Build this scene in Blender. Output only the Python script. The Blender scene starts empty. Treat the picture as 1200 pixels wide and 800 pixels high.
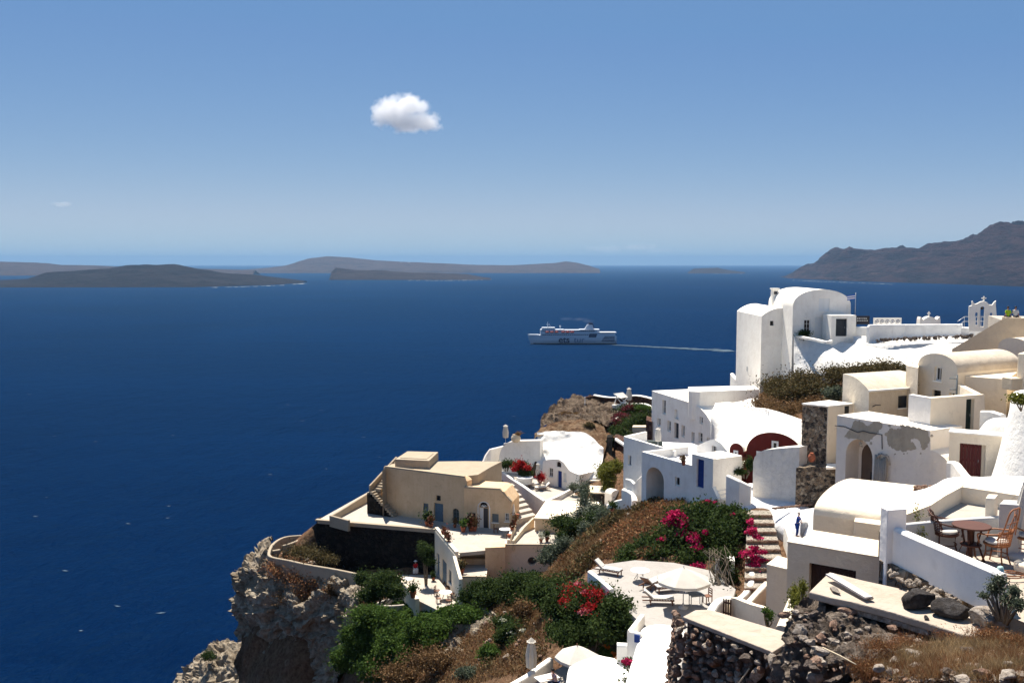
import bpy, bmesh, math, random
import numpy as np
from mathutils import Vector, Matrix
from mathutils.geometry import tessellate_polygon, delaunay_2d_cdt
from mathutils.bvhtree import BVHTree
S = bpy.context.scene
COL = S.collection
R = math.radians
F = 1105.0                      # focal length in photo pixels (photo 1200 wide)
TH = R(4.76)                    # camera pitch below the horizon
CT, ST = math.cos(TH), math.sin(TH)
SEA = -130.0                    # the camera stands at the origin, 130 m above the sea

def ray(px, py):
    u = (px-600)/F; v = (400-py)/F
    return Vector((u, CT+v*ST, -ST+v*CT))
def at(px, py, Y):
    r = ray(px, py); return r*(Y/r.y)
def az(px, py, z):
    r = ray(px, py); return r*(z/r.z)
def xy(p): return Vector((p[0], p[1]))

# ------------------------------------------------------------------ materials
MATS = {}
def mat(name, col=(.5,.5,.5), rough=.85, spec=.3, metal=0.0):
    m = bpy.data.materials.new(name); m.use_nodes = True
    b = m.node_tree.nodes['Principled BSDF']
    b.inputs['Base Color'].default_value = (*col, 1)
    b.inputs['Roughness'].default_value = rough
    b.inputs['Specular IOR Level'].default_value = spec
    b.inputs['Metallic'].default_value = metal
    MATS[name] = m
    return m
class NT:
    def __init__(s, m): s.m = m; s.t = m.node_tree; s.n = s.t.nodes; s.l = s.t.links; s.b = s.n['Principled BSDF']
    def node(s, typ, **kw):
        n = s.n.new(typ)
        for k, v in kw.items(): setattr(n, k, v)
        return n
    def link(s, a, b): s.l.new(a, b)
    def coords(s, mode='Object'):
        if mode == 'Position': return s.node('ShaderNodeNewGeometry').outputs['Position']
        return s.node('ShaderNodeTexCoord').outputs[mode]
    def noise(s, co, scale, detail=4, rough=.6, dist=0.0):
        n = s.node('ShaderNodeTexNoise'); n.inputs['Scale'].default_value = scale
        n.inputs['Detail'].default_value = detail; n.inputs['Roughness'].default_value = rough
        n.inputs['Distortion'].default_value = dist
        s.link(co, n.inputs['Vector']); return n.outputs['Fac']
    def ramp(s, fac, stops, interp='LINEAR'):
        r = s.node('ShaderNodeValToRGB'); r.color_ramp.interpolation = interp
        e = r.color_ramp.elements
        while len(e) < len(stops): e.new(.5)
        for i, (p, c) in enumerate(stops):
            e[i].position = p; e[i].color = (*c, 1) if len(c) == 3 else c
        s.link(fac, r.inputs['Fac']); return r.outputs['Color']
    def mix(s, fac, a, b, mode='MIX'):
        n = s.node('ShaderNodeMix', data_type='RGBA', blend_type=mode)
        for sock, v in ((n.inputs[0], fac), (n.inputs[6], a), (n.inputs[7], b)):
            if isinstance(v, (int, float)): sock.default_value = v
            elif isinstance(v, tuple): sock.default_value = (*v, 1)
            else: s.link(v, sock)
        return n.outputs[2]
    def math(s, op, a, b=0.0):
        n = s.node('ShaderNodeMath', operation=op)
        for sock, v in ((n.inputs[0], a), (n.inputs[1], b)):
            if isinstance(v, (int, float)): sock.default_value = v
            else: s.link(v, sock)
        return n.outputs[0]
    def bump(s, h, strength=.3, dist=.05, prev=None):
        n = s.node('ShaderNodeBump'); n.inputs['Strength'].default_value = strength
        n.inputs['Distance'].default_value = dist; s.link(h, n.inputs['Height'])
        if prev: s.link(prev, n.inputs['Normal'])
        return n.outputs['Normal']
    def color(s, c): s.link(c, s.b.inputs['Base Color'])
    def normal(s, c): s.link(c, s.b.inputs['Normal'])

def plaster(name, col, stain=(.62,.56,.47), amount=.35, bump=.35, scale=.6, patch=None):
    """lime-washed render: broad tone drift, rain streaks, brush lumps"""
    m = mat(name, col, .9, .15); t = NT(m); co = t.coords('Position')
    a = t.noise(co, scale, 6, .65)
    fac = t.ramp(a, [(.42, (0,0,0)), (.72, (1,1,1))])
    sep = t.node('ShaderNodeMapping'); sep.inputs['Scale'].default_value = (3.2, 3.2, .35); t.link(co, sep.inputs['Vector'])
    st = t.ramp(t.noise(sep.outputs[0], 1.0, 5, .7), [(.5, (0,0,0)), (.8, (1,1,1))])
    f2 = t.math('MULTIPLY', t.math('ADD', t.math('MULTIPLY', fac, .6), t.math('MULTIPLY', st, .5)), amount)
    c = t.mix(f2, col, stain)
    vd = t.node('ShaderNodeTexVoronoi', feature='DISTANCE_TO_EDGE'); vd.inputs['Scale'].default_value = .55      # hairline cracks, here and there
    wv = t.node('ShaderNodeTexNoise'); wv.inputs['Scale'].default_value = 1.3; wv.inputs['Detail'].default_value = 5; t.link(co, wv.inputs['Vector'])
    wa = t.node('ShaderNodeVectorMath', operation='MULTIPLY_ADD'); wa.inputs[1].default_value = (.9,.9,.9); t.link(wv.outputs['Color'], wa.inputs[0]); t.link(co, wa.inputs[2]); t.link(wa.outputs[0], vd.inputs['Vector'])
    ck = t.math('MULTIPLY', t.math('LESS_THAN', vd.outputs['Distance'], .006), t.ramp(t.noise(co, .45, 4), [(.56, (0,0,0)), (.64, (1,1,1))]))
    c = t.mix(t.math('MULTIPLY', ck, min(.3, amount*.5)), c, tuple(q*.45 for q in stain))
    blot = t.ramp(t.noise(co, 1.7, 7, .72, .5), [(.56, (0,0,0)), (.66, (1,1,1))])
    c = t.mix(t.math('MULTIPLY', blot, amount*.4), c, tuple(q*.8 for q in stain))
    if patch:   # bare render where the wash has flaked away
        pm = t.ramp(t.noise(co, patch[1], 5, .55, .4), [(patch[2], (0,0,0)), (patch[2]+.02, (1,1,1))])
        c = t.mix(pm, c, patch[0])
    t.color(c)
    n1 = t.bump(t.noise(co, 2.2, 4, .6), bump, .12)
    n2 = t.bump(t.noise(co, 18, 4, .7), bump*.7, .02, n1)
    t.normal(n2)
    return m
def rubble(name, cols, scale=2.6, mortar=(.16,.13,.1), bump=1.0, edge=.06):
    """dry-stone facing: voronoi stones, each with its own tone"""
    m = mat(name, cols[0], .95, .1); t = NT(m); co = t.coords('Position')
    w = t.node('ShaderNodeMixRGB'); 
    nn = t.node('ShaderNodeTexNoise'); nn.inputs['Scale'].default_value = scale*1.2; t.link(co, nn.inputs['Vector'])
    add = t.node('ShaderNodeVectorMath', operation='MULTIPLY_ADD'); add.inputs[1].default_value = (.28/scale*2,)*3
    t.link(nn.outputs['Color'], add.inputs[0]); t.link(co, add.inputs[2])
    v = t.node('ShaderNodeTexVoronoi'); v.inputs['Scale'].default_value = scale; t.link(add.outputs[0], v.inputs['Vector'])
    e = t.node('ShaderNodeTexVoronoi', feature='DISTANCE_TO_EDGE'); e.inputs['Scale'].default_value = scale; t.link(add.outputs[0], e.inputs['Vector'])
    sp = t.node('ShaderNodeSeparateColor'); t.link(v.outputs['Color'], sp.inputs[0])
    n = len(cols)
    c = t.ramp(sp.outputs[0], [((i+.5)/n, c_) for i, c_ in enumerate(cols)], 'CONSTANT')
    c = t.mix(t.noise(co, 9, 4), c, t.mix(1.0, c, (.55,.55,.55), 'MULTIPLY'))
    em = t.ramp(e.outputs['Distance'], [(0, (1,1,1)), (edge, (0,0,0))])
    c = t.mix(em, c, mortar); t.color(c)
    h = t.ramp(e.outputs['Distance'], [(0, (0,0,0)), (edge*3, (1,1,1))])
    t.normal(t.bump(t.noise(co, 11, 5, .7), .5, .05, t.bump(h, bump, .15)))
    return m
def rocky(name, cols, scale=.35, bump=1.0, fine=3.0):
    m = mat(name, cols[0], .95, .08); t = NT(m); co = t.coords('Position')
    n = len(cols)
    c = t.ramp(t.noise(co, scale, 8, .68, .3), [(.3+.4*i/(n-1), c_) for i, c_ in enumerate(cols)])
    c = t.mix(t.ramp(t.noise(co, fine, 6, .7), [(.38, (1,1,1)), (.6, (0,0,0))]), c, t.mix(1.0, c, (.5,.46,.42), 'MULTIPLY'))
    t.color(c)
    t.normal(t.bump(t.noise(co, fine*2, 6, .75), bump*.8, .08, t.bump(t.noise(co, scale*2.5, 8, .7), bump, .5)))
    return m
def leafy(name, cols, rough=.6, trans=.38):
    m = mat(name, cols[0], rough, .12); t = NT(m)
    g = t.node('ShaderNodeNewGeometry'); n = len(cols)
    c = t.ramp(g.outputs['Random Per Island'], [(i/(n-1), c_) for i, c_ in enumerate(cols)])
    big = t.noise(g.outputs['Position'], .9, 3)
    c = t.mix(t.ramp(big, [(.35, (0,0,0)), (.65, (1,1,1))]), t.mix(1.0, c, (.7,.72,.7), 'MULTIPLY'), c)
    t.color(c)
    if trans:
        tr = t.node('ShaderNodeBsdfTranslucent'); t.link(c, tr.inputs['Color'])
        ms = t.node('ShaderNodeMixShader'); ms.inputs[0].default_value = trans
        out = t.n['Material Output']; t.link(t.b.outputs[0], ms.inputs[1]); t.link(tr.outputs[0], ms.inputs[2]); t.link(ms.outputs[0], out.inputs['Surface'])
    return m
def wood(name, col, rough=.6):
    m = mat(name, col, rough, .3); t = NT(m); co = t.coords('Object')
    mp = t.node('ShaderNodeMapping'); mp.inputs['Scale'].default_value = (2, 2, 14); t.link(co, mp.inputs['Vector'])
    n = t.noise(mp.outputs[0], 3, 5, .6)
    t.color(t.mix(n, tuple(c*.6 for c in col), tuple(min(1, c*1.35) for c in col)))
    t.normal(t.bump(n, .2, .01)); return m

WHITE = plaster('lime_white', (.86,.85,.83), (.60,.56,.50), .35, .35)
WHITE2 = plaster('lime_white_fresh', (.91,.875,.80), (.60,.53,.44), .5, .35)
WHITE3 = plaster('lime_white_rough', (.80,.79,.76), (.52,.49,.46), .5, .55, 1.1)
WSLOPE = plaster('whitewashed_rock', (.74,.725,.69), (.48,.43,.37), .6, .8, .5)
CREAM = plaster('cream_wash', (.82,.72,.57), (.60,.50,.37), .5, .4)
CREAMD = plaster('aged_cream_wash', (.66,.55,.40), (.46,.36,.24), .6, .6, .8)
ROOFT = plaster('weathered_roof_skin', (.56,.49,.40), (.40,.32,.23), .75, .5, 1.3)
TAN = plaster('ochre_render', (.70,.51,.32), (.52,.33,.17), .8, .5, .5)
TANR = plaster('pale_cement_roof', (.36,.30,.225), (.27,.215,.15), .6, .5, .9)
GREYW = plaster('grey_cement_wash', (.78,.665,.51), (.62,.51,.38), .5, .5)
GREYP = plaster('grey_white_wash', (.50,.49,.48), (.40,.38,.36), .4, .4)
FLAKE = plaster('white_wall_with_flaked_render', (.82,.755,.67), (.60,.53,.44), .5, .6)
BARE = plaster('bare_grey_render', (.46,.40,.31), (.33,.28,.21), .9, .9, 1.6)
MAROON = plaster('dark_red_wash', (.13,.022,.018), (.08,.018,.014), .6, .4)
PAVE = plaster('pale_terrace_screed', (.42,.38,.33), (.30,.26,.22), .7, .5, 1.2)
PAVEW = plaster('white_painted_paving', (.70,.70,.72), (.48,.48,.50), .7, .9, 1.4)
PAVEG = plaster('grey_terrace_paving', (.34,.32,.30), (.25,.23,.21), .7, .4, 1.2)
STONE_D = rubble('shaded_lava_stonework', [(.018,.016,.015),(.028,.024,.02),(.04,.033,.028),(.022,.02,.02)], 3.2, (.012,.011,.01), .8)  # dark stone, with the retaining wall's shade added into the colour
STONE_M = rubble('mixed_stonework', [(.34,.27,.20),(.14,.115,.09),(.46,.39,.30),(.24,.18,.13),(.07,.06,.055),(.38,.29,.20)], 4.2, (.40,.34,.27), .9, .05)
STONE_R = rubble('red_lava_stonework', [(.13,.06,.045),(.19,.1,.07),(.08,.045,.04),(.25,.17,.12)], 3.5, (.10,.07,.055), .9)
COBBLE = rubble('cobbled_steps', [(.42,.37,.31),(.30,.26,.22),(.5,.44,.37),(.24,.2,.17)], 7.0, (.52,.47,.40), .6, .08)
ROCK = rocky('pale_tuff_cliff', [(.17,.135,.10),(.29,.24,.18),(.38,.33,.26),(.22,.17,.125)], .3, 1.0, 1.6)
ROCK2 = rocky('brown_volcanic_rock', [(.06,.045,.036),(.12,.085,.062),(.20,.155,.115),(.09,.06,.045)], .6, 1.0, 2.6)
SOIL = rocky('dry_reddish_soil', [(.15,.085,.05),(.22,.14,.08),(.28,.2,.13),(.17,.1,.06)], .5, .8, 3.0)
BOULD = rocky('dark_grey_boulder', [(.045,.042,.043),(.07,.065,.065),(.10,.095,.09)], 2.0, .5, 9)
BOULDP = rocky('pale_grey_boulder', [(.30,.27,.24),(.40,.36,.32),(.34,.28,.24)], 2.0, .5, 9)
STN_RED = rocky('reddish_field_stone', [(.21,.12,.09),(.35,.235,.18),(.46,.35,.27)], 2.2, .6, 8)
STN_PALE = rocky('pale_field_stone', [(.36,.30,.25),(.5,.44,.38),(.30,.25,.21)], 2.2, .6, 8)
STN_DARK = rocky('dark_field_stone', [(.085,.07,.065),(.16,.13,.115),(.26,.215,.185)], 2.2, .6, 8)
SLAB = plaster('sunbleached_cement_slab', (.42,.36,.30), (.31,.25,.19), .8, .6, 1.2)
DARKGL = mat('dark_window_glass', (.012,.014,.018), .12, .5)
BLUE = wood('cobalt_blue_paint', (.012,.045,.22), .5)
BLUEG = wood('faded_blue_paint', (.10,.16,.22), .7)
GREYSH = wood('grey_shutter_paint', (.17,.19,.20), .8)
NAVY = wood('dark_slate_door_paint', (.022,.03,.04), .6)
REDDOOR = wood('dark_red_door_paint', (.09,.012,.012), .6)
BROWND = wood('dark_brown_door_paint', (.035,.014,.012), .6)
WPAINT = mat('white_gloss_paint', (.78,.78,.76), .5, .4)
WOODB = wood('teak_brown', (.16,.065,.035), .55)
WOODD = wood('dark_wood', (.05,.02,.014), .6)
RATTAN = wood('rattan_cane', (.30,.115,.045), .5)
WICKD = wood('dark_wicker', (.085,.03,.018), .6)
CUSH = mat('white_canvas', (.60,.58,.54), .9, .1)
CANVAS = mat('off_white_parasol_canvas', (.52,.49,.44), .95, .1)
CANVG = mat('greyish_parasol_canvas', (.52,.48,.42), .95, .1)
METAL = mat('galvanised_metal', (.45,.46,.48), .4, .5, .6)
DARKM = mat('dark_iron', (.03,.03,.035), .5, .5)
TERRA = plaster('terracotta', (.30,.10,.055), (.2,.08,.05), .4, .2)
LEAF_G = leafy('fresh_green_leaf', [(.036,.075,.014),(.062,.118,.022),(.105,.165,.035),(.044,.085,.018)], .85)
LEAF_D = leafy('dark_green_leaf', [(.022,.042,.012),(.040,.068,.018),(.07,.10,.028),(.028,.050,.015)], .85, .36)
LEAF_GREY = leafy('greyish_leaf', [(.05,.07,.045),(.10,.125,.085),(.16,.18,.13)])
LEAF_Y = leafy('yellow_green_leaf', [(.12,.13,.02),(.19,.19,.035),(.08,.09,.02)])
BRUSH_B = leafy('dry_brown_brush', [(.13,.075,.035),(.20,.125,.06),(.16,.085,.04),(.24,.16,.085)], .9, .2)
BRUSH_O = leafy('olive_brown_brush', [(.06,.055,.02),(.11,.09,.04),(.16,.12,.055),(.07,.045,.02)], .9, .2)
GRASS_R = leafy('russet_dry_grass', [(.16,.055,.025),(.28,.12,.055),(.36,.22,.11),(.12,.04,.02)], .9, .25)
GRASS_P = leafy('straw_dry_grass', [(.30,.20,.10),(.42,.31,.18),(.22,.13,.06)], .9, .25)
MAGENTA = leafy('magenta_bract', [(.42,.008,.07),(.60,.02,.13),(.33,.01,.06),(.7,.05,.2)], .7, .3)
REDFL = leafy('red_blossom', [(.35,.012,.015),(.5,.03,.03),(.25,.01,.012)], .7, .3)
PINKFL = leafy('pink_blossom', [(.55,.12,.16),(.65,.25,.27),(.45,.05,.09)], .7, .3)
WHITEFL = leafy('white_blossom', [(.75,.73,.62),(.7,.7,.6),(.6,.6,.45)], .7, .3)
ORANGEFL = leafy('orange_blossom', [(.7,.2,.02),(.6,.12,.01)], .7, .3)
BARK = mat('grey_bark', (.16,.13,.10), .9, .1)
SKIN = mat('tanned_skin', (.42,.23,.15), .6, .3)
HAIRD = mat('dark_hair', (.02,.014,.01), .6, .3)
HAIRW = mat('grey_hair', (.55,.50,.44), .7, .3)
def cloth(name, c): 
    m = mat(name, c, .95, .05); t = NT(m); t.normal(t.bump(t.noise(t.coords('Object'), 14, 3), .3, .02)); return m
C_LIME = cloth('lime_green_cotton', (.38,.55,.03)); C_WHITE = cloth('white_cotton', (.72,.70,.68)); C_BLUE = cloth('deep_blue_cotton', (.015,.05,.25))
C_RED = cloth('red_cotton', (.35,.015,.02)); C_PINK = cloth('pale_pink_cotton', (.62,.42,.42)); C_DARK = cloth('dark_navy_denim', (.02,.025,.045)); C_GREY = cloth('pale_grey_cotton', (.40,.39,.38))

# ------------------------------------------------------------------ objects
def put(o, name=None):
    COL.objects.link(o); return o
def tag(o, label=None, cat=None, group=None, kind=None):
    if label: o['label'] = label
    if cat: o['category'] = cat
    if group: o['group'] = group
    if kind: o['kind'] = kind
    return o
def thing(name, label, cat, loc=(0,0,0), group=None, rz=0.0):
    o = bpy.data.objects.new(name, None); put(o)
    o.empty_display_size = .2
    o.location = loc; o.rotation_euler = (0, 0, rz)
    return tag(o, label, cat, group)
def parent(o, p, local=False):
    o.parent = p
    if not local:
        # all ancestors here are pure translations: bring the world-space mesh back
        t = Vector((0,0,0)); q = p
        while q is not None:
            t += q.location if q.type == 'EMPTY' else Vector((0,0,0)); q = q.parent
        o.matrix_parent_inverse = Matrix.Translation(-t)
class MB:
    def __init__(s): s.v = []; s.f = []; s.sm = []
    def add(s, vs, fs, smooth=False):
        n = len(s.v); s.v += [tuple(v) for v in vs]
        for f in fs: s.f.append([n+i for i in f]); s.sm.append(smooth)
        return s
    def box(s, c, d, rz=0.0, taper=0.0):
        """box centred on c (x, y, z of its BASE), size d, turned rz"""
        ca, sa = math.cos(rz), math.sin(rz); vs = []
        for k in (0, 1):
            t = 1-taper*k
            for i, j in ((-1,-1),(1,-1),(1,1),(-1,1)):
                x, y = i*d[0]/2*t, j*d[1]/2*t
                vs.append((c[0]+x*ca-y*sa, c[1]+x*sa+y*ca, c[2]+k*d[2]))
        return s.add(vs, [(0,3,2,1),(4,5,6,7),(0,1,5,4),(1,2,6,5),(2,3,7,6),(3,0,4,7)])
    def bar(s, a, b, w, h=None):
        """square bar from a to b"""
        a, b = Vector(a), Vector(b); h = h or w; d = (b-a).normalized()
        u = d.cross(Vector((0,0,1)))
        if u.length < .01: u = Vector((1,0,0))
        u.normalize(); n = u.cross(d).normalized()
        vs = [p+u*(i*w/2)+n*(j*h/2) for p in (a, b) for i, j in ((-1,-1),(1,-1),(1,1),(-1,1))]
        return s.add(vs, [(0,3,2,1),(4,5,6,7),(0,1,5,4),(1,2,6,5),(2,3,7,6),(3,0,4,7)])
    def tube(s, pts, r, seg=6, closed=False):
        pts = [Vector(p) for p in pts]; n = len(pts); rr = r if isinstance(r, (list, tuple)) else [r]*n
        vs = []; up = Vector((0,0,1))
        for i, p in enumerate(pts):
            a = pts[(i-1) % n] if (closed or i > 0) else p; b = pts[(i+1) % n] if (closed or i < n-1) else p
            d = (b-a).normalized() if (b-a).length > 1e-9 else Vector((0,0,1))
            u = d.cross(up)
            if u.length < .15: u = d.cross(Vector((1,0,0)))
            u.normalize(); w = d.cross(u)
            for k in range(seg):
                an = 2*math.pi*k/seg; vs.append(p+(u*math.cos(an)+w*math.sin(an))*rr[i])
        fs = []
        for i in range(n if closed else n-1):
            j = (i+1) % n
            for k in range(seg): fs.append((i*seg+k, i*seg+(k+1) % seg, j*seg+(k+1) % seg, j*seg+k))
        if not closed: fs += [tuple(range(seg))[::-1], tuple((n-1)*seg+k for k in range(seg))]
        return s.add(vs, fs, True)
    def lathe(s, c, prof, seg=16, a0=0.0, a1=2*math.pi, smooth=True):
        """prof: (radius, z) pairs from bottom to top"""
        full = abs(a1-a0-2*math.pi) < 1e-6; m = seg if full else seg+1; vs = []; fs = []
        for r_, z in prof:
            for k in range(m):
                a = a0+(a1-a0)*k/seg; vs.append((c[0]+r_*math.cos(a), c[1]+r_*math.sin(a), c[2]+z))
        for i in range(len(prof)-1):
            for k in range(seg):
                k2 = (k+1) % m; fs.append((i*m+k, i*m+k2, (i+1)*m+k2, (i+1)*m+k))
        s.add(vs, fs, smooth)
        if prof[-1][0] > 1e-4: s.add([vs[(len(prof)-1)*m+k] for k in range(m)], [tuple(range(m))])
        if prof[0][0] > 1e-4: s.add([vs[k] for k in range(m)], [tuple(range(m))[::-1]])
        return s
    def prism(s, top, zb):
        """top: 3-D outline seen from above, dropped straight down to zb (number or list)"""
        n = len(top); zz = zb if isinstance(zb, (list, tuple)) else [zb]*n
        vs = [tuple(p) for p in top]+[(p[0], p[1], z) for p, z in zip(top, zz)]
        return s.add(vs, [tuple(range(n)), tuple(range(2*n-1, n-1, -1))]+[(i, n+i, n+(i+1) % n, (i+1) % n) for i in range(n)])
    def build(s, name, m, par=None, local=False, bevel=0.0, label=None, smooth=False):
        me = bpy.data.meshes.new(name); me.from_pydata(s.v, [], s.f)
        for p, k in zip(me.polygons, s.sm): p.use_smooth = k or smooth
        bm = bmesh.new(); bm.from_mesh(me); bmesh.ops.recalc_face_normals(bm, faces=bm.faces); bm.to_mesh(me); bm.free()
        me.materials.append(m); o = bpy.data.objects.new(name, me); put(o)
        if par: parent(o, par, local)
        if bevel:
            b = o.modifiers.new('soft_edges', 'BEVEL'); b.width = bevel; b.segments = 2; b.limit_method = 'ANGLE'; b.angle_limit = R(40)
        if label: o['label'] = label
        return o

class Wall:
    """a vertical plane through two ground points; s runs from A to B, z is height"""
    def __init__(s, A, B):
        s.A, s.B = xy(A), xy(B); s.L = (s.B-s.A).length; s.d = (s.B-s.A)/s.L
        n = Vector((s.d.y, -s.d.x)); mid = (s.A+s.B)/2
        s.n = n if n.dot(-mid) > 0 else -n           # outward = towards the viewer's side
    def sz(s, px, py):
        r = ray(px, py); r2 = xy(r)
        t = s.A.dot(s.n)/r2.dot(s.n); p = r*t
        return ((xy(p)-s.A).dot(s.d), p.z)
    def pt(s, a, z, out=0.0):
        p = s.A+s.d*a+s.n*out; return Vector((p.x, p.y, z))
    def rect(s, x0, y0, x1, y1):
        ym, xm = (y0+y1)/2, (x0+x1)/2
        a0, a1 = s.sz(x0, ym)[0], s.sz(x1, ym)[0]; z0, z1 = s.sz(xm, y1)[1], s.sz(xm, y0)[1]
        return (a0, z0, a1, z1)
def rpoly(r): return [(r[0], r[1]), (r[2], r[1]), (r[2], r[3]), (r[0], r[3])]
def apoly(r, rise=None, n=10):
    """rectangle whose head is an arch of the given rise"""
    a0, z0, a1, z1 = r; h = (a1-a0)/2; rise = rise or h; c = (a0+a1)/2
    return [(a0, z0), (a1, z0)]+[(c+h*math.cos(math.pi*k/n), z1-rise+rise*math.sin(math.pi*k/n)) for k in range(n+1)]
def arc(a0, a1, zs, za, n=20, p=1.0):
    """open arch line from a1 side back to a0 (for a profile going counter-clockwise)"""
    c, h = (a0+a1)/2, (a1-a0)/2
    return [(c+h*math.cos(math.pi*k/n), zs+(za-zs)*math.sin(math.pi*k/n)**p) for k in range(n+1)]
def panel(mb, w, outline, holes, out=0.0, smooth=False):
    polys = [[Vector((a, z, 0)) for a, z in outline]]+[[Vector((a, z, 0)) for a, z in h] for h in holes]
    tris = tessellate_polygon(polys); flat = [q for p in polys for q in p]
    mb.add([w.pt(q.x, q.y, out) for q in flat], tris, smooth)
def solid(w, prof, holes=(), depth=4.0, reveal=.25, roof_from=None, dv=None, through=False):
    """extrude a profile with openings backwards; returns (walls, roof) builders.
    roof_from: profile edges whose index is in this set go to the roof mesh"""
    wall, roof = MB(), MB(); roof_from = roof_from or set()
    dv = dv if dv is not None else (-w.n*depth)
    D = Vector((dv[0], dv[1], 0))
    holes = list(holes); hp = [h[0] if isinstance(h, tuple) and isinstance(h[0], list) else h for h in holes]
    hr = [h[1] if isinstance(h, tuple) and isinstance(h[0], list) else reveal for h in holes]
    panel(wall, w, prof, hp)
    fr = [w.pt(a, z) for a, z in prof]; n = len(fr)
    if through:
        n0 = len(wall.v); panel(wall, w, prof, hp, -abs(D.xy.dot(w.n)))
    else: wall.add([p+D for p in fr], [tuple(range(n))])
    for i in range(n):
        j = (i+1) % n; t = roof if i in roof_from else wall
        t.add([fr[i], fr[j], fr[j]+D, fr[i]+D], [(0,1,2,3)], i in roof_from)
    for h, rv in zip(hp, hr):
        rv = abs(D.xy.dot(w.n)) if through else rv
        m = len(h); a = [w.pt(*q) for q in h]; b = [w.pt(*q, -rv) for q in h]
        wall.add(a+b, [(i, (i+1) % m, m+(i+1) % m, m+i) for i in range(m)])
        if not through: wall.add(b, [tuple(range(m))])
    return wall, roof
def weld(o):
    bm = bmesh.new(); bm.from_mesh(o.data); bmesh.ops.remove_doubles(bm, verts=bm.verts, dist=1e-4); bmesh.ops.recalc_face_normals(bm, faces=bm.faces); bm.to_mesh(o.data); bm.free(); return o
def window(par, w, r, fm=None, pm=None, reveal=.18, fw=.07, bars=(1, 1), arch=None, sill=True, proud=0.0, name='window'):
    """frame (part) > pane, sill (sub-parts)"""
    fm = fm or WPAINT; pm = pm or DARKGL; a0, z0, a1, z1 = r; out = -reveal+.05+proud
    m = MB()
    def rect_bar(b0, c0, b1, c1, o0=out-.02, o1=out+.03):
        vs = [w.pt(a, z, o) for o in (o0, o1) for a, z in ((b0,c0),(b1,c0),(b1,c1),(b0,c1))]
        m.add(vs, [(0,3,2,1),(4,5,6,7),(0,1,5,4),(1,2,6,5),(2,3,7,6),(3,0,4,7)])
    rect_bar(a0, z0, a0+fw, z1); rect_bar(a1-fw, z0, a1, z1); rect_bar(a0+fw, z0, a1-fw, z0+fw)
    if not arch: rect_bar(a0+fw, z1-fw, a1-fw, z1)
    for k in range(1, bars[0]+1): x = a0+(a1-a0)*k/(bars[0]+1); rect_bar(x-.02, z0+fw, x+.02, z1-fw)
    for k in range(1, bars[1]+1): z = z0+(z1-z0)*k/(bars[1]+1); rect_bar(a0+fw, z-.015, a1-fw, z+.015, out-.018, out+.02)
    o = m.build(name, fm, par)
    p = MB(); panel(p, w, apoly(r, arch) if arch else rpoly(r), [], out-.03); q = p.build('pane', pm); q.parent = o; q.matrix_parent_inverse = Matrix.Identity(4)
    if sill:
        sl = MB(); vs = [w.pt(a, z, oo) for oo in (-.02, .07) for a, z in ((a0-.08, z0-.09), (a1+.08, z0-.09), (a1+.08, z0-.005), (a0-.08, z0-.005))]
        sl.add(vs, [(0,3,2,1),(4,5,6,7),(0,1,5,4),(1,2,6,5),(2,3,7,6),(3,0,4,7)]); q = sl.build('sill', WHITE2); q.parent = o; q.matrix_parent_inverse = Matrix.Identity(4)
    return o
def door(par, w, r, dm, reveal=.2, leaves=1, name='door', planks=4, handle=True):
    a0, z0, a1, z1 = r; out = -reveal+.03; m = MB(); n = planks*leaves; g = .012
    for k in range(n):
        x0 = a0+(a1-a0)*k/n+g/2; x1 = a0+(a1-a0)*(k+1)/n-g/2
        vs = [w.pt(a, z, o) for o in (out-.02, out+.02) for a, z in ((x0,z0),(x1,z0),(x1,z1),(x0,z1))]
        m.add(vs, [(0,3,2,1),(4,5,6,7),(0,1,5,4),(1,2,6,5),(2,3,7,6),(3,0,4,7)])
    for z in (z0+.1*(z1-z0), z0+.5*(z1-z0), z0+.9*(z1-z0)):
        vs = [w.pt(a, zz, o) for o in (out+.015, out+.04) for a, zz in ((a0+.03,z-.05),(a1-.03,z-.05),(a1-.03,z+.05),(a0+.03,z+.05))]
        m.add(vs, [(0,3,2,1),(4,5,6,7),(0,1,5,4),(1,2,6,5),(2,3,7,6),(3,0,4,7)])
    o = m.build(name, dm, par)
    if handle:
        h = MB(); p = w.pt(a0+(a1-a0)*.86, z0+(z1-z0)*.46, out+.05); h.tube([p, p+Vector((0,0,.14))], .02, 6)
        q = h.build('handle', METAL); q.parent = o; q.matrix_parent_inverse = Matrix.Identity(4)
    return o
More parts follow.
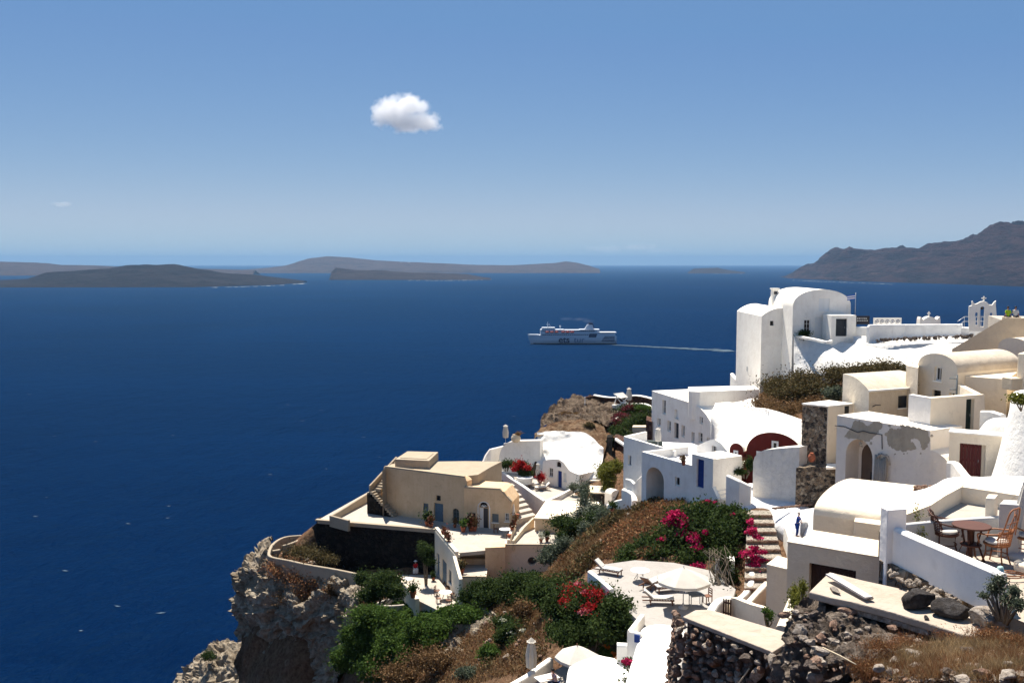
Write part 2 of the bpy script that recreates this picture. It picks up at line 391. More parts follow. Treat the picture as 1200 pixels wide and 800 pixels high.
def wallrun(pts, thick, height, name=None, m=None, par=None, local=False, round_=True, mb=None, zb=None):
    """a low wall following 3-D points along its top line; rounded coping"""
    pts = [Vector(p) for p in pts]; n = len(pts); mb = mb or MB(); rings = []
    for i, p in enumerate(pts):
        a = pts[max(0, i-1)]; b = pts[min(n-1, i+1)]; d = xy(b)-xy(a); d.normalize()
        d1 = (xy(p)-xy(a)); d2 = (xy(b)-xy(p)); k = 1.0
        if d1.length > 1e-6 and d2.length > 1e-6:
            d1.normalize(); d2.normalize(); k = 1/max(.5, math.sqrt(max(0, (1+d1.dot(d2))/2)))
        nn = Vector((d.y, -d.x))*thick/2*k; h = height[i] if isinstance(height, (list, tuple)) else height
        zbot = p.z-h if zb is None else zb
        prof = [(-1, zbot), (-1, p.z-.25*thick), (-.8, p.z-.08*thick), (-.3, p.z), (.3, p.z), (.8, p.z-.08*thick), (1, p.z-.25*thick), (1, zbot)] if round_ else [(-1, zbot), (-1, p.z), (1, p.z), (1, zbot)]
        rings.append([(p.x+nn.x*a_, p.y+nn.y*a_, z) for a_, z in prof])
    m_ = len(rings[0]); vs = [q for r_ in rings for q in r_]; fs = []
    for i in range(n-1):
        for k in range(m_): fs.append((i*m_+k, i*m_+(k+1) % m_, (i+1)*m_+(k+1) % m_, (i+1)*m_+k))
    fs += [tuple(range(m_))[::-1], tuple((n-1)*m_+k for k in range(m_))]
    mb.add(vs, fs)
    return mb.build(name, m, par, local) if name else mb
def smooth_line(pts, k=5):
    pts = [Vector(p) for p in pts]; P = [pts[0]]+pts+[pts[-1]]; out = []
    for i in range(1, len(P)-2):
        p0, p1, p2, p3 = P[i-1:i+3]
        for j in range(k):
            t = j/k; out.append(.5*((2*p1)+(p2-p0)*t+(2*p0-5*p1+4*p2-p3)*t*t+(3*p1-p0-3*p2+p3)*t**3))
    return out+[pts[-1]]

# ------------------------------------------------------------------ noise and organic meshes
def _hash(ix, iy, iz, seed):
    h = (ix.astype(np.int64)*374761393+iy.astype(np.int64)*668265263+iz.astype(np.int64)*2147483647+seed*974634777) & 0xffffffff
    h = ((h ^ (h >> 13))*1274126177) & 0xffffffff; h ^= h >> 16
    return (h & 0xffffff)/float(0xffffff)
def vnoise(x, y, z=None, seed=0):
    x = np.asarray(x, float); y = np.asarray(y, float); z = np.zeros_like(x) if z is None else np.asarray(z, float)
    ix, iy, iz = np.floor(x), np.floor(y), np.floor(z); fx, fy, fz = x-ix, y-iy, z-iz
    fx, fy, fz = (f*f*(3-2*f) for f in (fx, fy, fz)); r = 0
    for dx in (0, 1):
        for dy in (0, 1):
            for dz in (0, 1):
                w = (fx if dx else 1-fx)*(fy if dy else 1-fy)*(fz if dz else 1-fz)
                r = r+w*_hash(ix+dx, iy+dy, iz+dz, seed)
    return r*2-1
def fbm(x, y, z=None, oct=4, seed=0, gain=.5):
    a = 1.0; r = 0; f = 1.0
    for o in range(oct):
        r = r+a*vnoise(np.asarray(x)*f, np.asarray(y)*f, None if z is None else np.asarray(z)*f, seed+o); a *= gain; f *= 2.03
    return r
def mesh_np(name, v, f, m, par=None, smooth=False, local=False):
    """v (n,3), f (m,k) arrays -> object, quickly"""
    v = np.asarray(v, np.float32); f = np.asarray(f, np.int32); k = f.shape[1]
    me = bpy.data.meshes.new(name); me.vertices.add(len(v)); me.vertices.foreach_set('co', v.ravel())
    me.loops.add(f.size); me.loops.foreach_set('vertex_index', f.ravel())
    me.polygons.add(len(f)); me.polygons.foreach_set('loop_start', np.arange(0, f.size, k, dtype=np.int32))
    me.polygons.foreach_set('use_smooth', np.full(len(f), smooth)); me.update(calc_edges=True); me.validate()
    me.materials.append(m); o = bpy.data.objects.new(name, me); put(o)
    if par: parent(o, par, local)
    return o
def rock_np(c, r, seed, sub=2, jag=.35, rot=None):
    bm = bmesh.new(); bmesh.ops.create_icosphere(bm, subdivisions=sub, radius=1)
    v = np.array([x.co[:] for x in bm.verts]); f = np.array([[q.index for q in p.verts] for p in bm.faces]); bm.free()
    rs = np.random.RandomState(seed)
    n = fbm(v[:,0]*1.1+seed*3.1, v[:,1]*1.1, v[:,2]*1.1, 3, seed); v = v*(1+jag*n)[:,None]
    for _ in range(11):      # facets: cut by random planes
        d = rs.normal(size=3); d /= np.linalg.norm(d); k = .52+.3*rs.rand(); t = v@d; v = v-np.outer(np.maximum(0, t-k)*.95, d)
    a = rs.rand()*6.28 if rot is None else rot; ca, sa = math.cos(a), math.sin(a)
    v = v*np.array(r); v = np.stack([v[:,0]*ca-v[:,1]*sa, v[:,0]*sa+v[:,1]*ca, v[:,2]], 1)+np.array(c)
    return v, f
def rocks(name, items, m, par=None, sub=2, jag=.35):
    V, Fc, n = [], [], 0
    for i, (c, r, sd) in enumerate(items):
        v, f = rock_np(c, r, sd, sub, jag); V.append(v); Fc.append(f+n); n += len(v)
    return mesh_np(name, np.vstack(V), np.vstack(Fc), m, par, False)
def patch(name, rows, m, par=None, sub=10, amp=.3, freq=.5, seed=1, oct=4, skirt=0.0, ridge=False, smooth=True, keep=False, crag=False):
    """a surface through a net of (px, py, Y) points, Catmull-Rom both ways, with noise relief"""
    P = np.array([[tuple(at(*p)) for p in r] for r in rows]) if not keep else np.array(rows, float)
    def up(A):
        B = np.concatenate([A[:1], A, A[-1:]], 0); out = []
        for i in range(1, len(B)-2):
            p0, p1, p2, p3 = B[i-1], B[i], B[i+1], B[i+2]
            for j in range(sub):
                t = j/sub; out.append(.5*((2*p1)+(p2-p0)*t+(2*p0-5*p1+4*p2-p3)*t*t+(3*p1-p0-3*p2+p3)*t**3))
        out.append(B[-2]); return np.array(out)
    G = up(P); G = np.swapaxes(up(np.swapaxes(G, 0, 1)), 0, 1)
    h, w = G.shape[:2]
    du = np.gradient(G, axis=0); dv = np.gradient(G, axis=1); N = np.cross(du, dv); N /= (np.linalg.norm(N, axis=2, keepdims=True)+1e-9)
    flip = np.sign(-(N*G).sum(2, keepdims=True)); N = N*np.where(flip == 0, 1, flip)
    x, y, z = G[...,0]*freq, G[...,1]*freq, G[...,2]*freq
    n = fbm(x, y, z, oct, seed, .55)
    if ridge: n = 1-2*np.abs(n)-.3+.5*fbm(x*2.1, y*2.1, z*2.1, 3, seed+7)
    if crag:      # fractured, bedded rock: upright joints, ledges, sharp edges
        n = .55*fbm(x*.9, y*.9, z*.22, 4, seed)+.45*(1-2*np.abs(fbm(x*1.3, y*1.3, z*.9, 5, seed+3, .55)))-.2
        bed = G[...,2]*.42+1.1*fbm(x*.5, y*.5, z*.5, 2, seed+5); n = n+.42*((bed % 1.0)**2)-.15+.12*fbm(x*6, y*6, z*6, 3, seed+11)
        n = np.round(n*5)/5*.35+n*.65
    G = G+N*(n*amp)[...,None]
    V = G.reshape(-1, 3); idx = np.arange(h*w).reshape(h, w)
    f = np.stack([idx[:-1,:-1], idx[1:,:-1], idx[1:,1:], idx[:-1,1:]], -1).reshape(-1, 4)
    if skirt:
        loop = np.concatenate([idx[0,:], idx[1:,-1], idx[-1,-2::-1], idx[-2:0:-1,0]]); k = len(loop)
        low = V[loop]-np.array([0, 0, skirt]); base = len(V); V = np.vstack([V, low]); i = np.arange(k); j = (i+1) % k
        f = np.vstack([f, np.stack([loop[i], loop[j], base+j, base+i], 1)])
    return mesh_np(name, V, f, m, par, smooth)
# leaves: many small faces clumped through a volume
def clumps(blobs, n, rs, k=14, spread=.30):
    """blobs: (centre, (rx,ry,rz)); leaves gather in sub-clumps spread over each blob's volume"""
    vol = np.array([b[1][0]*b[1][1]*b[1][2] for b in blobs])**.7; cnt = np.maximum(20, (n*vol/vol.sum()).astype(int)); out = []
    for (c, r), q in zip(blobs, cnt):
        kk = max(3, k); d = rs.normal(size=(kk, 3)); d /= np.linalg.norm(d, axis=1)[:,None]; d[:,2] = np.where(d[:,2] < -.3, -d[:,2]*.6, d[:,2])
        cc = d*(.55+.45*rs.rand(kk, 1)); which = rs.randint(0, kk, q); sz = (.5+rs.rand(kk)*.9)*spread
        p = cc[which]+rs.normal(size=(q, 3))*sz[which][:,None]
        fill = rs.rand(q) < .25; fd = rs.normal(size=(q, 3)); fd /= np.linalg.norm(fd, axis=1)[:,None]; p[fill] = (fd*(rs.rand(q, 1)**.4)*.95)[fill]
        out.append(p*np.array(r)+np.array(c))
    return np.vstack(out)
def leaf_mesh(name, P, size, m, par=None, seed=0, aspect=1.6, up=0.0, local=False):
    rs = np.random.RandomState(seed); n = len(P)
    a = rs.normal(size=(n, 3)); a[:,2] += up; a /= np.linalg.norm(a, axis=1)[:,None]
    b = rs.normal(size=(n, 3)); b -= (a*b).sum(1)[:,None]*a; b /= np.linalg.norm(b, axis=1)[:,None]
    s = size*(.55+.9*rs.rand(n, 1)); a = a*s*aspect*.5; b = b*s*.5
    V = np.stack([P-a, P+b*.9-a*.1, P+a, P-b*.9-a*.1], 1).reshape(-1, 3)
    return mesh_np(name, V, np.arange(4*n).reshape(-1, 4), m, par, False, local)
def blade_mesh(name, P, h, m, par=None, seed=0, wid=.02, lean=.5, kind=None):
    """grass: thin upright triangles"""
    rs = np.random.RandomState(seed); n = len(P); an = rs.rand(n)*6.283
    d = np.stack([np.cos(an), np.sin(an), np.zeros(n)], 1)*wid*.5
    hh = h*(.4+1.0*rs.rand(n)); tip = P+np.stack([rs.normal(size=n)*lean*hh, rs.normal(size=n)*lean*hh, hh], 1)
    V = np.stack([P-d, P+d, tip], 1).reshape(-1, 3)
    return mesh_np(name, V, np.arange(3*n).reshape(-1, 3), m, par)
def pb(px, py, Y, rx, ry, rd=None):
    """a foliage blob given by its centre and radii in photo pixels at depth Y"""
    k = Y/F; return (tuple(at(px, py, Y)), (rx*k, (rd if rd is not None else (rx+ry)/2)*k, ry*k))
def shrub(name, label, blobs, n, size, m, seed, cat='shrub', group=None, flowers=None, trunk=True, k=14, spread=.3, up=0.0, drop=None):
    n, size = int(n*1.7), size*.78; spread *= 1.12
    rs = np.random.RandomState(seed); c = np.mean([b[0] for b in blobs], 0); zb = min(b[0][2]-b[1][2] for b in blobs) if drop is None else drop
    t = thing(name, label, cat, (c[0], c[1], zb), group)
    leaf_mesh('foliage', clumps(blobs, n, rs, k, spread), size, m, t, seed, up=up)
    if flowers:
        for fb, fn, fs, fm in flowers: leaf_mesh('blossoms', clumps(fb, fn, rs, 9, .33), fs, fm, t, seed+5, aspect=1.1)
    if trunk:
        mb = MB(); random.seed(seed)
        for b in blobs:
            bc = Vector(b[0]); base = Vector((c[0]+(bc.x-c[0])*.25, c[1]+(bc.y-c[1])*.25, zb-.3))
            for j in range(4):
                e = bc+Vector([random.uniform(-.6, .6)*b[1][i] for i in range(3)])
                mid = base.lerp(e, .5)+Vector((random.uniform(-.1, .1), random.uniform(-.1, .1), .05))
                mb.tube([base, mid, e], [.06*size*4+.02, .035*size*4+.012, .008], 5)
        mb.build('stem', BARK, t)
    return t
def copy_tree(o, loc, rz=None, label=None, group=None):
    def rec(a, p):
        c = a.copy(); COL.objects.link(c)
        if p: c.parent = p
        for ch in list(a.children): rec(ch, c)
        return c
    r = rec(o, None); r.location = loc
    if rz is not None: r.rotation_euler = (0, 0, rz)
    if label: r['label'] = label
    if group: r['group'] = group
    return r
# ------------------------------------------------------------------ camera, light, sky
cam_d = bpy.data.cameras.new('camera'); cam = bpy.data.objects.new('camera', cam_d); COL.objects.link(cam)
cam_d.sensor_width = 36; cam_d.lens = F/1200*36; cam_d.clip_start = .2; cam_d.clip_end = 120000
cam.rotation_euler = (R(90)-TH, 0, 0); S.camera = cam
SUN_AZ, SUN_EL = R(-14), R(60)
w = bpy.data.worlds.new('World'); S.world = w; w.use_nodes = True
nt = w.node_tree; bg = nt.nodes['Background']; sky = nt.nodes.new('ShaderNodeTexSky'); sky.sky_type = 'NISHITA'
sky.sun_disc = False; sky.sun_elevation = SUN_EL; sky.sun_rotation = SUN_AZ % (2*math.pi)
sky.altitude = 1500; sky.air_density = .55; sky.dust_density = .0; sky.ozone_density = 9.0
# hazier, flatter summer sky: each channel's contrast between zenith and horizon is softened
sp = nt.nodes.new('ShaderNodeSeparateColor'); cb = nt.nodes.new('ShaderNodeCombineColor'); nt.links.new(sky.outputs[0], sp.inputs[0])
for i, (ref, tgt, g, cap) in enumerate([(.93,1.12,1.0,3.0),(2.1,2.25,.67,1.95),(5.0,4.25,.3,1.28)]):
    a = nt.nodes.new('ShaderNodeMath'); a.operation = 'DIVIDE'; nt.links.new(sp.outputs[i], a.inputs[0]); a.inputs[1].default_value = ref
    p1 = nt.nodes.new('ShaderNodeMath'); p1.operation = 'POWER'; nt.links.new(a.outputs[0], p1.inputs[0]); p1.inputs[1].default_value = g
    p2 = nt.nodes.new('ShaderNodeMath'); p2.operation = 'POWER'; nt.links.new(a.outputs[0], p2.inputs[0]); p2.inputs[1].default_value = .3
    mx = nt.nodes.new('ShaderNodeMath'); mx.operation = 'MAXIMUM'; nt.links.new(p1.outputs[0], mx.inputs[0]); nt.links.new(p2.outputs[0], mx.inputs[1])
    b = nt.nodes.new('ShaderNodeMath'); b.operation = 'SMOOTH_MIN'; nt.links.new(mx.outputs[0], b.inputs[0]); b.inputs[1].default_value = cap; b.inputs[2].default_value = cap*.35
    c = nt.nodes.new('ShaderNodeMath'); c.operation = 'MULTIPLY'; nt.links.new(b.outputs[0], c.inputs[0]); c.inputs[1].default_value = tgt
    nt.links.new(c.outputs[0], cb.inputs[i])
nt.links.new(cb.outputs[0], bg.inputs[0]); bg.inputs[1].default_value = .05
sd = bpy.data.lights.new('sun', 'SUN'); sd.energy = 3.7; sd.angle = R(.53); sd.color = (1, .92, .80)
so = bpy.data.objects.new('sun', sd); COL.objects.link(so)
sv = Vector((math.sin(SUN_AZ)*math.cos(SUN_EL), math.cos(SUN_AZ)*math.cos(SUN_EL), math.sin(SUN_EL)))
so.rotation_euler = sv.to_track_quat('Z', 'Y').to_euler(); so.location = sv*300
S.view_settings.view_transform = 'Standard'; S.view_settings.look = 'None'; S.view_settings.exposure = 1.5; S.view_settings.gamma = 1
S.view_settings.use_curve_mapping = False
S.cycles.use_denoising = True; S.cycles.max_bounces = 8; S.cycles.diffuse_bounces = 4; S.cycles.glossy_bounces = 3
S.cycles.volume_bounces = 8; S.cycles.transparent_max_bounces = 6; S.cycles.caustics_reflective = False
S.cycles.use_adaptive_sampling = True; S.cycles.adaptive_threshold = .02

# ------------------------------------------------------------------ sea
m = mat('deep_blue_sea', (.002,.020,.062), .38, .12); t = NT(m); co = t.coords('Position')
mp = t.node('ShaderNodeMapping'); mp.inputs['Scale'].default_value = (1, .55, 1); mp.inputs['Rotation'].default_value = (0, 0, R(18)); t.link(co, mp.inputs['Vector'])
n1 = t.noise(mp.outputs[0], .055, 6, .62, .3); n2 = t.noise(mp.outputs[0], .35, 5, .65, .4)
t.normal(t.bump(n2, .75, 1.1, t.bump(n1, .8, 5.0)))
big = t.noise(co, .0011, 4, .55, .6)
base = t.mix(t.ramp(big, [(.35, (0,0,0)), (.68, (1,1,1))]), (.0000,.0060,.031), (.0001,.0092,.043))
ml = t.node('ShaderNodeMapping'); ml.inputs['Scale'].default_value = (.0012, .012, 1); ml.inputs['Rotation'].default_value = (0, 0, R(-9)); t.link(co, ml.inputs['Vector'])
base = t.mix(t.ramp(t.noise(ml.outputs[0], 1.0, 5, .6, .5), [(.4, (0,0,0)), (.65, (1,1,1))]), t.mix(1.0, base, (.82,.86,.88), 'MULTIPLY'), base)
mp2 = t.node('ShaderNodeMapping'); mp2.inputs['Scale'].default_value = (.035, .13, 1); mp2.inputs['Rotation'].default_value = (0, 0, R(-12)); t.link(co, mp2.inputs['Vector'])
cap = t.ramp(t.noise(mp2.outputs[0], 1.0, 5, .62), [(.745, (0,0,0)), (.775, (1,1,1))])
cap = t.mix(1.0, cap, t.ramp(t.noise(co, .9, 3, .6), [(.45, (0,0,0)), (.6, (1,1,1))]), 'MULTIPLY')
nrm = t.b.inputs['Normal'].links[0].from_socket
t.color(t.mix(cap, base, (.08,.11,.14))); cs = t.b.inputs['Base Color'].links[0].from_socket
df = t.node('ShaderNodeBsdfDiffuse'); gl = t.node('ShaderNodeBsdfGlossy'); gl.inputs['Roughness'].default_value = .30; gl.inputs['Color'].default_value = (.16,.55,1,1)
fr = t.node('ShaderNodeFresnel'); fr.inputs['IOR'].default_value = 1.33; ms = t.node('ShaderNodeMixShader')
t.link(cs, df.inputs['Color']); t.link(nrm, df.inputs['Normal']); t.link(nrm, gl.inputs['Normal']); t.link(nrm, fr.inputs['Normal'])
t.link(t.math('MINIMUM', t.math('MULTIPLY', fr.outputs[0], .07), .05), ms.inputs[0]); t.link(df.outputs[0], ms.inputs[1]); t.link(gl.outputs[0], ms.inputs[2])
t.link(ms.outputs[0], t.n['Material Output'].inputs['Surface']); t.n.remove(t.b)
sea = MB().add([(-60000,-3000,SEA),(60000,-3000,SEA),(60000,47000,SEA),(-60000,47000,SEA)], [(0,1,2,3)]).build('sea', m); tag(sea, kind='structure')

# ------------------------------------------------------------------ air
hz = mat('hazy_air'); t = NT(hz); t.n.remove(t.b); v = t.node('ShaderNodeVolumePrincipled')
v.inputs['Color'].default_value = (.20,.37,.60,1); v.inputs['Density'].default_value = 3.7e-5; v.inputs['Anisotropy'].default_value = .2
t.l.new(v.outputs[0], t.n['Material Output'].inputs['Volume'])
hb = MB().box((0, 22000, SEA-5), (130000, 52000, 440)).build('haze', hz); tag(hb, kind='stuff')

# ------------------------------------------------------------------ far islands and cape
def far_land(name, label, cols, prof, y_water, depth_m, seed, bumpy=.18, steep=.35, nx=260, ny=46, kind=None, wl=None, nscale=1.0):
    """prof: (px, py) of the crest against what lies behind; the shore follows y_water (number or (px,py) list)"""
    px = np.linspace(prof[0][0], prof[-1][0], nx); py = np.interp(px, [p[0] for p in prof], [p[1] for p in prof])
    wy = np.interp(px, [p[0] for p in wl], [p[1] for p in wl]) if wl else np.full(nx, float(y_water))
    Y0 = np.array([az(a, b, SEA).y for a, b in zip(px, wy)]); V = []
    env = np.clip(np.minimum((px-px[0]), (px[-1]-px))/(.05*(px[-1]-px[0])), 0, 1) if kind != 'open' else np.clip((px-px[0])/30, 0, 1)
    for j in range(ny):
        q = j/(ny-1); Y = Y0+depth_m*q*(.25+.75*env)
        Yc = Y0+depth_m*steep*(.25+.75*env)
        X = (px-600)/F*Yc; X = X+(Y-Yc)*(px-600)/F*.6
        top = np.array([at(a, b, c).z for a, b, c in zip(px, py, Yc)])-SEA
        top = np.maximum(top, 1.5)
        cs = (min(1, q/steep))**.75 if q < steep else max(0, 1-((q-steep)/(1-steep)))**.8
        n = fbm(X/depth_m*6*nscale, Y/depth_m*6*nscale, oct=5, seed=seed); n2 = fbm(X/depth_m*2.2*nscale, Y/depth_m*.7, oct=3, seed=seed+9)
        h = top*cs*(1+bumpy*n*(1-.7*(abs(q-steep) < .06))+.35*bumpy*n2*(cs < .95))
        h = h-(1 if 0 < j < ny-1 else 0)*0-2.0*(j in (0, ny-1))
        V.append(np.stack([X, Y+0*X, SEA+h], 1))
    V = np.array(V); idx = np.arange(nx*ny).reshape(ny, nx)
    f = np.stack([idx[:-1,:-1], idx[:-1,1:], idx[1:,1:], idx[1:,:-1]], -1).reshape(-1, 4)
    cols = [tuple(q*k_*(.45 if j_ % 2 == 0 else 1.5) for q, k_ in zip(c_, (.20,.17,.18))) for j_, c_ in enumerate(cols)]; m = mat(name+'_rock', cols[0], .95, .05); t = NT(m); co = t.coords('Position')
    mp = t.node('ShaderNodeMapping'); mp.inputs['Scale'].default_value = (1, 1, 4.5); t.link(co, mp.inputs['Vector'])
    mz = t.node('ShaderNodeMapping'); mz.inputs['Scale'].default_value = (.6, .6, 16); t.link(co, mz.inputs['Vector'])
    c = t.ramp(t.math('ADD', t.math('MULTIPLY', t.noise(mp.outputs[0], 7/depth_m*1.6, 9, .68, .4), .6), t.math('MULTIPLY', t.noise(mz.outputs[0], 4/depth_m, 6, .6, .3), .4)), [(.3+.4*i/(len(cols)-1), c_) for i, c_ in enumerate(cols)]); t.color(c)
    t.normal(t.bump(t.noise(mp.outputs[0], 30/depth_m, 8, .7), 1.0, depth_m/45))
    o = mesh_np(name, V.reshape(-1, 3), f, m, None, True); tag(o, label=label, kind='structure'); return o
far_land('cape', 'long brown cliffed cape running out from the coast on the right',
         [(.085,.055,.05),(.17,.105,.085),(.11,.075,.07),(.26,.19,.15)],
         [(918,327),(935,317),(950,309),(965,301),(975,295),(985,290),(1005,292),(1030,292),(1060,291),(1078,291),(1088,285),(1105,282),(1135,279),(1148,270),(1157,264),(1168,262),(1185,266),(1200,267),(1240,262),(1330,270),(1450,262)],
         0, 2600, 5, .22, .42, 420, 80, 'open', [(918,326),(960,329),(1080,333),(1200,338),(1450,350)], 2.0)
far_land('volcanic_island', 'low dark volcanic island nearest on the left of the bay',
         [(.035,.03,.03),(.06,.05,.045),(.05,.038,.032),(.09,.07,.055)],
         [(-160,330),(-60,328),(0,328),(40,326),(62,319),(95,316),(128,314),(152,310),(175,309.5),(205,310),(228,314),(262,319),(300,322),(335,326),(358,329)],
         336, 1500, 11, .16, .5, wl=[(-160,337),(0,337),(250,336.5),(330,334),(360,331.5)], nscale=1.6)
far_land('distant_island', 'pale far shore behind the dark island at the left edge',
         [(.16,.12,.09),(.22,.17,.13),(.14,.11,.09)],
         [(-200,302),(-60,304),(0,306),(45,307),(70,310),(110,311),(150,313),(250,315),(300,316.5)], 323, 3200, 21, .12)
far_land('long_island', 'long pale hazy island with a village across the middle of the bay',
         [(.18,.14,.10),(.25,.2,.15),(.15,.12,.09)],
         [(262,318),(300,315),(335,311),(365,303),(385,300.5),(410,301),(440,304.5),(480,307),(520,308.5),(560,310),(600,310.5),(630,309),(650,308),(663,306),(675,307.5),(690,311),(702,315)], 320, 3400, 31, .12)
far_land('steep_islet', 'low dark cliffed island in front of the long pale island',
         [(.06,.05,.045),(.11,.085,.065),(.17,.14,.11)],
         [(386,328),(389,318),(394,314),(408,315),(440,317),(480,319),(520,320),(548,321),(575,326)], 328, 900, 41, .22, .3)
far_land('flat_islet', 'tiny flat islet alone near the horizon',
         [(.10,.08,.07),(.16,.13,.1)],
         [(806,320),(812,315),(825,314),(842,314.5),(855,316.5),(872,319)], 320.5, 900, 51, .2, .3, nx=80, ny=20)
vm = MB(); random.seed(4)
for k in range(26):
    x = random.gauss(470, 7) if k < 18 else random.uniform(430, 520); p = at(x, 309.0+random.uniform(-.6, .9)+(x-470)*.02, 13150)
    vm.box((p.x, p.y, p.z-15), (random.uniform(14, 34), 20, random.uniform(22, 32)), random.random())
o = vm.build('far_village', WHITE2); tag(o, 'thin scatter of white houses on the crest of the long island', 'village', kind='stuff')
# surf along the shores
fm = mat('sea_foam', (.6,.66,.68), .9, .2)
def foam_line(name, pts, wpx, seed):
    rs = np.random.RandomState(seed); V, Fc = [], []
    for a, b in zip(pts[:-1], pts[1:]):
        k = max(2, int(abs(b[0]-a[0])/2.2))
        for i in range(k):
            if rs.rand() < .45: continue
            x = a[0]+(b[0]-a[0])*i/k; y = a[1]+(b[1]-a[1])*i/k; p = az(x, y, SEA+.6); L = (1.0+rs.rand()*2.5)*p.y/F; q = len(V)
            D = wpx*p.y/F*(.4+rs.rand())*14
            V += [(p.x-L, p.y, p.z), (p.x, p.y-D*.5, p.z), (p.x+L, p.y, p.z), (p.x, p.y+D*.5, p.z)]; Fc.append((q, q+1, q+2, q+3))
    o = mesh_np(name, V, Fc, fm); tag(o, kind='stuff', label='broken white surf along the far shore')
foam_line('shore_foam', [(250,336.8),(300,335.5),(330,334.2),(358,332)], .5, 3)
foam_line('shore_foam', [(480,328.6),(520,328.8),(560,328.2),(578,327)], .4, 4)
foam_line('shore_foam', [(835,320.8),(875,320.8)], .4, 5)
foam_line('shore_foam', [(930,328.5),(980,330.5),(1060,333.5)], .35, 6)

# ------------------------------------------------------------------ clouds (real volumes, far outside the haze)
def cloud(name, label, px, py, wpx, hpx, Y, dens, lobes, seed):
    c = at(px, py, Y); k = Y/F; hx, hz_ = wpx*k/2, hpx*k/2
    bm = bmesh.new(); bmesh.ops.create_icosphere(bm, subdivisions=4, radius=1); 
    v0 = np.array([q.co[:] for q in bm.verts]); f0 = np.array([[q.index for q in p.verts] for p in bm.faces]); bm.free()
    V, Fc, n = [], [], 0
    m = mat(name+'_vapour'); t = NT(m); t.n.remove(t.b); vol = t.node('ShaderNodeVolumePrincipled'); vol.inputs['Color'].default_value = (.985,.985,.99,1); vol.inputs['Anisotropy'].default_value = .0
    co = t.coords('Object'); dsum = None
    for (lx, lz, r, rz) in lobes:      # soft ellipsoid lobes, in units of the half size
        mp = t.node('ShaderNodeMapping'); mp.vector_type = 'POINT'
        mp.inputs['Scale'].default_value = (1/(hx*r), 1/(hx*r*.8), 1/(hz_*rz)); mp.inputs['Location'].default_value = (-lx/r, 0, -lz/rz); t.link(co, mp.inputs['Vector'])
        ln = t.node('ShaderNodeVectorMath', operation='LENGTH'); t.link(mp.outputs[0], ln.inputs[0])
        d = t.math('SUBTRACT', 1.0, ln.outputs['Value']); dsum = d if dsum is None else t.math('MAXIMUM', dsum, d)
    nz = t.noise(co, 3.2/hx, 6, .62, .4); d = t.math('ADD', dsum, t.math('MULTIPLY', t.math('SUBTRACT', nz, .56), 1.7))
    d = t.math('MINIMUM', t.math('MAXIMUM', t.math('MULTIPLY', d, 2.2), 0.0), 1.0)
    t.link(t.math('MULTIPLY', d, dens), vol.inputs['Density']); t.l.new(vol.outputs[0], t.n['Material Output'].inputs['Volume'])
    o = MB().box((0, 0, -hz_*1.15), (hx*2.3, hx*1.9, hz_*2.3)).build(name, m); o.location = c; tag(o, label, 'cloud')
    return o
cloud('cloud', 'small bright white cumulus cloud alone in the blue sky', 474, 134, 86, 54, 9000, .014,
      [(-.28,.1,.62,.75),(.1,.38,.55,.6),(.55,-.35,.48,.5),(.1,-.3,.75,.5),(-.55,-.1,.4,.55),(.38,.35,.3,.4)], 1)
cloud('cloud', 'faint tiny wisp of cloud low over the left of the bay', 73, 239.5, 34, 13, 12000, .0016, [(0,0,.8,.6),(-.4,.1,.4,.5)], 2)
cloud('cloud', 'thin pale cloud bank just above the horizon past the long island', 735, 291, 120, 18, 52000, .00011, [(-.4,-.1,.5,.6),(.2,.1,.5,.6),(.6,-.3,.4,.4)], 3)

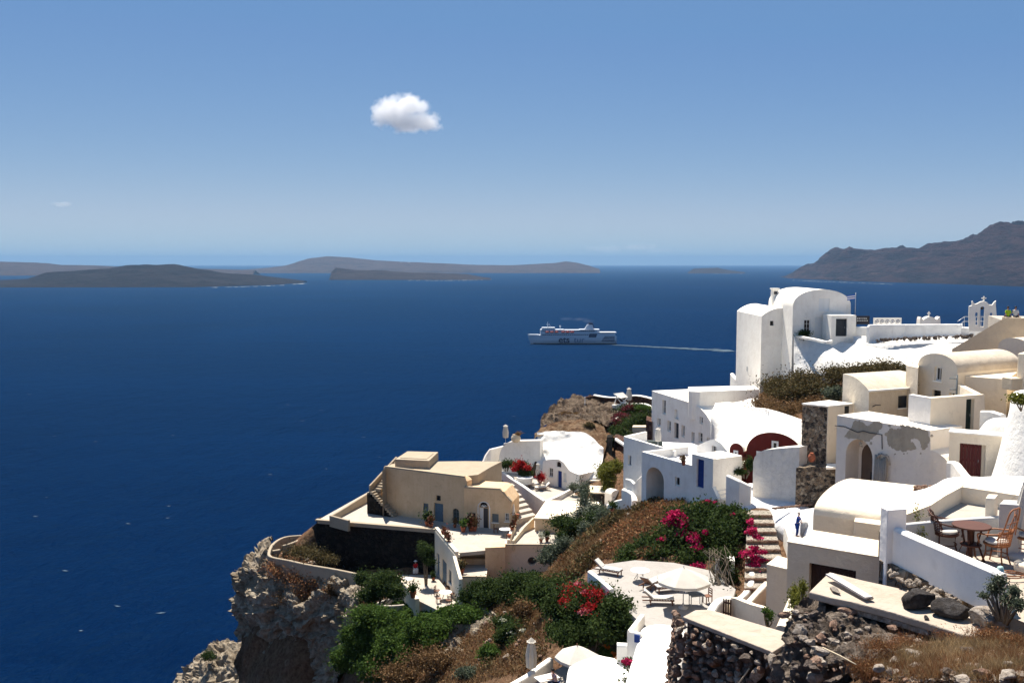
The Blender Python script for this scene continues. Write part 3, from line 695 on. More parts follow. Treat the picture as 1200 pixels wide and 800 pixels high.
# ------------------------------------------------------------------ terrain: a sheet through surveyed points
def G(px, py, z): return tuple(az(px, py, z))
def D(px, py, Y): return tuple(at(px, py, Y))
def E_(px, py, Y): p = at(px, py, Y); return (p.x, p.y, p.z-1.3)
TP = [
 # viewpoint hill (near)
 (0,-6,-2.2),(-6,2,-4),(4,3,-3.2),(12,3,-3),(25,3,-2.5),(40,5,-2),(60,10,0),(-12,6,-14),(-20,-6,-20),(-45,-6,-60),(60,-6,0),
 G(985,798,-6.4),G(960,792,-6.9),G(972,772,-6.95),G(955,806,-7.0),G(1040,790,-6.3),G(1200,798,-5.5),G(1100,770,-6.15),G(1200,752,-6.05),G(1010,775,-6.6),G(1030,740,-6.7),(7.6,17.2,-7.2),(9.0,17.6,-6.9),(12,19,-6.6),(16,20,-6.4),(22,20,-6),(35,20,-5),
 (4.4,13,-8.5),(3.0,10,-9),(2,6,-7),(5.6,16,-9.5),(6.1,19.5,-14),(8,21.5,-14.3),(13,22,-8.0),(3,18,-17),(-3,14,-24),(-12,20,-34),(-30,30,-70),
 # right-hand village slope
 (30,25,-6.3),(45,30,-5),(24,30,-8),(15,30,-20),(20,36,-13),(13,38,-21),(10,36,-22),(17,42,-18),(13.5,46,-20.3),(30,40,-9),(45,45,-6),(60,50,-3),
 (11,44,-22),(12.5,51,-21.3),(20,52,-15.5),(26,48,-13.5),(24,56,-14.2),(30,57,-12),(35,62,-9.5),(45,60,-7),(60,65,-3),
 G(930,620,-19.0),G(960,600,-18.3),(22,60,-16.5),(21,66,-17.2),G(935,590,-17.3),
 (26,63,-13.2),G(1040,489,-11.4),G(1010,500,-12),G(1060,489,-11.3),(31,68,-11.5),(36,70,-10),(45,70,-6),(60,75,-4),
 G(943,491,-13.4),G(918,480,-14.0),G(895,476,-15.0),G(893,463,-14.9),G(930,447,-13.4),G(1000,440,-11.9),G(1080,432,-10.8),(22.4,87.5,-18.5),(23.3,82,-18),(23.6,77.2,-17.6),(45,88,-8.5),(60,90,-7),
 (31,104.0,-13.5),(34,101.2,-12.9),(38,98.5,-12.2),(42,96,-11.6),(46,93,-11.0),(34,106,-9.5),(42,101.5,-9.0),(31,112,-14.6),(28,112,-15.6),(38,112,-9),(50,100,-7.8),(65,105,-7),(27,125,-40),(40,122,-30),(60,125,-25),(75,110,-12),(75,60,-3),
 # white quarter
 G(850,472,-20.5),G(870,500,-21.0),(18.5,84,-21.4),(22,80,-20.0),(20,74,-18.8),(25.5,96,-17.5),(24,88,-17.5),G(856,598,-18.2),G(880,590,-18.0),G(825,585,-18.4),G(850,586,-18.2),G(757,590,-20.9),G(735,598,-21.3),
 (22,112,-21.5),(18,118,-22),(13,117,-24.5),(12,100,-23.5),(16,95,-23),(10,88,-23),(18.5,100,-22),
 # steps, umbrella terrace
 G(888,596,-17.9),G(930,600,-18.0),G(905,690,-20.4),G(880,690,-20.8),G(920,668,-19.8),G(865,672,-20.8),G(842,680,-20.9),G(760,652,-20.9),G(700,662,-21.2),G(690,672,-21.4),G(745,745,-20.9),G(800,745,-20.9),G(830,715,-20.9),(9,40,-22),(12,40,-20.5),
 G(738,752,-23.6),G(722,720,-23.6),G(688,690,-23.4),G(650,700,-25.2),G(640,760,-25.6),G(600,790,-27.0),G(780,790,-24.9),G(700,790,-25.0),(0,44,-27),(8,44,-25),
 # ridge between the white quarter and the terrace
 G(735,600,-21.4),G(712,610,-22.4),G(760,592,-20.2),G(800,590,-19.2),G(840,600,-18.9),G(868,600,-18.6),G(690,640,-23.6),G(720,640,-22.4),G(770,640,-21.0),G(820,640,-19.8),G(862,640,-19.4),
 G(660,660,-25.6),G(690,622,-24.2),G(650,668,-27.2),G(668,690,-25.6),
 # hillside below the mansion
 G(600,700,-28.6),G(570,712,-30.4),G(540,712,-32.5),G(500,715,-32.8),G(600,740,-28.6),G(560,760,-30.5),G(530,790,-32.2),G(480,790,-34.5),G(560,800,-30.0),(-4,50,-31),(-14,55,-38),(-25,62,-48),
 G(450,700,-33.4),G(420,690,-34.2),G(465,690,-32.6),G(440,740,-35.5),G(410,720,-36.2),G(400,760,-39.0),G(440,790,-38),G(398,795,-42),(-22,80,-50),(-30,85,-70),(-45,80,-110),(-60,80,-131),
 G(425,676,-32.2),G(370,660,-32.6),G(330,650,-32.2),G(345,632,-31.6),G(390,640,-32.8),G(400,672,-33.4),
 (-27.5,107,-33),(-30,104,-40),(-29,96.5,-45),(-24,92,-42),(-33,100,-80),(-36,108,-75),(-45,104,-131),
 # mansion plateau
 (-21,102.2,-28.4),(-8.4,98.6,-28.4),(-20.8,99.0,-32.8),(-14,97.2,-32.8),(-9,96.0,-32.6),(-21.5,101,-32.6),G(467,673,-32.6),G(506,674,-32.5),G(500,690,-32.5),G(512,712,-32.6),(-7.7,93,-32.5),(-6.4,88.5,-32.5),(-5.6,87.2,-32.8),(-21,107,-28.6),(-14,104,-28.2),(-12,112,-26),(-3,112,-25),(0,100,-28.4),(-2.6,93,-30.4),(-6.9,90.5,-33.5),(-7.2,94.5,-33.2),(2,96,-28.4),(6,95,-28),(7,91.5,-28.2),(-5,91,-29.2),(-2.5,86.5,-30.2),(4,89,-30),
 (-24,110,-34),(-26,116,-60),(-20,122,-60),(-10,122,-50),(-6,117,-29),(0,119,-30),(-1,112,-28.0),(2,108,-27.9),(2,124,-45),
 # cave house terrace, knoll
 G(590,556,-27.7),G(640,580,-27.7),G(668,573,-27.7),G(690,575,-27.7),G(720,575,-25.5),G(700,600,-27),(9,97,-28),(5,105,-28),
 E_(636,545,114),E_(678,556,110),E_(627,508,118.5),E_(660,506,118),E_(690,508,117.5),E_(705,530,113),E_(706,548,109),
 E_(640,497,123),E_(633,500,121),E_(628,502,128),E_(650,480,129),E_(672,480,131),E_(672,490,127),E_(700,500,122),E_(712,496,122),E_(655,470,139),E_(680,464,142),E_(712,474,136),E_(735,474,137),E_(765,474,136),E_(720,486,129),E_(740,500,121),E_(760,510,116),E_(725,515,114),E_(730,540,108),E_(715,545,106),
 (0,130,-60),(8,142,-45),(18,150,-45),(30,145,-50),(5,160,-131),(40,160,-131),(-40,130,-131),(75,150,-131),(75,128,-60),(-60,160,-131),(-60,-6,-131),(75,160,-131),(-60,40,-131),(-45,60,-110),
]
PTS = np.array(TP); r_ = delaunay_2d_cdt([Vector((p[0], p[1])) for p in TP], [], [], 0, 1e-6)
tri = r_[2]; co2 = np.array([v[:] for v in r_[0]]); orig = [o[0] for o in r_[3]]; zz = PTS[orig, 2]
gx = np.arange(-60, 75.01, .55); gy = np.arange(-6, 160.01, .55); GX, GY = np.meshgrid(gx, gy); GZ = np.full(GX.shape, -131.0)
for t3 in tri:
    a, b, c = co2[list(t3)]; za, zb_, zc = zz[list(t3)]
    x0, x1 = min(a[0], b[0], c[0]), max(a[0], b[0], c[0]); y0, y1 = min(a[1], b[1], c[1]), max(a[1], b[1], c[1])
    i0, i1 = np.searchsorted(gx, x0-1e-6), np.searchsorted(gx, x1+1e-6); j0, j1 = np.searchsorted(gy, y0-1e-6), np.searchsorted(gy, y1+1e-6)
    X, Y = GX[j0:j1, i0:i1], GY[j0:j1, i0:i1]; den = (b[1]-c[1])*(a[0]-c[0])+(c[0]-b[0])*(a[1]-c[1])
    if abs(den) < 1e-9: continue
    l1 = ((b[1]-c[1])*(X-c[0])+(c[0]-b[0])*(Y-c[1]))/den; l2 = ((c[1]-a[1])*(X-c[0])+(a[0]-c[0])*(Y-c[1]))/den; l3 = 1-l1-l2
    k = (l1 > -1e-6) & (l2 > -1e-6) & (l3 > -1e-6); GZ[j0:j1, i0:i1][k] = (l1*za+l2*zb_+l3*zc)[k]
for _ in range(1):
    P = np.pad(GZ, 1, mode='edge'); GZ = (P[:-2,1:-1]+P[2:,1:-1]+P[1:-1,:-2]+P[1:-1,2:]+4*GZ)/8
sl = np.hypot(*np.gradient(GZ, .55)); amp = np.clip(.10+.22*sl, .1, 1.6)
GZ = GZ+amp*fbm(GX*.45, GY*.45, oct=5, seed=77)*np.clip((GY-8)/20, .25, 1)-.03
GXX = GX+np.clip(sl-.8, 0, 2)*.7*fbm(GX*.3, GY*.3, GZ*.25, 3, 88)
hh, ww = GX.shape; idx = np.arange(hh*ww).reshape(hh, ww)
TV = np.stack([GXX, GY, GZ], -1).reshape(-1, 3); TF = np.stack([idx[:-1,:-1], idx[:-1,1:], idx[1:,1:], idx[1:,:-1]], -1).reshape(-1, 4)
m = rocky('hillside_soil_and_rock', [(.11,.06,.035),(.20,.125,.075),(.16,.085,.05),(.30,.22,.15)], .45, 1.0, 2.4)
ter = mesh_np('terrain', TV, TF, m, None, True); tag(ter, kind='structure')
BVH = BVHTree.FromPolygons([tuple(v) for v in TV], [tuple(f) for f in TF])
def ground(x, y):
    h = BVH.ray_cast(Vector((x, y, 60)), Vector((0, 0, -1)))
    return h[0].z if h[0] else None
def hit(px, py):
    h = BVH.ray_cast(Vector((0, 0, 0)), ray(px, py).normalized()); return h[0]
def scatter(poly_px, n, rs, jitter=0):
    """points on the ground inside the area whose outline is seen at these photo pixels"""
    Q = [hit(*p) for p in poly_px]; Q = [(q.x, q.y) for q in Q if q is not None]; Q = np.array(Q)
    lo, hi = Q.min(0), Q.max(0); out = []
    while len(out) < n:
        c = lo+(hi-lo)*rs.rand(400, 2); ins = np.zeros(400, bool); j = len(Q)-1
        for i in range(len(Q)):
            a, b = Q[i], Q[j]; k = ((a[1] > c[:,1]) != (b[1] > c[:,1])) & (c[:,0] < (b[0]-a[0])*(c[:,1]-a[1])/(b[1]-a[1]+1e-12)+a[0]); ins ^= k; j = i
        if not ins.any(): break
        for x, y in c[ins]:
            z = ground(x, y)
            if z is not None: out.append((x, y, z))
            if len(out) >= n: break
    return np.array(out)
# ------------------------------------------------------------------ buildings
def prof_px(w, pts): return [w.sz(*p) for p in pts]
# ===== white barrel-roofed house on the crest
H = thing('barrel_roofed_house', 'tall white house with a big barrel roof and shuttered upper window, on the crest', 'house', (34, 106, -15))
w = Wall((31.3, 105), (37.75, 105)); zs = -4.86
prof = [(0, -15.5), (6.45, -15.5), (6.45, zs)]+arc(0, 6.45, zs, -2.95, 26, .85)[1:-1]+[(0, zs)]
n0 = 2
win1, dbl, upw = w.rect(941.5, 374, 950, 390), w.rect(955, 371.5, 969, 398), w.rect(959.5, 349.5, 972, 364.5)
walls, roof = solid(w, prof, [(rpoly(win1), .22), (rpoly(dbl), .22), (rpoly(upw), .12)], 10, roof_from=set(range(n0, n0+26)))
weld(walls.build('wall', WHITE2, H)); weld(roof.build('roof', WHITE2, H))
window(H, w, win1, reveal=.22, bars=(1, 2), fw=.12); window(H, w, upw, WPAINT, WPAINT, reveal=.12, bars=(1, 0), fw=.05, name='shuttered_window')
door(H, w, dbl, WPAINT, .22, 2, 'double_door', 3)
ch = MB().box((31.6, 113.5, -5), (.75, .75, 1.85)); ch.box((31.6, 113.5, -3.15), (.95, .95, .12)); ch.build('chimney', WHITE2, H)
ck = MB().box((31.6, 113.1, -3.75), (.4, .06, .35)); ck.build('chimney_opening', DARKM, H)
# lower wing with a half barrel roof
w = Wall((28.9, 109), (31.295, 109)); prof = [(0, -17.6), (2.395, -17.6), (2.395, -5.2), (1.9, -5.22), (1.4, -5.32), (.95, -5.5), (.55, -5.72), (.25, -5.93), (0, -6.15)]
sw = w.rect(902.3, 376, 906.5, 381.5)
T_ = thing('tower_wing', 'narrow tall white wing with one tiny dark window, left of the barrel-roofed house', 'house wing', (30, 110, -17))
walls, roof = solid(w, prof, [(rpoly(sw), .3)], 12, roof_from={2,3,4,5,6,7}); weld(walls.build('wall', WHITE2, T_)); weld(roof.build('roof', WHITE2, T_))
window(T_, w, sw, DARKM, reveal=.3, bars=(0, 0), fw=.03)
v_ = MB()
for k in range(4): v_.box((28.88, 115.2, -13.2+k*.14), (.03, .4, .07))
v_.build('vent_grille', GREYSH, T_)
pl_ = thing('skirting_parapet', 'low curved white parapet wrapping the foot of the tall white wing', 'wall', (27, 110, -16))
wallrun(smooth_line([az(893, 459, -15.2), az(876, 452, -15.2), az(863, 443, -15.2), az(858, 437, -15.1)]), .5, 3.2, 'wall', WHITE2, pl_)
# porch block with dark door
P_ = thing('porch_block', 'small white cube porch with a dark slate door beside the barrel-roofed house', 'porch', (36, 102, -9))
w = Wall(at(974, 385, 102), at(1003, 385, 102)); pr = w.rect(974, 369.5, 1003, 397); dr = w.rect(979.5, 373.5, 992.5, 394)
walls, _ = solid(w, rpoly((pr[0], -9.8, pr[2], pr[3])), [(rpoly(dr), .3)], 2.95); walls.build('wall', WHITE2, P_); door(P_, w, dr, NAVY, .3)
sg = thing('name_board', 'black board with faint white lettering on the crest wall beside the porch', 'sign', tuple(at(1010, 382, 103)))
w = Wall(at(1002, 375, 103), at(1019, 375, 103)); r = w.rect(1002.3, 370, 1018.8, 380); mb = MB(); vs = [w.pt(a, z, o) for o in (0, .06) for a, z in rpoly(r)]
mb.add(vs, [(0,3,2,1),(4,5,6,7),(0,1,5,4),(1,2,6,5),(2,3,7,6),(3,0,4,7)]); mb.build('board', mat('black_board_paint', (.012,.014,.025), .5), sg)
mb = MB(); random.seed(2)
for row in range(2):
    a = r[0]+.15
    while a < r[2]-.25:
        L = random.uniform(.06, .16); z = r[3]-.32-row*.25
        mb.add([w.pt(a, z, .065), w.pt(a+L, z, .065), w.pt(a+L, z+.08, .065), w.pt(a, z+.08, .065)], [(0,1,2,3)]); a += L+.07
mb.build('lettering', WPAINT, sg)
[MB().bar(w.pt(a, r[1]-1.1, .03), w.pt(a, r[1], .03), .06).build('post', DARKM, sg) for a in (r[0]+.1, r[2]-.1)]
# flag
fl = thing('flag_pole', 'thin pole with a small blue and white striped flag behind the barrel roof', 'flag', tuple(at(1002, 372, 104)))
p = at(1002, 372, 104); MB().tube([p-Vector((0,0,.8)), p+Vector((0,0,2.75))], .04, 6).build('pole', METAL, fl)
FB = cloth('flag_blue', (.03,.10,.42)); k_ = MB(); bl_ = []
for i in range(5):
    for j in range(9):
        x0 = p.x-.03-j*.1; x1 = x0-.1; z1 = p.z+2.55-i*.11-j*.012; wy = lambda x: p.y+.06*math.sin((p.x-x)*7)
        bl_.append(1 if (i % 2 == 0 or (j < 4 and i < 3 and j != 1 and i != 1)) else 0); k_.add([(x0, wy(x0), z1), (x1, wy(x1), z1-.012), (x1, wy(x1), z1-.122), (x0, wy(x0), z1-.11)], [(0,1,2,3)])
f_ = k_.build('flag_cloth', C_WHITE, fl); f_.data.materials.append(FB); [setattr(p_, 'material_index', b_) for p_, b_ in zip(f_.data.polygons, bl_)]; weld(f_)
# ===== crest walls
def box_wall(name, label, cat, pts, m, thick, h, zb=None, group=None, round_=True):
    p = pts[0]; t = thing(name, label, cat, (p[0], p[1], p[2]-(h if not isinstance(h, list) else h[0])), group)
    wallrun(pts, thick, h, 'wall', m, t, round_=round_, zb=zb); return t
box_wall('parapet_wall', 'long white parapet wall along the crest under the lattice balustrade', 'wall', [az(1017, 383, -6.7), az(1018.5, 380.2, -6.45), az(1060, 379.8, -6.45), az(1110, 379.5, -6.3), az(1128, 379.5, -6.25)], WHITE3, .5, 2.6)
box_wall('parapet_wall', 'lower white wall end on the crest in front of the belfry', 'wall', [az(1128, 383, -6.4), az(1160, 383.5, -6.3), az(1185, 384, -6.2)], WHITE3, .5, 2.6)
box_wall('stub_wall', 'short white wall between the porch cube and the black name board', 'wall', [az(1001, 382.5, -6.9), az(1018, 383, -6.9)], WHITE3, .4, 2)
lt = thing('lattice_balustrade', 'white balustrade pierced by a row of rings on the crest wall', 'balustrade', tuple(at(1040, 380, 101.5)))
w = Wall(at(1024, 376, 101.5), at(1056.5, 376, 101.5)); r = w.rect(1024, 372.4, 1056.5, 381); cy_ = (r[1]+r[3])/2-.02; rr = .25; hs = []
for k in range(5):
    cx = r[0]+.36+k*(r[2]-r[0]-.72)/4; hs.append([(cx+rr*math.cos(a*math.pi/6), cy_+rr*math.sin(a*math.pi/6)) for a in range(12)])
walls, _ = solid(w, rpoly(r), hs, .16, through=True); walls.build('panel', WHITE2, lt)
mb = MB()
for k in range(5):
    cx = r[0]+.36+k*(r[2]-r[0]-.72)/4; MB().tube([w.pt(cx+.13*math.cos(a*math.pi/5), cy_+.13*math.sin(a*math.pi/5), -.08) for a in range(10)], .05, 5, True).build('ring', WHITE2, lt)
# chapel gable with cross
cg = thing('chapel_gable', 'small white chapel gable with curled horns and a cross on the crest', 'chapel top', tuple(at(1090, 381, 103)))
w = Wall(at(1077, 375, 103), at(1102, 375, 103)); pts = [(1077,386),(1102.5,386),(1102,374),(1101.5,371),(1100,372),(1098,374.5),(1095.5,373),(1093,371.5),(1090,370.8),(1087,371.5),(1084.5,373),(1082,374.8),(1080.5,372),(1079,371.2),(1078,374)]
walls, _ = solid(w, prof_px(w, pts), [], .8); walls.build('wall', WHITE2, cg)
def cross(par, p, h, wd, th):
    mb = MB(); mb.bar(p, p+Vector((0,0,h)), th); mb.bar(p+Vector((-wd/2,0,h*.64)), p+Vector((wd/2,0,h*.64)), th); mb.build('cross', WHITE2, par)
a, z = w.sz(1090.3, 371); cross(cg, w.pt(a, z-.05, -.4), .6, .36, .09)
# belfry
bf = thing('belfry', 'white bell wall with three arched openings, horned top and a cross', 'belfry', tuple(at(1151, 384, 90)))
w = Wall(at(1135, 370, 90.5), at(1168, 370, 89.5)); pts = [(1135.5,388),(1167,388),(1167,371),(1168,370),(1167,357),(1167.2,352.5),(1165,354),(1162.5,357.5),(1159.5,357),(1157,354.5),(1153,353),(1149,353.5),(1145.5,355.5),(1143,356.5),(1141,355),(1139.5,352.3),(1138.6,353.5),(1139,358),(1135.6,358.8),(1135,370.5)]
hs = [apoly(w.rect(1142.6, 366, 1145.6, 381.5)), apoly(w.rect(1148.6, 359, 1153.4, 383)), apoly(w.rect(1159.8, 366.5, 1163, 382))]
walls, _ = solid(w, prof_px(w, pts), hs, .75, through=True); walls.build('wall', WHITE2, bf)
a, z = w.sz(1153, 353); cross(bf, w.pt(a, z-.05, -.35), .52, .42, .1)
MB().lathe(w.pt(w.sz(1151, 364)[0], -4.45, -.38), [(.16,0),(.13,.06),(.09,.2),(.03,.27)], 10).build('bell', mat('bronze', (.12,.08,.04), .4, .5, .8), bf)
rl = thing('railing', 'thin pale metal railing along the crest behind the belfry', 'railing', tuple(at(1150, 384, 91.5)))
mb = MB(); line = [at(1122, 383, 88), at(1130, 377, 91.5), at(1172, 377, 91.5), at(1215, 377, 91.5)]
for dz in (.05, .5): mb.tube([p+Vector((0,0,dz)) for p in line], .035, 5)
for k in range(14): p = line[1].lerp(line[3], k/13); mb.tube([p-Vector((0,0,.7)), p+Vector((0,0,.5))], .03, 5)
mb.build('rail', METAL, rl)
# row of dark stones on the ledge
random.seed(8); t = thing('stone_edging', 'row of dark loose stones edging the white ledge under the crest wall', 'stones', tuple(az(1080, 396, -7.9)))
it = []
for k in range(120):
    x = random.uniform(1025, 1140); y = 399-(x-1025)*.047+random.uniform(-1.6, 1.2); p = at(x, y, 98-(x-1025)*.04); s_ = random.uniform(.1, .24); it.append((p[:], (s_*1.3, s_, s_*.8), k))
rocks('stone', it, STN_DARK, t, 1, .3)
ledge = patch('white_ledge', [[(1000,394,101.2),(1040,394,101),(1090,393.5,98.5),(1140,392,97),(1175,392,96)],[(1000,397,101.1),(1040,400,98),(1090,398,95.5),(1140,396.5,93.5),(1175,396,92)],[(1000,401,100.8),(1040,404,96),(1090,402,93.5),(1140,401,91.5),(1175,401,90)]], WSLOPE, None, 6, .03, .8, 3, skirt=1.0)
tag(ledge, 'broad white-painted ledge below the crest wall and its stones', 'ledge')
s1 = patch('whitewashed_bank', [[(930.5,392.5,104.9),(950,394,104.3),(970,399,103),(1005,402,100.2),(1060,404.5,94.9),(1110,402.5,92.6),(1155,401.5,90.2)],
   [(931,412,103.8),(950,413,102.7),(970,414,100.9),(1005,413,98.6),(1060,414,93.4),(1110,414,90.8),(1155,414,88.2)],
   [(931,442,102),(950,440,100.4),(970,438,98.8),(1005,436,95.5),(1060,436,90),(1110,438,86.5),(1155,441,83.5)]], WSLOPE, None, 9, .22, .35, 5, skirt=2)
tag(s1, 'rough whitewashed rock bank dropping from the barrel-roofed house to the brush', 'bank')
box_wall('coping_wall', 'thin white coping curving round the terrace of the barrel-roofed house', 'wall', smooth_line([az(931.5, 392, -8.0), az(945, 394.5, -8.0), az(958, 397, -8.02), az(969, 399.5, -8.05), az(974, 398, -8.05)]), WHITE2, .3, .3)
# stair parapet in tan and platform behind it
tw = thing('tan_stair_wall', 'tall aged tan wall with a long sloping coping rising to the two sitters', 'wall', (36, 76, -9))
w = Wall(at(1116, 400, 79), at(1235, 400, 73)); pts = [(1115.5,425),(1240,425),(1240,373),(1182,372.8),(1176,373.4),(1171,376),(1150,388.5),(1130,400.5),(1115.6,409)]
walls, _ = solid(w, prof_px(w, pts), [], .45); walls.build('wall', CREAMD, tw, bevel=.05)
pf = MB().prism([(40.9,77.4,-4.9),(50,73.6,-4.9),(56,84,-4.9),(44.5,88,-4.9)], -12).build('upper_path', PAVE); tag(pf, kind='structure')
bv = thing('small_vault', 'small sunlit cream vault set against the tall tan wall', 'vault', (37.5, 72, -9))
w = Wall(at(1169.5, 405, 73.5), at(1207, 405, 71.0)); L = w.L; zs = w.sz(1172, 411)[1]; za = w.sz(1185, 395.5)[1]
walls, roof = solid(w, [(0, zs-2), (L, zs-2), (L, zs+.4)]+arc(0, L, zs+.1, za, 18, .7)[1:-1]+[(0, zs)], [], 2.6, roof_from=set(range(2, 20))); weld(walls.build('wall', CREAM, bv)); weld(roof.build('roof', CREAM, bv))
# ===== V1: vaulted house with window
V1 = thing('vaulted_house', 'pale vaulted house with long weathered tan barrel roof and one upright window', 'house', (28, 65, -13))
A, B, C_ = az(1075.5, 430, -7.5), az(1122, 437, -7.5), az(1196, 430.5, -7.5); w = Wall(A, B); L = w.L; dv = xy(C_)-xy(B)
prof = [(0, -13.5), (L, -13.5), (L, -7.5)]+arc(0, L, -7.5, -6.35, 24, .8)[1:-1]+[(0, -7.5)]
wn = w.rect(1095, 430, 1103.3, 446.3); w2 = w.rect(1092, 457, 1102.5, 466); w3 = w.rect(1112, 460, 1119.5, 466)
walls, roof = solid(w, prof, [(rpoly(wn), .25), (rpoly(w2), .3), (rpoly(w3), .3)], roof_from=set(range(2, 26)), dv=dv)
weld(walls.build('wall', CREAM, V1)); weld(roof.build('roof', ROOFT, V1)); window(V1, w, wn, reveal=.25, bars=(1, 0), fw=.09); window(V1, w, w2, DARKM, reveal=.3, bars=(0,0), sill=False); window(V1, w, w3, reveal=.3, bars=(1, 0), sill=False)
hs = [az(1065, 433, -7.9), az(1076, 433, -7.7)]
mb = MB().prism([az(1062, 428, -7.4), az(1076, 431, -7.4), az(1077, 427, -7.4), az(1064, 425, -7.4)], -13); mb.build('side_block', CREAM, V1)
pp = MB(); p0 = B+Vector((-.12,-.25,0)); pp.tube([p0+Vector((0,0,-.1)), p0+Vector((0,0,-2.6))], .06, 6); pp.tube([p0+Vector((0,0,-.35)), p0+Vector((-.45,.2,-.35))], .05, 6); pp.tube([p0+Vector((0,0,-1.1)), p0+Vector((-.4,.2,-1.1))], .05, 6); pp.build('drain_pipe', GREYSH, V1)
V1b = thing('low_annex', 'plain pale annex with a flat top in front of the long tan barrel roof', 'annex', (29, 62, -13))
MB().prism([az(1123.5, 438, -7.75), az(1131, 440.5, -7.75), az(1181, 444, -7.75), az(1192, 436, -7.75), az(1188, 432, -7.75)], -13).build('wall', CREAM, V1b, bevel=.04)
MB().box(tuple(at(1187, 456, 60)), (.95, .9, .75), .2).build('water_box', CREAMD, V1b, bevel=.03)
# tall wall slice at the right edge behind
box_wall('boundary_wall', 'white garden wall stepping down right of the low annex', 'wall', [at(1150, 481, 57), at(1163, 481, 56.5), at(1176, 485, 55.5)], WHITE3, .35, 4)
eb = thing('edge_house', 'plain white house corner cut by the picture edge beyond the low annex', 'house', (33, 60, -12))
MB().prism([at(1193, 414, 60), at(1230, 414, 58), at(1240, 412, 66), at(1200, 412, 66)], -12).build('wall', CREAM, eb, bevel=.05)
# ===== V2: small vaulted store
V2 = thing('vaulted_store', 'low store with a smooth cream barrel roof and one small square window', 'outbuilding', (26, 69, -13))
A, B, C_ = az(987.6, 450, -9.0), az(1018.5, 458, -9.0), az(1087, 453, -9.0); w = Wall(A, B); L = w.L; dv = xy(C_)-xy(B)
prof = [(0, -13.4), (L, -13.4), (L, -9.0)]+[(L*(1-q), -9.0+.78*math.sin(min(1, q/.75)*math.pi/2)**.9) for q in [i/14 for i in range(1, 15)]]
walls, roof = solid(w, prof, [], roof_from=set(range(2, 16)), dv=dv); weld(walls.build('wall', CREAM, V2)); weld(roof.build('roof', ROOFT, V2))
w = Wall(B, C_); wn = w.rect(1052.3, 463.5, 1061.5, 477.5); mb = MB(); panel(mb, w, [(0.02, -13.3), (w.L-.02, -13.3), (w.L-.02, -9.12), (.02, -9.12)], [rpoly(wn)], .02)
h = rpoly(wn); a_ = [w.pt(*q, .02) for q in h]; b_ = [w.pt(*q, .3-.32) for q in h]; mb.add(a_+b_, [(i, (i+1) % 4, 4+(i+1) % 4, 4+i) for i in range(4)]); mb.build('front_wall', CREAMD, V2)
window(V2, w, wn, DARKM, reveal=-.0, proud=-.005, bars=(0, 0), fw=.04, sill=True)
ev = MB().bar(B+Vector((-.02,-.06,0)), C_+Vector((0,-.06,0)), .14, .1); ev.build('eaves', WHITE3, V2)
pp = MB(); q = at(1012, 487, 66); pp.tube([q, at(1021, 477, 66.2), at(1026, 474.5, 66), at(1032, 474.5, 66)], .035, 5); pp.build('handrail', DARKM, V2)
# ===== V3: yard wall with tall dark door
V3 = thing('yard_house', 'boxy pale yard wall with a tall narrow dark green door', 'yard wall', (27, 58, -13))
A, B, C_ = az(1065, 462, -8.3), az(1091, 466.3, -8.3), az(1153.5, 462, -8.3)
w = Wall(B, C_); dr = w.rect(1131.8, 467.5, 1141.3, 506); d1 = xy(C_)-xy(B)
walls, _ = solid(w, [(0, -13.5), (w.L, -13.5), (w.L+.15, -9.7), (w.L, -8.3), (0, -8.3)], [(rpoly(dr), .3)], .45); walls.build('wall', CREAM, V3)
door(V3, w, dr, wood('dark_green_door_paint', (.008,.02,.018), .6), .3)
wa = Wall(A, B); walls, _ = solid(wa, [(0, -13.5), (wa.L-.004, -13.5), (wa.L-.004, -8.303), (0, -8.303)], [], .4); walls.build('side_wall', WHITE3, V3)
wr = Wall(C_, C_+Vector((1.2, 5, 0))); MB().prism([C_+Vector((-.4,.46,-.003)), C_+Vector((0,.46,-.003)), C_+Vector((1.0,5,-.003)), C_+Vector((.6,5,-.003))], -13.5).build('end_wall', CREAM, V3)
MB().prism([A+Vector((.4,.3,-1.6)), B+Vector((0,.46,-1.6)), C_+Vector((-.4,.47,-1.6)), C_+Vector((.6,4.6,-1.6)), A+Vector((1.6,3,-1.6))], -13.4).build('yard_floor', PAVE, V3)
bw = thing('curved_bank_wall', 'small rounded white bank wall between the yard wall and the round tower', 'wall', tuple(at(1165, 520, 55)))
patch('wall', [[(1146,507,56.5),(1152,498,56.5),(1158,492,56.3),(1168,489,55.5),(1182,489,54)],[(1144,512,56.2),(1150,507,56),(1158,502,55.7),(1168,500,55),(1182,500,53.6)],[(1143,530,55.5),(1150,530,55.3),(1158,530,55),(1168,530,54.5),(1182,530,53.2)]], WHITE3, bw, 6, .05, .8, 3)
# ===== V5: rubble tower with plastered side
V5 = thing('rubble_tower', 'ruined rubble-faced block with a flat white top and a tiny dark window', 'ruin', (22.5, 68, -17))
z = -10.3; P1, P2, P3, P4 = az(940.5, 474, z), az(969.5, 477, z), az(999, 474.3, z), az(972, 470.6, z)
MB().prism([P1, P2, P3, P4], -17.5).build('rubble_wall', STONE_M, V5)
MB().prism([P1+Vector((-.08,-.05,.12)), P2+Vector((0,-.12,.12)), P3+Vector((.1,0,.12)), P4+Vector((0,.1,.12))], -10.297).build('roof', WHITE2, V5, bevel=.03)
w = Wall(P2, P3); wn = w.rect(989, 475.5, 994.3, 484.2); walls, _ = solid(w, [(.02, -17.4), (w.L, -17.4), (w.L, -10.31), (.02, -10.31)], [(rpoly(wn), .04)], -.05)
mb = MB(); panel(mb, w, [(.02, -17.4), (w.L, -17.4), (w.L, -10.31), (.02, -10.31)], [rpoly(wn)], .05)
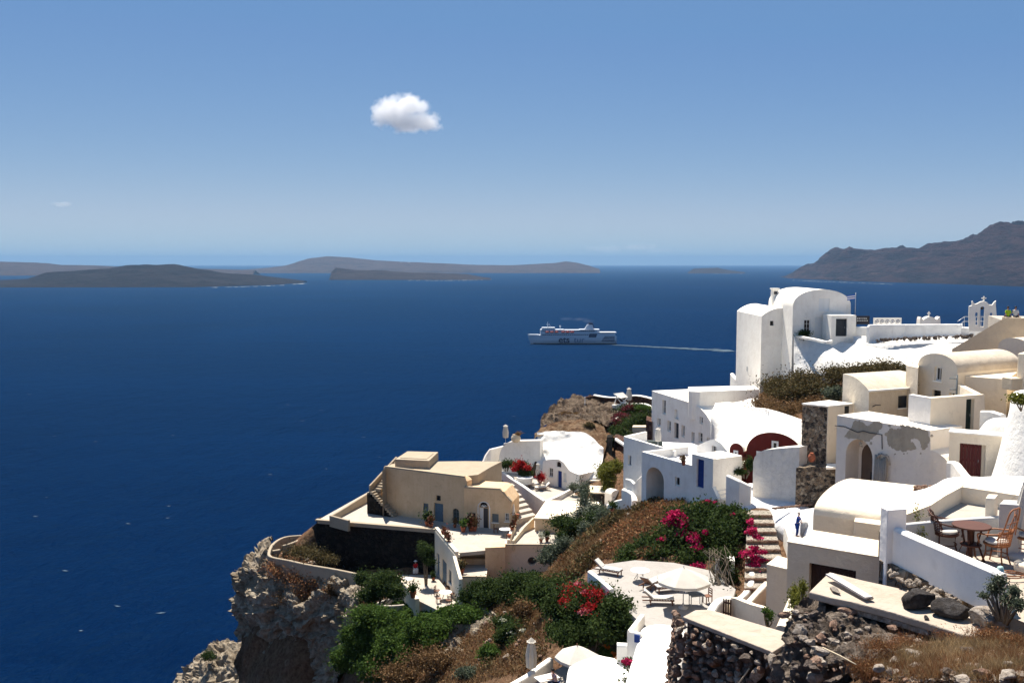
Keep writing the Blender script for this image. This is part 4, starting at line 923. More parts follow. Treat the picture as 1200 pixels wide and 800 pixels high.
ob = [w.pt(*q, .05) for q in [(.02, -17.4), (w.L, -17.4), (w.L, -10.31), (.02, -10.31)]]; ib = [w.pt(*q, -.1) for q in [(.02, -17.4), (w.L, -17.4), (w.L, -10.31), (.02, -10.31)]]
mb.add(ob+ib, [(i, (i+1) % 4, 4+(i+1) % 4, 4+i) for i in range(4)]); mb.build('plaster_wall', CREAM, V5)
pn = MB(); panel(pn, w, rpoly(wn), [], .012); pn.build('window', DARKGL, V5)
LB = thing('rubble_plinth', 'low rough rubble wall with a pale ledge at the foot of the ruined block', 'wall', tuple(at(955, 588, 65.5)))
MB().prism([az(933, 548, -14.6), az(968, 547, -14.4), az(986, 546.5, -14.3), az(992, 543, -14.3), az(950, 541, -14.5)], -17.9).build('wall', STONE_M, LB)
MB().prism([az(968, 547.6, -14.25), az(986.5, 547, -14.25), az(990, 542.5, -14.25), az(969, 543, -14.25)], -14.39).build('ledge', WHITE2, LB)
jr = thing('clay_jar', 'small ochre clay jar lodged on the rubble plinth by the ruined block', 'jar', tuple(at(951, 541, 66.4)))
MB().lathe(tuple(at(951, 541, 66.4)), [(.12,0),(.24,.15),(.27,.35),(.2,.52),(.12,.6),(.14,.66)], 12).build('body', TERRA, jr)
# ===== V4: flaking arch house
V4 = thing('arched_ruin', 'old white house front with grey flaked render and a deep open archway', 'ruin', (23.5, 60, -16))
A, B = az(981, 486.3, -10.0), az(1090, 504.5, -10.0); w = Wall(A, B)
ext = Wall(A, w.pt(w.L*1.35, 0)); w.B = ext.B; w.L = ext.L
hole = w.rect(990.5, 514, 1022, 592); hole = (hole[0], -16.4, hole[2], w.sz(1007, 514.5)[1]); hp = apoly(hole, 1.15, 14)
pts = [(980.5,600),(1165,620),(1118,560),(1112,543),(1106,535.5),(1098,530),(1090.5,527),(1090,504.5),(981,486.3)]
pr = prof_px(w, pts); pr[0] = (0, -17.2); pr[1] = (w.L, -17.2); pr[2] = (w.L, w.sz(1113, 556)[1]); 
walls, _ = solid(w, pr, [(hp, 1.3)], 3.2); walls.build('wall', FLAKE, V4)
dm = MB(); rr_ = (hole[0]+.7, -14.4, hole[2]-.5, -12.6); dk = w.rect(1003, 545, 1016, 558); panel(dm, w, apoly((hole[0]+.25, -16.3, hole[2]-.02, hole[3]-.35), .9), [], -1.28); dm.build('inner_wall', plaster('dark_brown_plaster', (.16,.11,.08), (.08,.055,.04), .7, .5), V4)  # darker brown sheet at the back of the archway
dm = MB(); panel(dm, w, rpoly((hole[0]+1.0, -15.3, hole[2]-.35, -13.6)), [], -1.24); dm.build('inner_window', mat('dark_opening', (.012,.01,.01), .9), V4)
def decal(par, w, pts, m, name, out=.006, jit=.05, seed=1):
    q = [Vector((*w.sz(*p), 0)) for p in pts]; q = smooth_line(q+[q[0]], 5)[:-1]; rs = random.Random(seed)
    q = [(v.x+rs.uniform(-jit, jit), v.y+rs.uniform(-jit, jit)) for v in q]; mb = MB(); panel(mb, w, q, [], out); return mb.build(name, m, par)
decal(V4, w, [(993,506),(998,500),(1000,494),(1006,492.5),(1012,496),(1018,499),(1024,493.5),(1030,493.5),(1034,497),(1031,504),(1027,510),(1022,514),(1016,517.5),(1010,515.5),(1003,513.5),(996,513.5),(990,512)], BARE, 'bare_render_patch', seed=2)
decal(V4, w, [(1054,497),(1056,501),(1050,502.5),(1044,502),(1040,505),(1039,512),(1040,520),(1046,525),(1054,528),(1062,528.5),(1070,527),(1074,525),(1071,519),(1067,516.5),(1070,513.5),(1076,514.5),(1079,521),(1081,527),(1086,524),(1089.5,516),(1088,508),(1084,503.5),(1072,500.5),(1062,498.5)], BARE, 'bare_render_patch', seed=3)
random.seed(9)
for k in range(11):
    fx, fy = random.choice([(1046,498),(1036,510),(1094,512),(1060,532),(1008,521),(988,500),(1024,519),(1078,532),(1050,531)]); fx += random.uniform(-4, 4); fy += random.uniform(-2, 2); r_ = random.uniform(.8, 2.6)
    decal(V4, w, [(fx+r_*random.uniform(.6, 1.2)*math.cos(a*1.05), fy+r_*random.uniform(.6, 1.2)*math.sin(a*1.05)) for a in range(6)], BARE, 'bare_render_patch', .0045, .03, k)
mb = MB(); mb.tube([w.pt(*w.sz(*q), .05) for q in [(979,498.5),(990,499.5),(998,503),(1006,506.5),(1012,504.5),(1020,507),(1034,509),(1034.3,526)]], .03, 5); mb.build('cable', DARKM, V4)
pb_ = thing('leaning_poles', 'bundle of weathered grey poles standing against the flaking arched front', 'poles', tuple(at(1034, 578, 58.5)))
mb = MB(); random.seed(4)
for k in range(7):
    a, z0 = w.sz(1026.5+k*2.3, 579); top = w.sz(1028+k*2.0, 534+random.uniform(-4, 5)); mb.tube([w.pt(a, z0, .38), w.pt((a+top[0])/2+.03, (z0+top[1])/2, .25), w.pt(top[0], top[1], .14)], random.uniform(.06, .1), 6)
mb.tube([w.pt(*w.sz(1030, 536), .2), w.pt(*w.sz(1036, 531), .25), w.pt(*w.sz(1044, 534), .3), w.pt(*w.sz(1047, 544), .35)], .07, 6); mb.build('pole', wood('weathered_grey_wood', (.34,.31,.27), .9), pb_)
# ===== V6: red door block
V6 = thing('red_door_porch', 'cream wall block framing a dark red double door below the yard wall', 'porch', (26, 52, -13))
w = Wall(at(1112, 530, 53.3), at(1173, 530, 52)); r = w.rect(1112, 509.5, 1173, 575); dr = w.rect(1124, 520, 1149.5, 560); r = (0, -14, w.L, r[3])
walls, _ = solid(w, [(0, -14), (w.L-.35, -14), (w.L, r[3]-.1), (w.L, r[3]), (0, r[3])], [(rpoly((dr[0], dr[1], dr[2]+.22, dr[3])), .32)], 1.1); walls.build('wall', CREAM, V6, bevel=.0)
door(V6, w, dr, REDDOOR, .32, 2, 'double_door', 3)
cp = MB(); vs = [w.pt(a, z_, o) for o in (-1.15, .05) for a, z_ in ((-.05, r[3]+.002), (w.L+.05, r[3]+.002), (w.L+.05, r[3]+.1), (-.05, r[3]+.1))]; cp.add(vs, [(0,3,2,1),(4,5,6,7),(0,1,5,4),(1,2,6,5),(2,3,7,6),(3,0,4,7)]); cp.build('coping', WHITE2, V6, bevel=.02)
box_wall('stair_parapet', 'white stair parapet curving down in front of the dark red door', 'wall', smooth_line([at(1113, 540, 51.5), at(1120, 541, 51), at(1127, 549, 50), at(1134, 557, 49), at(1148, 563, 48), at(1168, 570, 46.5)]), WHITE2, .42, 3.2)
# ===== V7: big round white tower with planter
V7 = thing('round_bastion', 'big rounded white bastion with a planted top at the picture edge', 'bastion', (30.2, 49, -14))
MB().lathe((30.0, 49, -14.5), [(4.9,0),(4.5,1.5),(4.0,3.6),(3.65,5.4),(3.45,6.6),(3.4,7.35),(3.3,7.5),(3.05,7.52),(2.9,7.4),(2.85,7.0)], 40).build('wall', WHITE3, V7)
MB().lathe((30.0, 49, -7.85), [(2.86,0),(2.8,.12),(.01,.2)], 24).build('soil', SOIL, V7)
# ===== N1 long cream vault and terraces below
N1 = thing('cream_vault_house', 'smooth sunlit cream vault above a plain beige wall beside the stone steps', 'house', (16, 44, -16))
el, er = az(953, 603, -11.9), az(1034, 613.5, -11.9); ax = xy(er)-xy(el); hw = Vector((2.05, 2.6)); w = Wall(el, Vector((el.x+2*hw.x, el.y+2*hw.y, 0)))
L = w.L; prof = [(0, -16.5), (L, -16.5), (L, -11.9)]+arc(0, L, -11.9, -10.95, 24, .8)[1:-1]+[(0, -11.9)]
walls, roof = solid(w, prof, [], roof_from=set(range(2, 26)), dv=ax*1.55); weld(walls.build('wall', GREYW, N1)); weld(roof.build('roof', CREAM, N1))
MB().prism([az(1001, 610.5, -11.75), az(1034, 615, -11.75), az(1034, 609, -11.75), az(1002, 606, -11.75)], -16).build('buttress', GREYW, N1, bevel=.03)
N2 = thing('garage_block', 'beige block with a broad sunlit top and a wide dark brown door', 'building', (13, 38, -16))
z = -11.2; a, b = az(923, 635.5, z), az(1031, 653.5, z); w = Wall(a, b); dr = w.rect(948, 662, 1003, 690); dz = (w.sz(948, 659)[1]+w.sz(1003, 668.5)[1])/2
walls, _ = solid(w, [(0, -16.5), (w.L, -16.5), (w.L, z), (0, z)], [(rpoly((dr[0], -13.9, dr[2], dz)), .35)], .75); walls.build('wall', GREYW, N2)
door(N2, w, (dr[0], -13.9, dr[2], dz), BROWND, .35, 2, 'garage_door', 5)
cp = MB(); vs = [w.pt(q_, z_, o) for o in (-.8, .03) for q_, z_ in ((-.03, z+.003), (w.L+.03, z+.003), (w.L+.03, z+.06), (-.03, z+.06))]; cp.add(vs, [(0,3,2,1),(4,5,6,7),(0,1,5,4),(1,2,6,5),(2,3,7,6),(3,0,4,7)]); cp.build('coping', CREAM, N2, bevel=.02)
MB().prism([w.pt(w.L-.003, z-.003, -.76), w.pt(.3, z-.003, -.76), w.pt(.3, z-.003, -2.4)+Vector((0,0,0)), w.pt(w.L-.003, z-.003, -2.4)], -16.4).build('rear_wall', GREYW, N2)
N3 = thing('beige_pier', 'plain beige pier with a sunlit top beside the steps, before the garage block', 'pier', (12, 43, -18))
MB().prism([az(898.5, 662, -14.1), az(924, 668, -14.1), az(930, 657, -14.1), az(911, 653, -14.1)], -21.5).build('wall', GREYW, N3, bevel=.03)
MB().prism([q+Vector((0,0,.07)) for q in (az(898.2, 662.3, -14.1), az(924, 668.4, -14.1), az(930, 657, -14.1), az(911, 652.7, -14.1))], -14.097).build('coping', CREAM, N3)
bt = thing('white_buttress', 'slanting white buttress leaning on the foot of the beige pier', 'buttress', tuple(at(917, 735, 36)))
wallrun([at(931, 700, 35.5), at(917, 733, 34.5)], .5, [1.6, .9], 'wall', CREAM, bt)
# ===== near terrace
N4f = MB().prism([az(1040, 640, -6.05), az(1160, 712, -6.05), az(1215, 735, -6.05), (14.5, 17, -6.05), (14.5, 22, -6.05), az(1063, 636, -6.05)], -6.9).build('terrace_floor', SLAB); tag(N4f, kind='structure')
nw = thing('terrace_wall', 'thick bluish-white parapet sloping across below the round rattan table', 'wall', tuple(at(1100, 690, 17)))
TP_ = [az(1043, 614, -5.3), az(1085, 632, -5.32), az(1130, 651, -5.33), az(1168, 667, -5.34), az(1176, 672, -5.38)]
wallrun(TP_, .22, .78, 'wall', plaster('bluish_white_wash', (.92,.89,.84), (.66,.62,.58), .4, .25, 1.5), nw)
pl = thing('terrace_pillar', 'square white pillar at the head of the sloping parapet', 'pillar', tuple(az(1048, 640, -6.1)))
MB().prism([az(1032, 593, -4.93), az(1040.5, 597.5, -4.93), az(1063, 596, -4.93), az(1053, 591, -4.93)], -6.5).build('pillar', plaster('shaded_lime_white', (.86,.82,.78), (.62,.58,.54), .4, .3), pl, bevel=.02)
bk = thing('terrace_back_wall', 'grey-shaded white parapet behind the rattan table', 'wall', tuple(az(1120, 640, -6.05)))
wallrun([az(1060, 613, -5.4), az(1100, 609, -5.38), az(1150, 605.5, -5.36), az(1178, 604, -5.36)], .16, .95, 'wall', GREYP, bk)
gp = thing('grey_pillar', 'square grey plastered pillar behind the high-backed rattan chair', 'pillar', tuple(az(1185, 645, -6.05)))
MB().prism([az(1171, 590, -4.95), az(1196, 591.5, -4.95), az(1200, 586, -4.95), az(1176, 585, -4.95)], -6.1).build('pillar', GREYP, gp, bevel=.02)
MB().prism([az(1155, 583, -5.0), az(1166, 584, -5.0), az(1170, 579, -5.0), az(1158, 578.5, -5.0)], -6.4).build('low_pier', CREAM, gp, bevel=.02)
gr = MB().prism([az(1030, 622, -6.35), az(1063, 618, -6.35), az(1210, 612, -6.35), az(1215, 580, -6.35), az(1120, 572, -6.35), az(1070, 596, -6.35)], -7.0).build('gravel_terrace', PAVE); tag(gr, 'flat pale gravelly roof enclosed by a cream parapet above the rattan table', 'flat roof')
rp = thing('roof_parapet', 'stepped cream parapet framing the flat gravelly roof', 'wall', tuple(az(1120, 578, -6.3)))
wallrun([az(1040, 606, -5.98), az(1062, 598, -5.98), az(1083, 590, -5.96), az(1100, 579, -5.94), az(1119, 567.5, -5.92), az(1128, 568.5, -5.92), az(1165, 574, -5.92), az(1215, 582, -5.92)], .34, .46, 'wall', CREAM, rp, round_=False)
# upper lane above flat roof, white
ul = patch('white_lane', [[(1035,582,40),(1080,574,41),(1110,560,45),(1150,558,47),(1200,558,45)],[(1035,592,34),(1080,582,33),(1115,569,33),(1150,570,35),(1200,572,34)],[(1035,600,26),(1080,590,26),(1118,571,26.5),(1150,575,26),(1200,580,25.5)]], WHITE3, None, 6, .05, .5, 2, skirt=1.5)
tag(ul, 'whitewashed lane and steps below the dark red door', 'lane')
rs_ = rocks('rubble_heap', [(tuple(at(1072+random.uniform(0, 34), 575-random.uniform(0, 5.5)*1.0, 44+random.uniform(-.5, .5))), (.14,.12,.1), k) for k in range(60)], STN_RED, None, 1); tag(rs_, 'small heap of reddish rubble by the foot of the arched ruin', 'rubble heap')
box_wall('lane_parapet', 'sloping white parapet from the round bastion down to the flat roof', 'wall', [at(1204, 560, 38), at(1184, 574, 33), at(1168, 580, 30)], WHITE3, .4, 2)

# ===== W1: big white house
W1 = thing('long_white_house', 'long white house with two rows of small windows dropping to the sea side', 'house', (20, 108, -22))
A = Vector((17.2, 115, 0)); k = 1.46; B = Vector((17.2+3.1*k, 115-10*k, 0)); w = Wall(A, B)
pts = [(808,471.3),(815,474),(821,478.5),(827,485),(832,493),(835.5,501)]
pr = [(0, -24), (w.L, -24), w.sz(838, 509)]+[w.sz(*p) for p in pts[::-1]]+[(0, w.sz(765, 458)[1])]
nroof = set(range(2, 2+len(pts)+1))
bx = [w.rect(*q) for q in [(776,468.5,780.3,485),(790.6,480,795.2,490.5),(770.3,490,774,499),(782,493,786,505.5),(790.3,495.3,795.2,513.5),(798.5,498.2,802.2,511.5),(810.2,506,813.6,518),(818.5,507,823.6,518.5),(828.3,512.5,831.6,517.5),(819.8,488.3,823.6,496.5)]]
walls, roof = solid(w, pr, [(rpoly(b), .3) for b in bx], 7.5, roof_from=nroof); walls.build('wall', WHITE2, W1); roof.build('roof', WHITE2, W1)
for i, b in enumerate(bx):
    if i == 4: door(W1, w, b, NAVY, .3)
    elif i == 1: window(W1, w, b, WPAINT, WPAINT, reveal=.3, bars=(0, 0), name='shuttered_window')
    else: window(W1, w, b, reveal=.3, bars=(1 if i in (0, 7) else 0, 1), fw=.09)
W1b = thing('raised_roof_block', 'raised white roof slab with a rounded end on the long white house', 'roof block', (24, 105, -16))
MB().prism([(19.9,105.3,-14.35),(20.15,104.6,-14.3),(20.9,104.0,-14.25),(27.9,105.6,-14.2),(28.3,109,-14.2),(20.4,108.4,-14.3)], -17.5).build('wall', WHITE2, W1b, bevel=.06)
s2 = patch('whitewashed_roof_slope', [[(838,472,103),(862,470,102.5),(888,466,101),(905,472,97)],[(833,488,100.4),(855,488,99),(880,487,96),(900,487,92)],[(838,507,99),(850,508,96),(875,506,92),(893,502,88)],[(842,520,96),(855,522,93),(875,520,89),(893,515,86)]], WSLOPE, None, 7, .12, .4, 9, skirt=2)
tag(s2, 'smooth whitewashed roof slope between the long white house and the brush bank', 'roof slope')
s3 = patch('white_bank_wall', [[(880,476.5,90),(900,479,87.5),(918,484,84),(940,491.5,79)],[(880,488,89.3),(900,491,86.5),(918,497,83),(940,504,78.2)],[(878,506,87),(900,508,84),(918,512,81),(940,518,77.5)]], WHITE3, None, 7, .1, .5, 12, skirt=1)
tag(s3, 'white retaining bank holding back the brush above the dark red house', 'retaining bank')
# ===== W3: maroon house
W3 = thing('maroon_house', 'dark red vaulted house front with white window frames and white roof', 'house', (19, 77, -18))
w = Wall(at(874.5, 535, 78.3), at(941, 535, 75.5)); L = w.L; zs = w.sz(876, 531)[1]; za = w.sz(905, 506.3)[1]
pr = [(0, -19), (L, -19), (L, zs+.35)]+arc(0, L, zs+.1, za, 26, .9)[1:-1]+[(0, zs)]
wa, wb = w.rect(904.3, 516.5, 912.3, 527), w.rect(886.5, 528.5, 894.5, 537.5)
walls, roof = solid(w, pr, [(rpoly(wa), .2), (rpoly(wb), .2)], 9, roof_from=set(range(2, 28))); weld(walls.build('wall', MAROON, W3)); weld(roof.build('roof', WHITE2, W3))
window(W3, w, wa, reveal=.05, fw=.16, bars=(0, 0)); window(W3, w, wb, reveal=.05, fw=.16, bars=(0, 0))
w = Wall(at(854.8, 540, 79), at(871, 540, 78.2)); L = w.L; z1, z2 = w.sz(863, 528)[1], w.sz(863, 519)[1]; wc = w.rect(859.5, 527.5, 865, 539.5)
walls, roof = solid(w, [(0, -19.5), (L, -19.5), (L, z1)]+arc(0, L, z1, z2, 18)[1:-1]+[(0, z1)], [(rpoly(wc), .2)], 7, roof_from=set(range(2, 20))); weld(walls.build('side_wall', MAROON, W3)); weld(roof.build('side_roof', WHITE2, W3))
window(W3, w, wc, reveal=.05, fw=.15, bars=(0, 0))
# gable next to it
W3b = thing('white_gable_house', 'small white house with a rounded gable and one dark window behind the blue door', 'house', (17, 80, -19))
w = Wall(at(816, 530, 84.5), at(856, 530, 80)); pts = [(856,560),(856,533),(851,527),(845,519.5),(838,514.8),(832,515.2),(824,518.5),(816,522.5)]
pr = [(0, -20)]+[(w.L, -20)]+[w.sz(*p) for p in pts[1:]]; wd = w.rect(834, 522.3, 839.6, 535.6)
walls, roof = solid(w, pr, [(rpoly(wd), .25)], 11, roof_from=set(range(2, 8))); walls.build('wall', WHITE2, W3b); roof.build('roof', WHITE2, W3b); window(W3b, w, wd, reveal=.25, fw=.07, bars=(1, 0))
rw = thing('round_yard_wall', 'tall grey-white yard wall with a rounded shoulder below the maroon house', 'wall', (18.5, 67, -17.5))
w = Wall(at(882.5, 560, 70.5), at(936, 560, 67.3)); pts = [(938,600),(937,523.5),(920,524.5),(905,525.8),(896,527),(889,530),(884.5,535),(882.6,541)]
pr = [(0, -18.6), (w.L, -18.6)]+[w.sz(*p) for p in pts[1:]]; walls, roof = solid(w, pr, [], 1.6, roof_from=set(range(2, 9))); walls.build('wall', plaster('rough_grey_white_roughcast', (.74,.71,.66), (.48,.45,.41), .7, 1.2, 1.6), rw); roof.build('coping', WHITE2, rw)
# ===== W2: house with blue door and archway
W2 = thing('blue_door_house', 'white house with a tall cobalt blue door and an open archway', 'house', (14, 76, -21))
A, B = Vector((11.1, 79.5, 0)), Vector((15.55, 71.85, 0)); w = Wall(A, B); D3 = w.L
dr, ar, wn = w.rect(816.3, 538, 824.8, 571.3), w.rect(757.3, 547.5, 778, 583), w.rect(791, 559, 796.4, 569)
zt = w.sz(782, 538)[1]; zt = -16.05; ze = w.sz(811, 531.5)[1]
pr = [(0, -22.5), (D3, -22.5), (D3, w.sz(838, 538)[1]), (w.sz(811, 531)[0], ze), (w.sz(811, 531)[0], zt), (0, zt)]
walls, _ = solid(w, pr, [(rpoly(dr), .22), (apoly((ar[0], -21.6, ar[2], ar[3]), 1.0, 14), 1.7), (rpoly(wn), .25)], .5); 
walls2, _ = solid(w, [(0.003, -22.4), (D3-.003, -22.4), (D3-.003, zt-.75), (.003, zt-.75)], [(apoly((ar[0], -21.6, ar[2], ar[3]), 1.0, 14), 1.7)], 4.2)
walls = MB(); hp = apoly((ar[0], -21.6, ar[2], ar[3]), 1.0, 14)
panel(walls, w, pr, [rpoly(dr), hp, rpoly(wn)])
def reveal_(mb, w, h, o0, o1, cap=True):
    m_ = len(h); a_ = [w.pt(*q, o0) for q in h]; b_ = [w.pt(*q, o1) for q in h]; mb.add(a_+b_, [(i, (i+1) % m_, m_+(i+1) % m_, m_+i) for i in range(m_)])
    if cap: mb.add(b_, [tuple(range(m_))])
reveal_(walls, w, rpoly(dr), 0, -.22); reveal_(walls, w, hp, 0, -3.2); reveal_(walls, w, rpoly(wn), 0, -.25); reveal_(walls, w, pr, 0, -.28, False)
inner = [(0, zt-.7), (pr[3][0], zt-.7), (pr[3][0], pr[3][1]), (D3, pr[2][1])]
panel(walls, w, [(0, zt-.8), (pr[3][0], zt-.8), (pr[3][0], ze), (D3, pr[2][1]), (D3, -22), (pr[3][0]+.1, -22), (pr[3][0]+.1, zt-.9), (0, zt-.9)][:4]+[(D3, zt-.8)], [], -.28)
walls.build('wall', WHITE2, W2)
MB().prism([w.pt(.0, zt-.7, -.28), w.pt(pr[3][0], zt-.7, -.28), w.pt(pr[3][0], zt-.7, -5), w.pt(0, zt-.7, -5)], -17.02).build('roof_terrace', PAVEW, W2)
MB().prism([w.pt(pr[3][0]+.003, ze-.05, -.28), w.pt(D3, pr[2][1]-.05, -.28), w.pt(D3, pr[2][1]-.05, -3), w.pt(pr[3][0]+.003, ze-.05, -3)], -22.3).build('stair_head', WHITE2, W2)
wallrun([w.pt(.14, zt, -.29), w.pt(.14, zt, -4.9)], .28, 6, 'side_parapet', WHITE2, W2, round_=False)
door(W2, w, dr, BLUE, .22); window(W2, w, wn, reveal=.25, fw=.05, bars=(0, 0))
g_ = MB(); 
for q in range(6): a_ = ar[2]-.75+q*.14; g_.bar(w.pt(a_, -20.9, -1.0), w.pt(a_, -18.9, -1.0), .03)
for z_ in (-20.8, -19.9, -19.0): g_.bar(w.pt(ar[2]-.8, z_, -1.0), w.pt(ar[2]-.02, z_, -1.0), .05)
g_.build('blue_gate', BLUE, W2)
pn = MB(); panel(pn, w, rpoly((ar[0]+.7, -21.5, ar[0]+1.5, -19.2)), [], -3.17); pn.build('arch_shade_panel', DARKM, W2)  # dark panel added at the back to make the archway look deeper
W2a = thing('corner_terrace_house', 'tall plain white corner block with a walled roof terrace left of the archway', 'house', (11, 80, -22))
A, B = az(731, 511, -16.2), az(790, 528.3, -16.2); w = Wall(A, B); D4 = w.L; wq = w.rect(736, 533.5, 740, 545); wq2 = w.rect(735, 562.5, 737.5, 571)
walls = MB(); pr = [(0, -24), (D4, -24), (D4, -16.2), (0, -16.2)]; panel(walls, w, pr, [rpoly(wq), rpoly(wq2)]); reveal_(walls, w, rpoly(wq), 0, -.28); reveal_(walls, w, rpoly(wq2), 0, -.28); reveal_(walls, w, pr, 0, -.25, False)
panel(walls, w, [(0, -17.2), (D4, -17.2), (D4, -16.2), (0, -16.2)], [], -.25); walls.build('wall', WHITE2, W2a)
bk_ = az(757, 505.5, -16.2); lw = Wall(A, bk_)
MB().prism([w.pt(0.003, -17.1, -.25), w.pt(D4, -17.1, -.25), w.pt(D4, -17.1, -5.5), w.pt(2.0, -17.1, -6.5), Vector((bk_.x, bk_.y, -17.1))], -24).build('roof_terrace', PAVEW, W2a)
wallrun([Vector((A.x+.1, A.y, -16.203)), Vector((bk_.x, bk_.y, -16.2))], .25, .9, 'side_parapet', WHITE2, W2a, round_=False)
window(W2a, w, wq, DARKM, reveal=.28, fw=.04, bars=(0, 0)); window(W2a, w, wq2, DARKM, reveal=.28, fw=.04, bars=(0, 0), sill=False)
wl = Wall(A, A+Vector((.55, 5.5, 0))); 
bn = MB().box((13.4, 87.5, -17.1), (1.4, .5, .45), -.3); o = bn.build('roof_bench', mat('dark_green_paint', (.04,.055,.05), .7)); tag(o, 'dark green chest on the roof terrace of the corner block', 'chest')
st = thing('outside_stair', 'little white stair with thick parapets at the foot of the corner block', 'stair', (9.6, 78.5, -22))
wallrun(smooth_line([at(734, 560.5, 84.5), at(740, 562, 84), at(744, 566, 83.3), at(748, 561, 83), at(753, 556.5, 82.8)]), .28, 3, 'parapet', WHITE2, st)
wallrun([at(731, 572, 84.5), at(737, 574, 83.8), at(743, 578, 83), at(744, 586, 82)], .5, 2.6, 'lower_parapet', WHITE2, st)
pt_ = thing('low_white_wall', 'low white garden wall running left from the foot of the corner block', 'wall', tuple(at(722, 598, 79)))
wallrun([at(735, 583, 84), at(722, 586, 85), at(714, 590, 86)], .4, 1.5, 'wall', WHITE2, pt_)
# steps beside the blue door
ST_ = thing('white_steps', 'short flight of white steps climbing beside the blue door to a blue gate', 'steps', (16.3, 72, -18.6))
b0, b1 = az(845, 589, -18.3), az(860, 586, -18.3); t0, t1 = az(830, 560, -16.9), az(846, 558.5, -16.9)
n = 6; mb = MB()
for k in range(n):
    q0, q1 = b0.lerp(t0, k/n), b1.lerp(t1, k/n); r0, r1 = b0.lerp(t0, (k+1)/n+.02), b1.lerp(t1, (k+1)/n+.02); z_ = -18.3+(k+1)*1.4/n
    mb.prism([(q0.x,q0.y,z_),(q1.x,q1.y,z_),(r1.x,r1.y,z_),(r0.x,r0.y,z_)], -19.5)
mb.build('tread', WHITE2, ST_)
wallrun([t0+Vector((-.1,0,.5)), b0+Vector((-.15,-.1,.35))], .28, [2, 1.2], 'stringer', WHITE2, ST_, round_=False)
MB().prism([t0+Vector((0,.02,0)), t1, t1+Vector((.6,1.4,0)), t0+Vector((.3,1.6,0))], -19).build('landing', WHITE2, ST_)
wallrun([az(853, 556, -16.1), az(868, 563, -16.3), az(880, 569, -16.6)], .35, 2.4, 'side_wall', WHITE2, ST_)
gt = thing('blue_gate', 'small cobalt blue slatted gate at the head of the white steps', 'gate', tuple(at(850, 561, 73.8)))
p0, p1 = at(846.5, 561, 73.9), at(853, 561, 73.6); mb = MB()
for k in range(6): q = p0.lerp(p1, k/5); mb.bar(q, q+Vector((0,0,.85)), .05)
for dz in (.12, .72): mb.bar(p0+Vector((0,0,dz)), p1+Vector((0,0,dz)), .06)
mb.build('slats', BLUE, gt)
box_wall('porch_ledge', 'thick white ledge jutting between the blue door and the blue gate', 'wall', [az(833, 541, -16.0), az(846, 545, -16.2), az(853, 548, -16.2)], WHITE2, .9, 1.0)
yd = patch('white_lane', [[(845,578,76),(866,570,75),(882,566,73.5),(900,575,71)],[(850,590,71.5),(868,588,70.5),(885,585,69.8),(940,590,67)],[(870,603,68.3),(885,601,68),(905,600,67.2),(950,596,65)],[(895,609,66),(915,606,65.5),(935,602,64.6),(962,597,62.5)],[(920,632,64),(940,632,62),(952,632,60),(966,632,58)]], PAVEW, None, 6, .05, .6, 21, skirt=1)
tag(yd, 'worn whitewashed lane between the round yard wall and the stone steps', 'lane')
rocks_ = rocks('lane_edge_stones', [(tuple(at(906+k*.7, 595.5-(k*.07)+random.uniform(-.6, .6), 65.8)), (.13,.1,.1), k) for k in range(75)], STN_RED, None, 1); tag(rocks_, 'line of small reddish stones along the upper edge of the white lane', 'stones')
# ===== cobbled steps
SS = thing('cobbled_steps', 'broad cobbled stair with dark risers between the bougainvillea and the beige pier', 'steps', (17, 62, -21))
L0, R0 = az(872, 694, -20.5), az(925, 694, -20.5); L1, R1 = az(876, 597.5, -17.75), az(903, 600, -17.9)
rows = [(600,603),(607,612),(615,622),(625,634),(637,650),(652,665),(668,684)]; n = 9; mb = MB()
for k in range(n):
    rz_ = MB()
    f0, f1 = (k/n), ((k+1)/n); a0_, a1_ = L0.lerp(L1, f0), R0.lerp(R1, f0); c0_, c1_ = L0.lerp(L1, f1), R0.lerp(R1, f1); z_ = -20.5+(k+1)*2.7/n
    mb.prism([(a0_.x,a0_.y,z_),(a1_.x,a1_.y,z_),(c1_.x,c1_.y+.05,z_+.03),(c0_.x,c0_.y+.05,z_+.03)], -21.5)
    for j in range(22):
        q = a0_.lerp(a1_, (j+.5)/22); rz_.box((q.x, q.y-.05, z_-.19), ((a1_-a0_).length/22*.92, .09+.03*random.random(), .15+.03*random.random()), random.uniform(-.1, .1))
    rz_.build('riser', STN_RED, SS)
mb.build('tread', COBBLE, SS)
box_wall('stair_side_wall', 'short bright white wall at the upper right of the cobbled steps', 'wall', [at(921.5, 615, 63.5), at(925, 622, 62), at(928.5, 634, 60)], WHITE2, .35, 1.6)
# ------------------------------------------------------------------ ochre mansion and its terraces
GM = thing('ochre_mansion', 'big old ochre house with a flat roof, shuttered windows and an outside stair', 'house', (-9, 99, -28))
ZR, ZF = -22.45, -27.6
A = Vector((-14.15, 102.5, 0)); B = Vector((-4.72, 97.35, 0)); w = Wall(A, B)
wr = [w.rect(*q) for q in [(496,589.5,502,601.5),(508.6,589.5,519.4,617.5),(511,580.3,516.3,586.5),(530.5,595.5,538,613.5)]]
hs = [(rpoly(wr[0]), .2), (rpoly((wr[1][0], ZF-.2, wr[1][2], wr[1][3])), .25), (rpoly(wr[2]), .25), (apoly(wr[3], .35), .2)]
walls, _ = solid(w, [(0, -29), (w.L, -29), (w.L, ZR-.35), (w.L*.96, ZR), (0, ZR)], hs, 1.0)
walls.build('wall', TAN, GM)
rf = [az(447.8, 551.2, ZR), az(459, 543.3, ZR), az(500, 540.7, ZR), az(545, 540, ZR), az(588, 540.5, ZR), az(575, 547, ZR), az(560, 556, ZR), w.pt(w.L*.96, ZR, 0)]
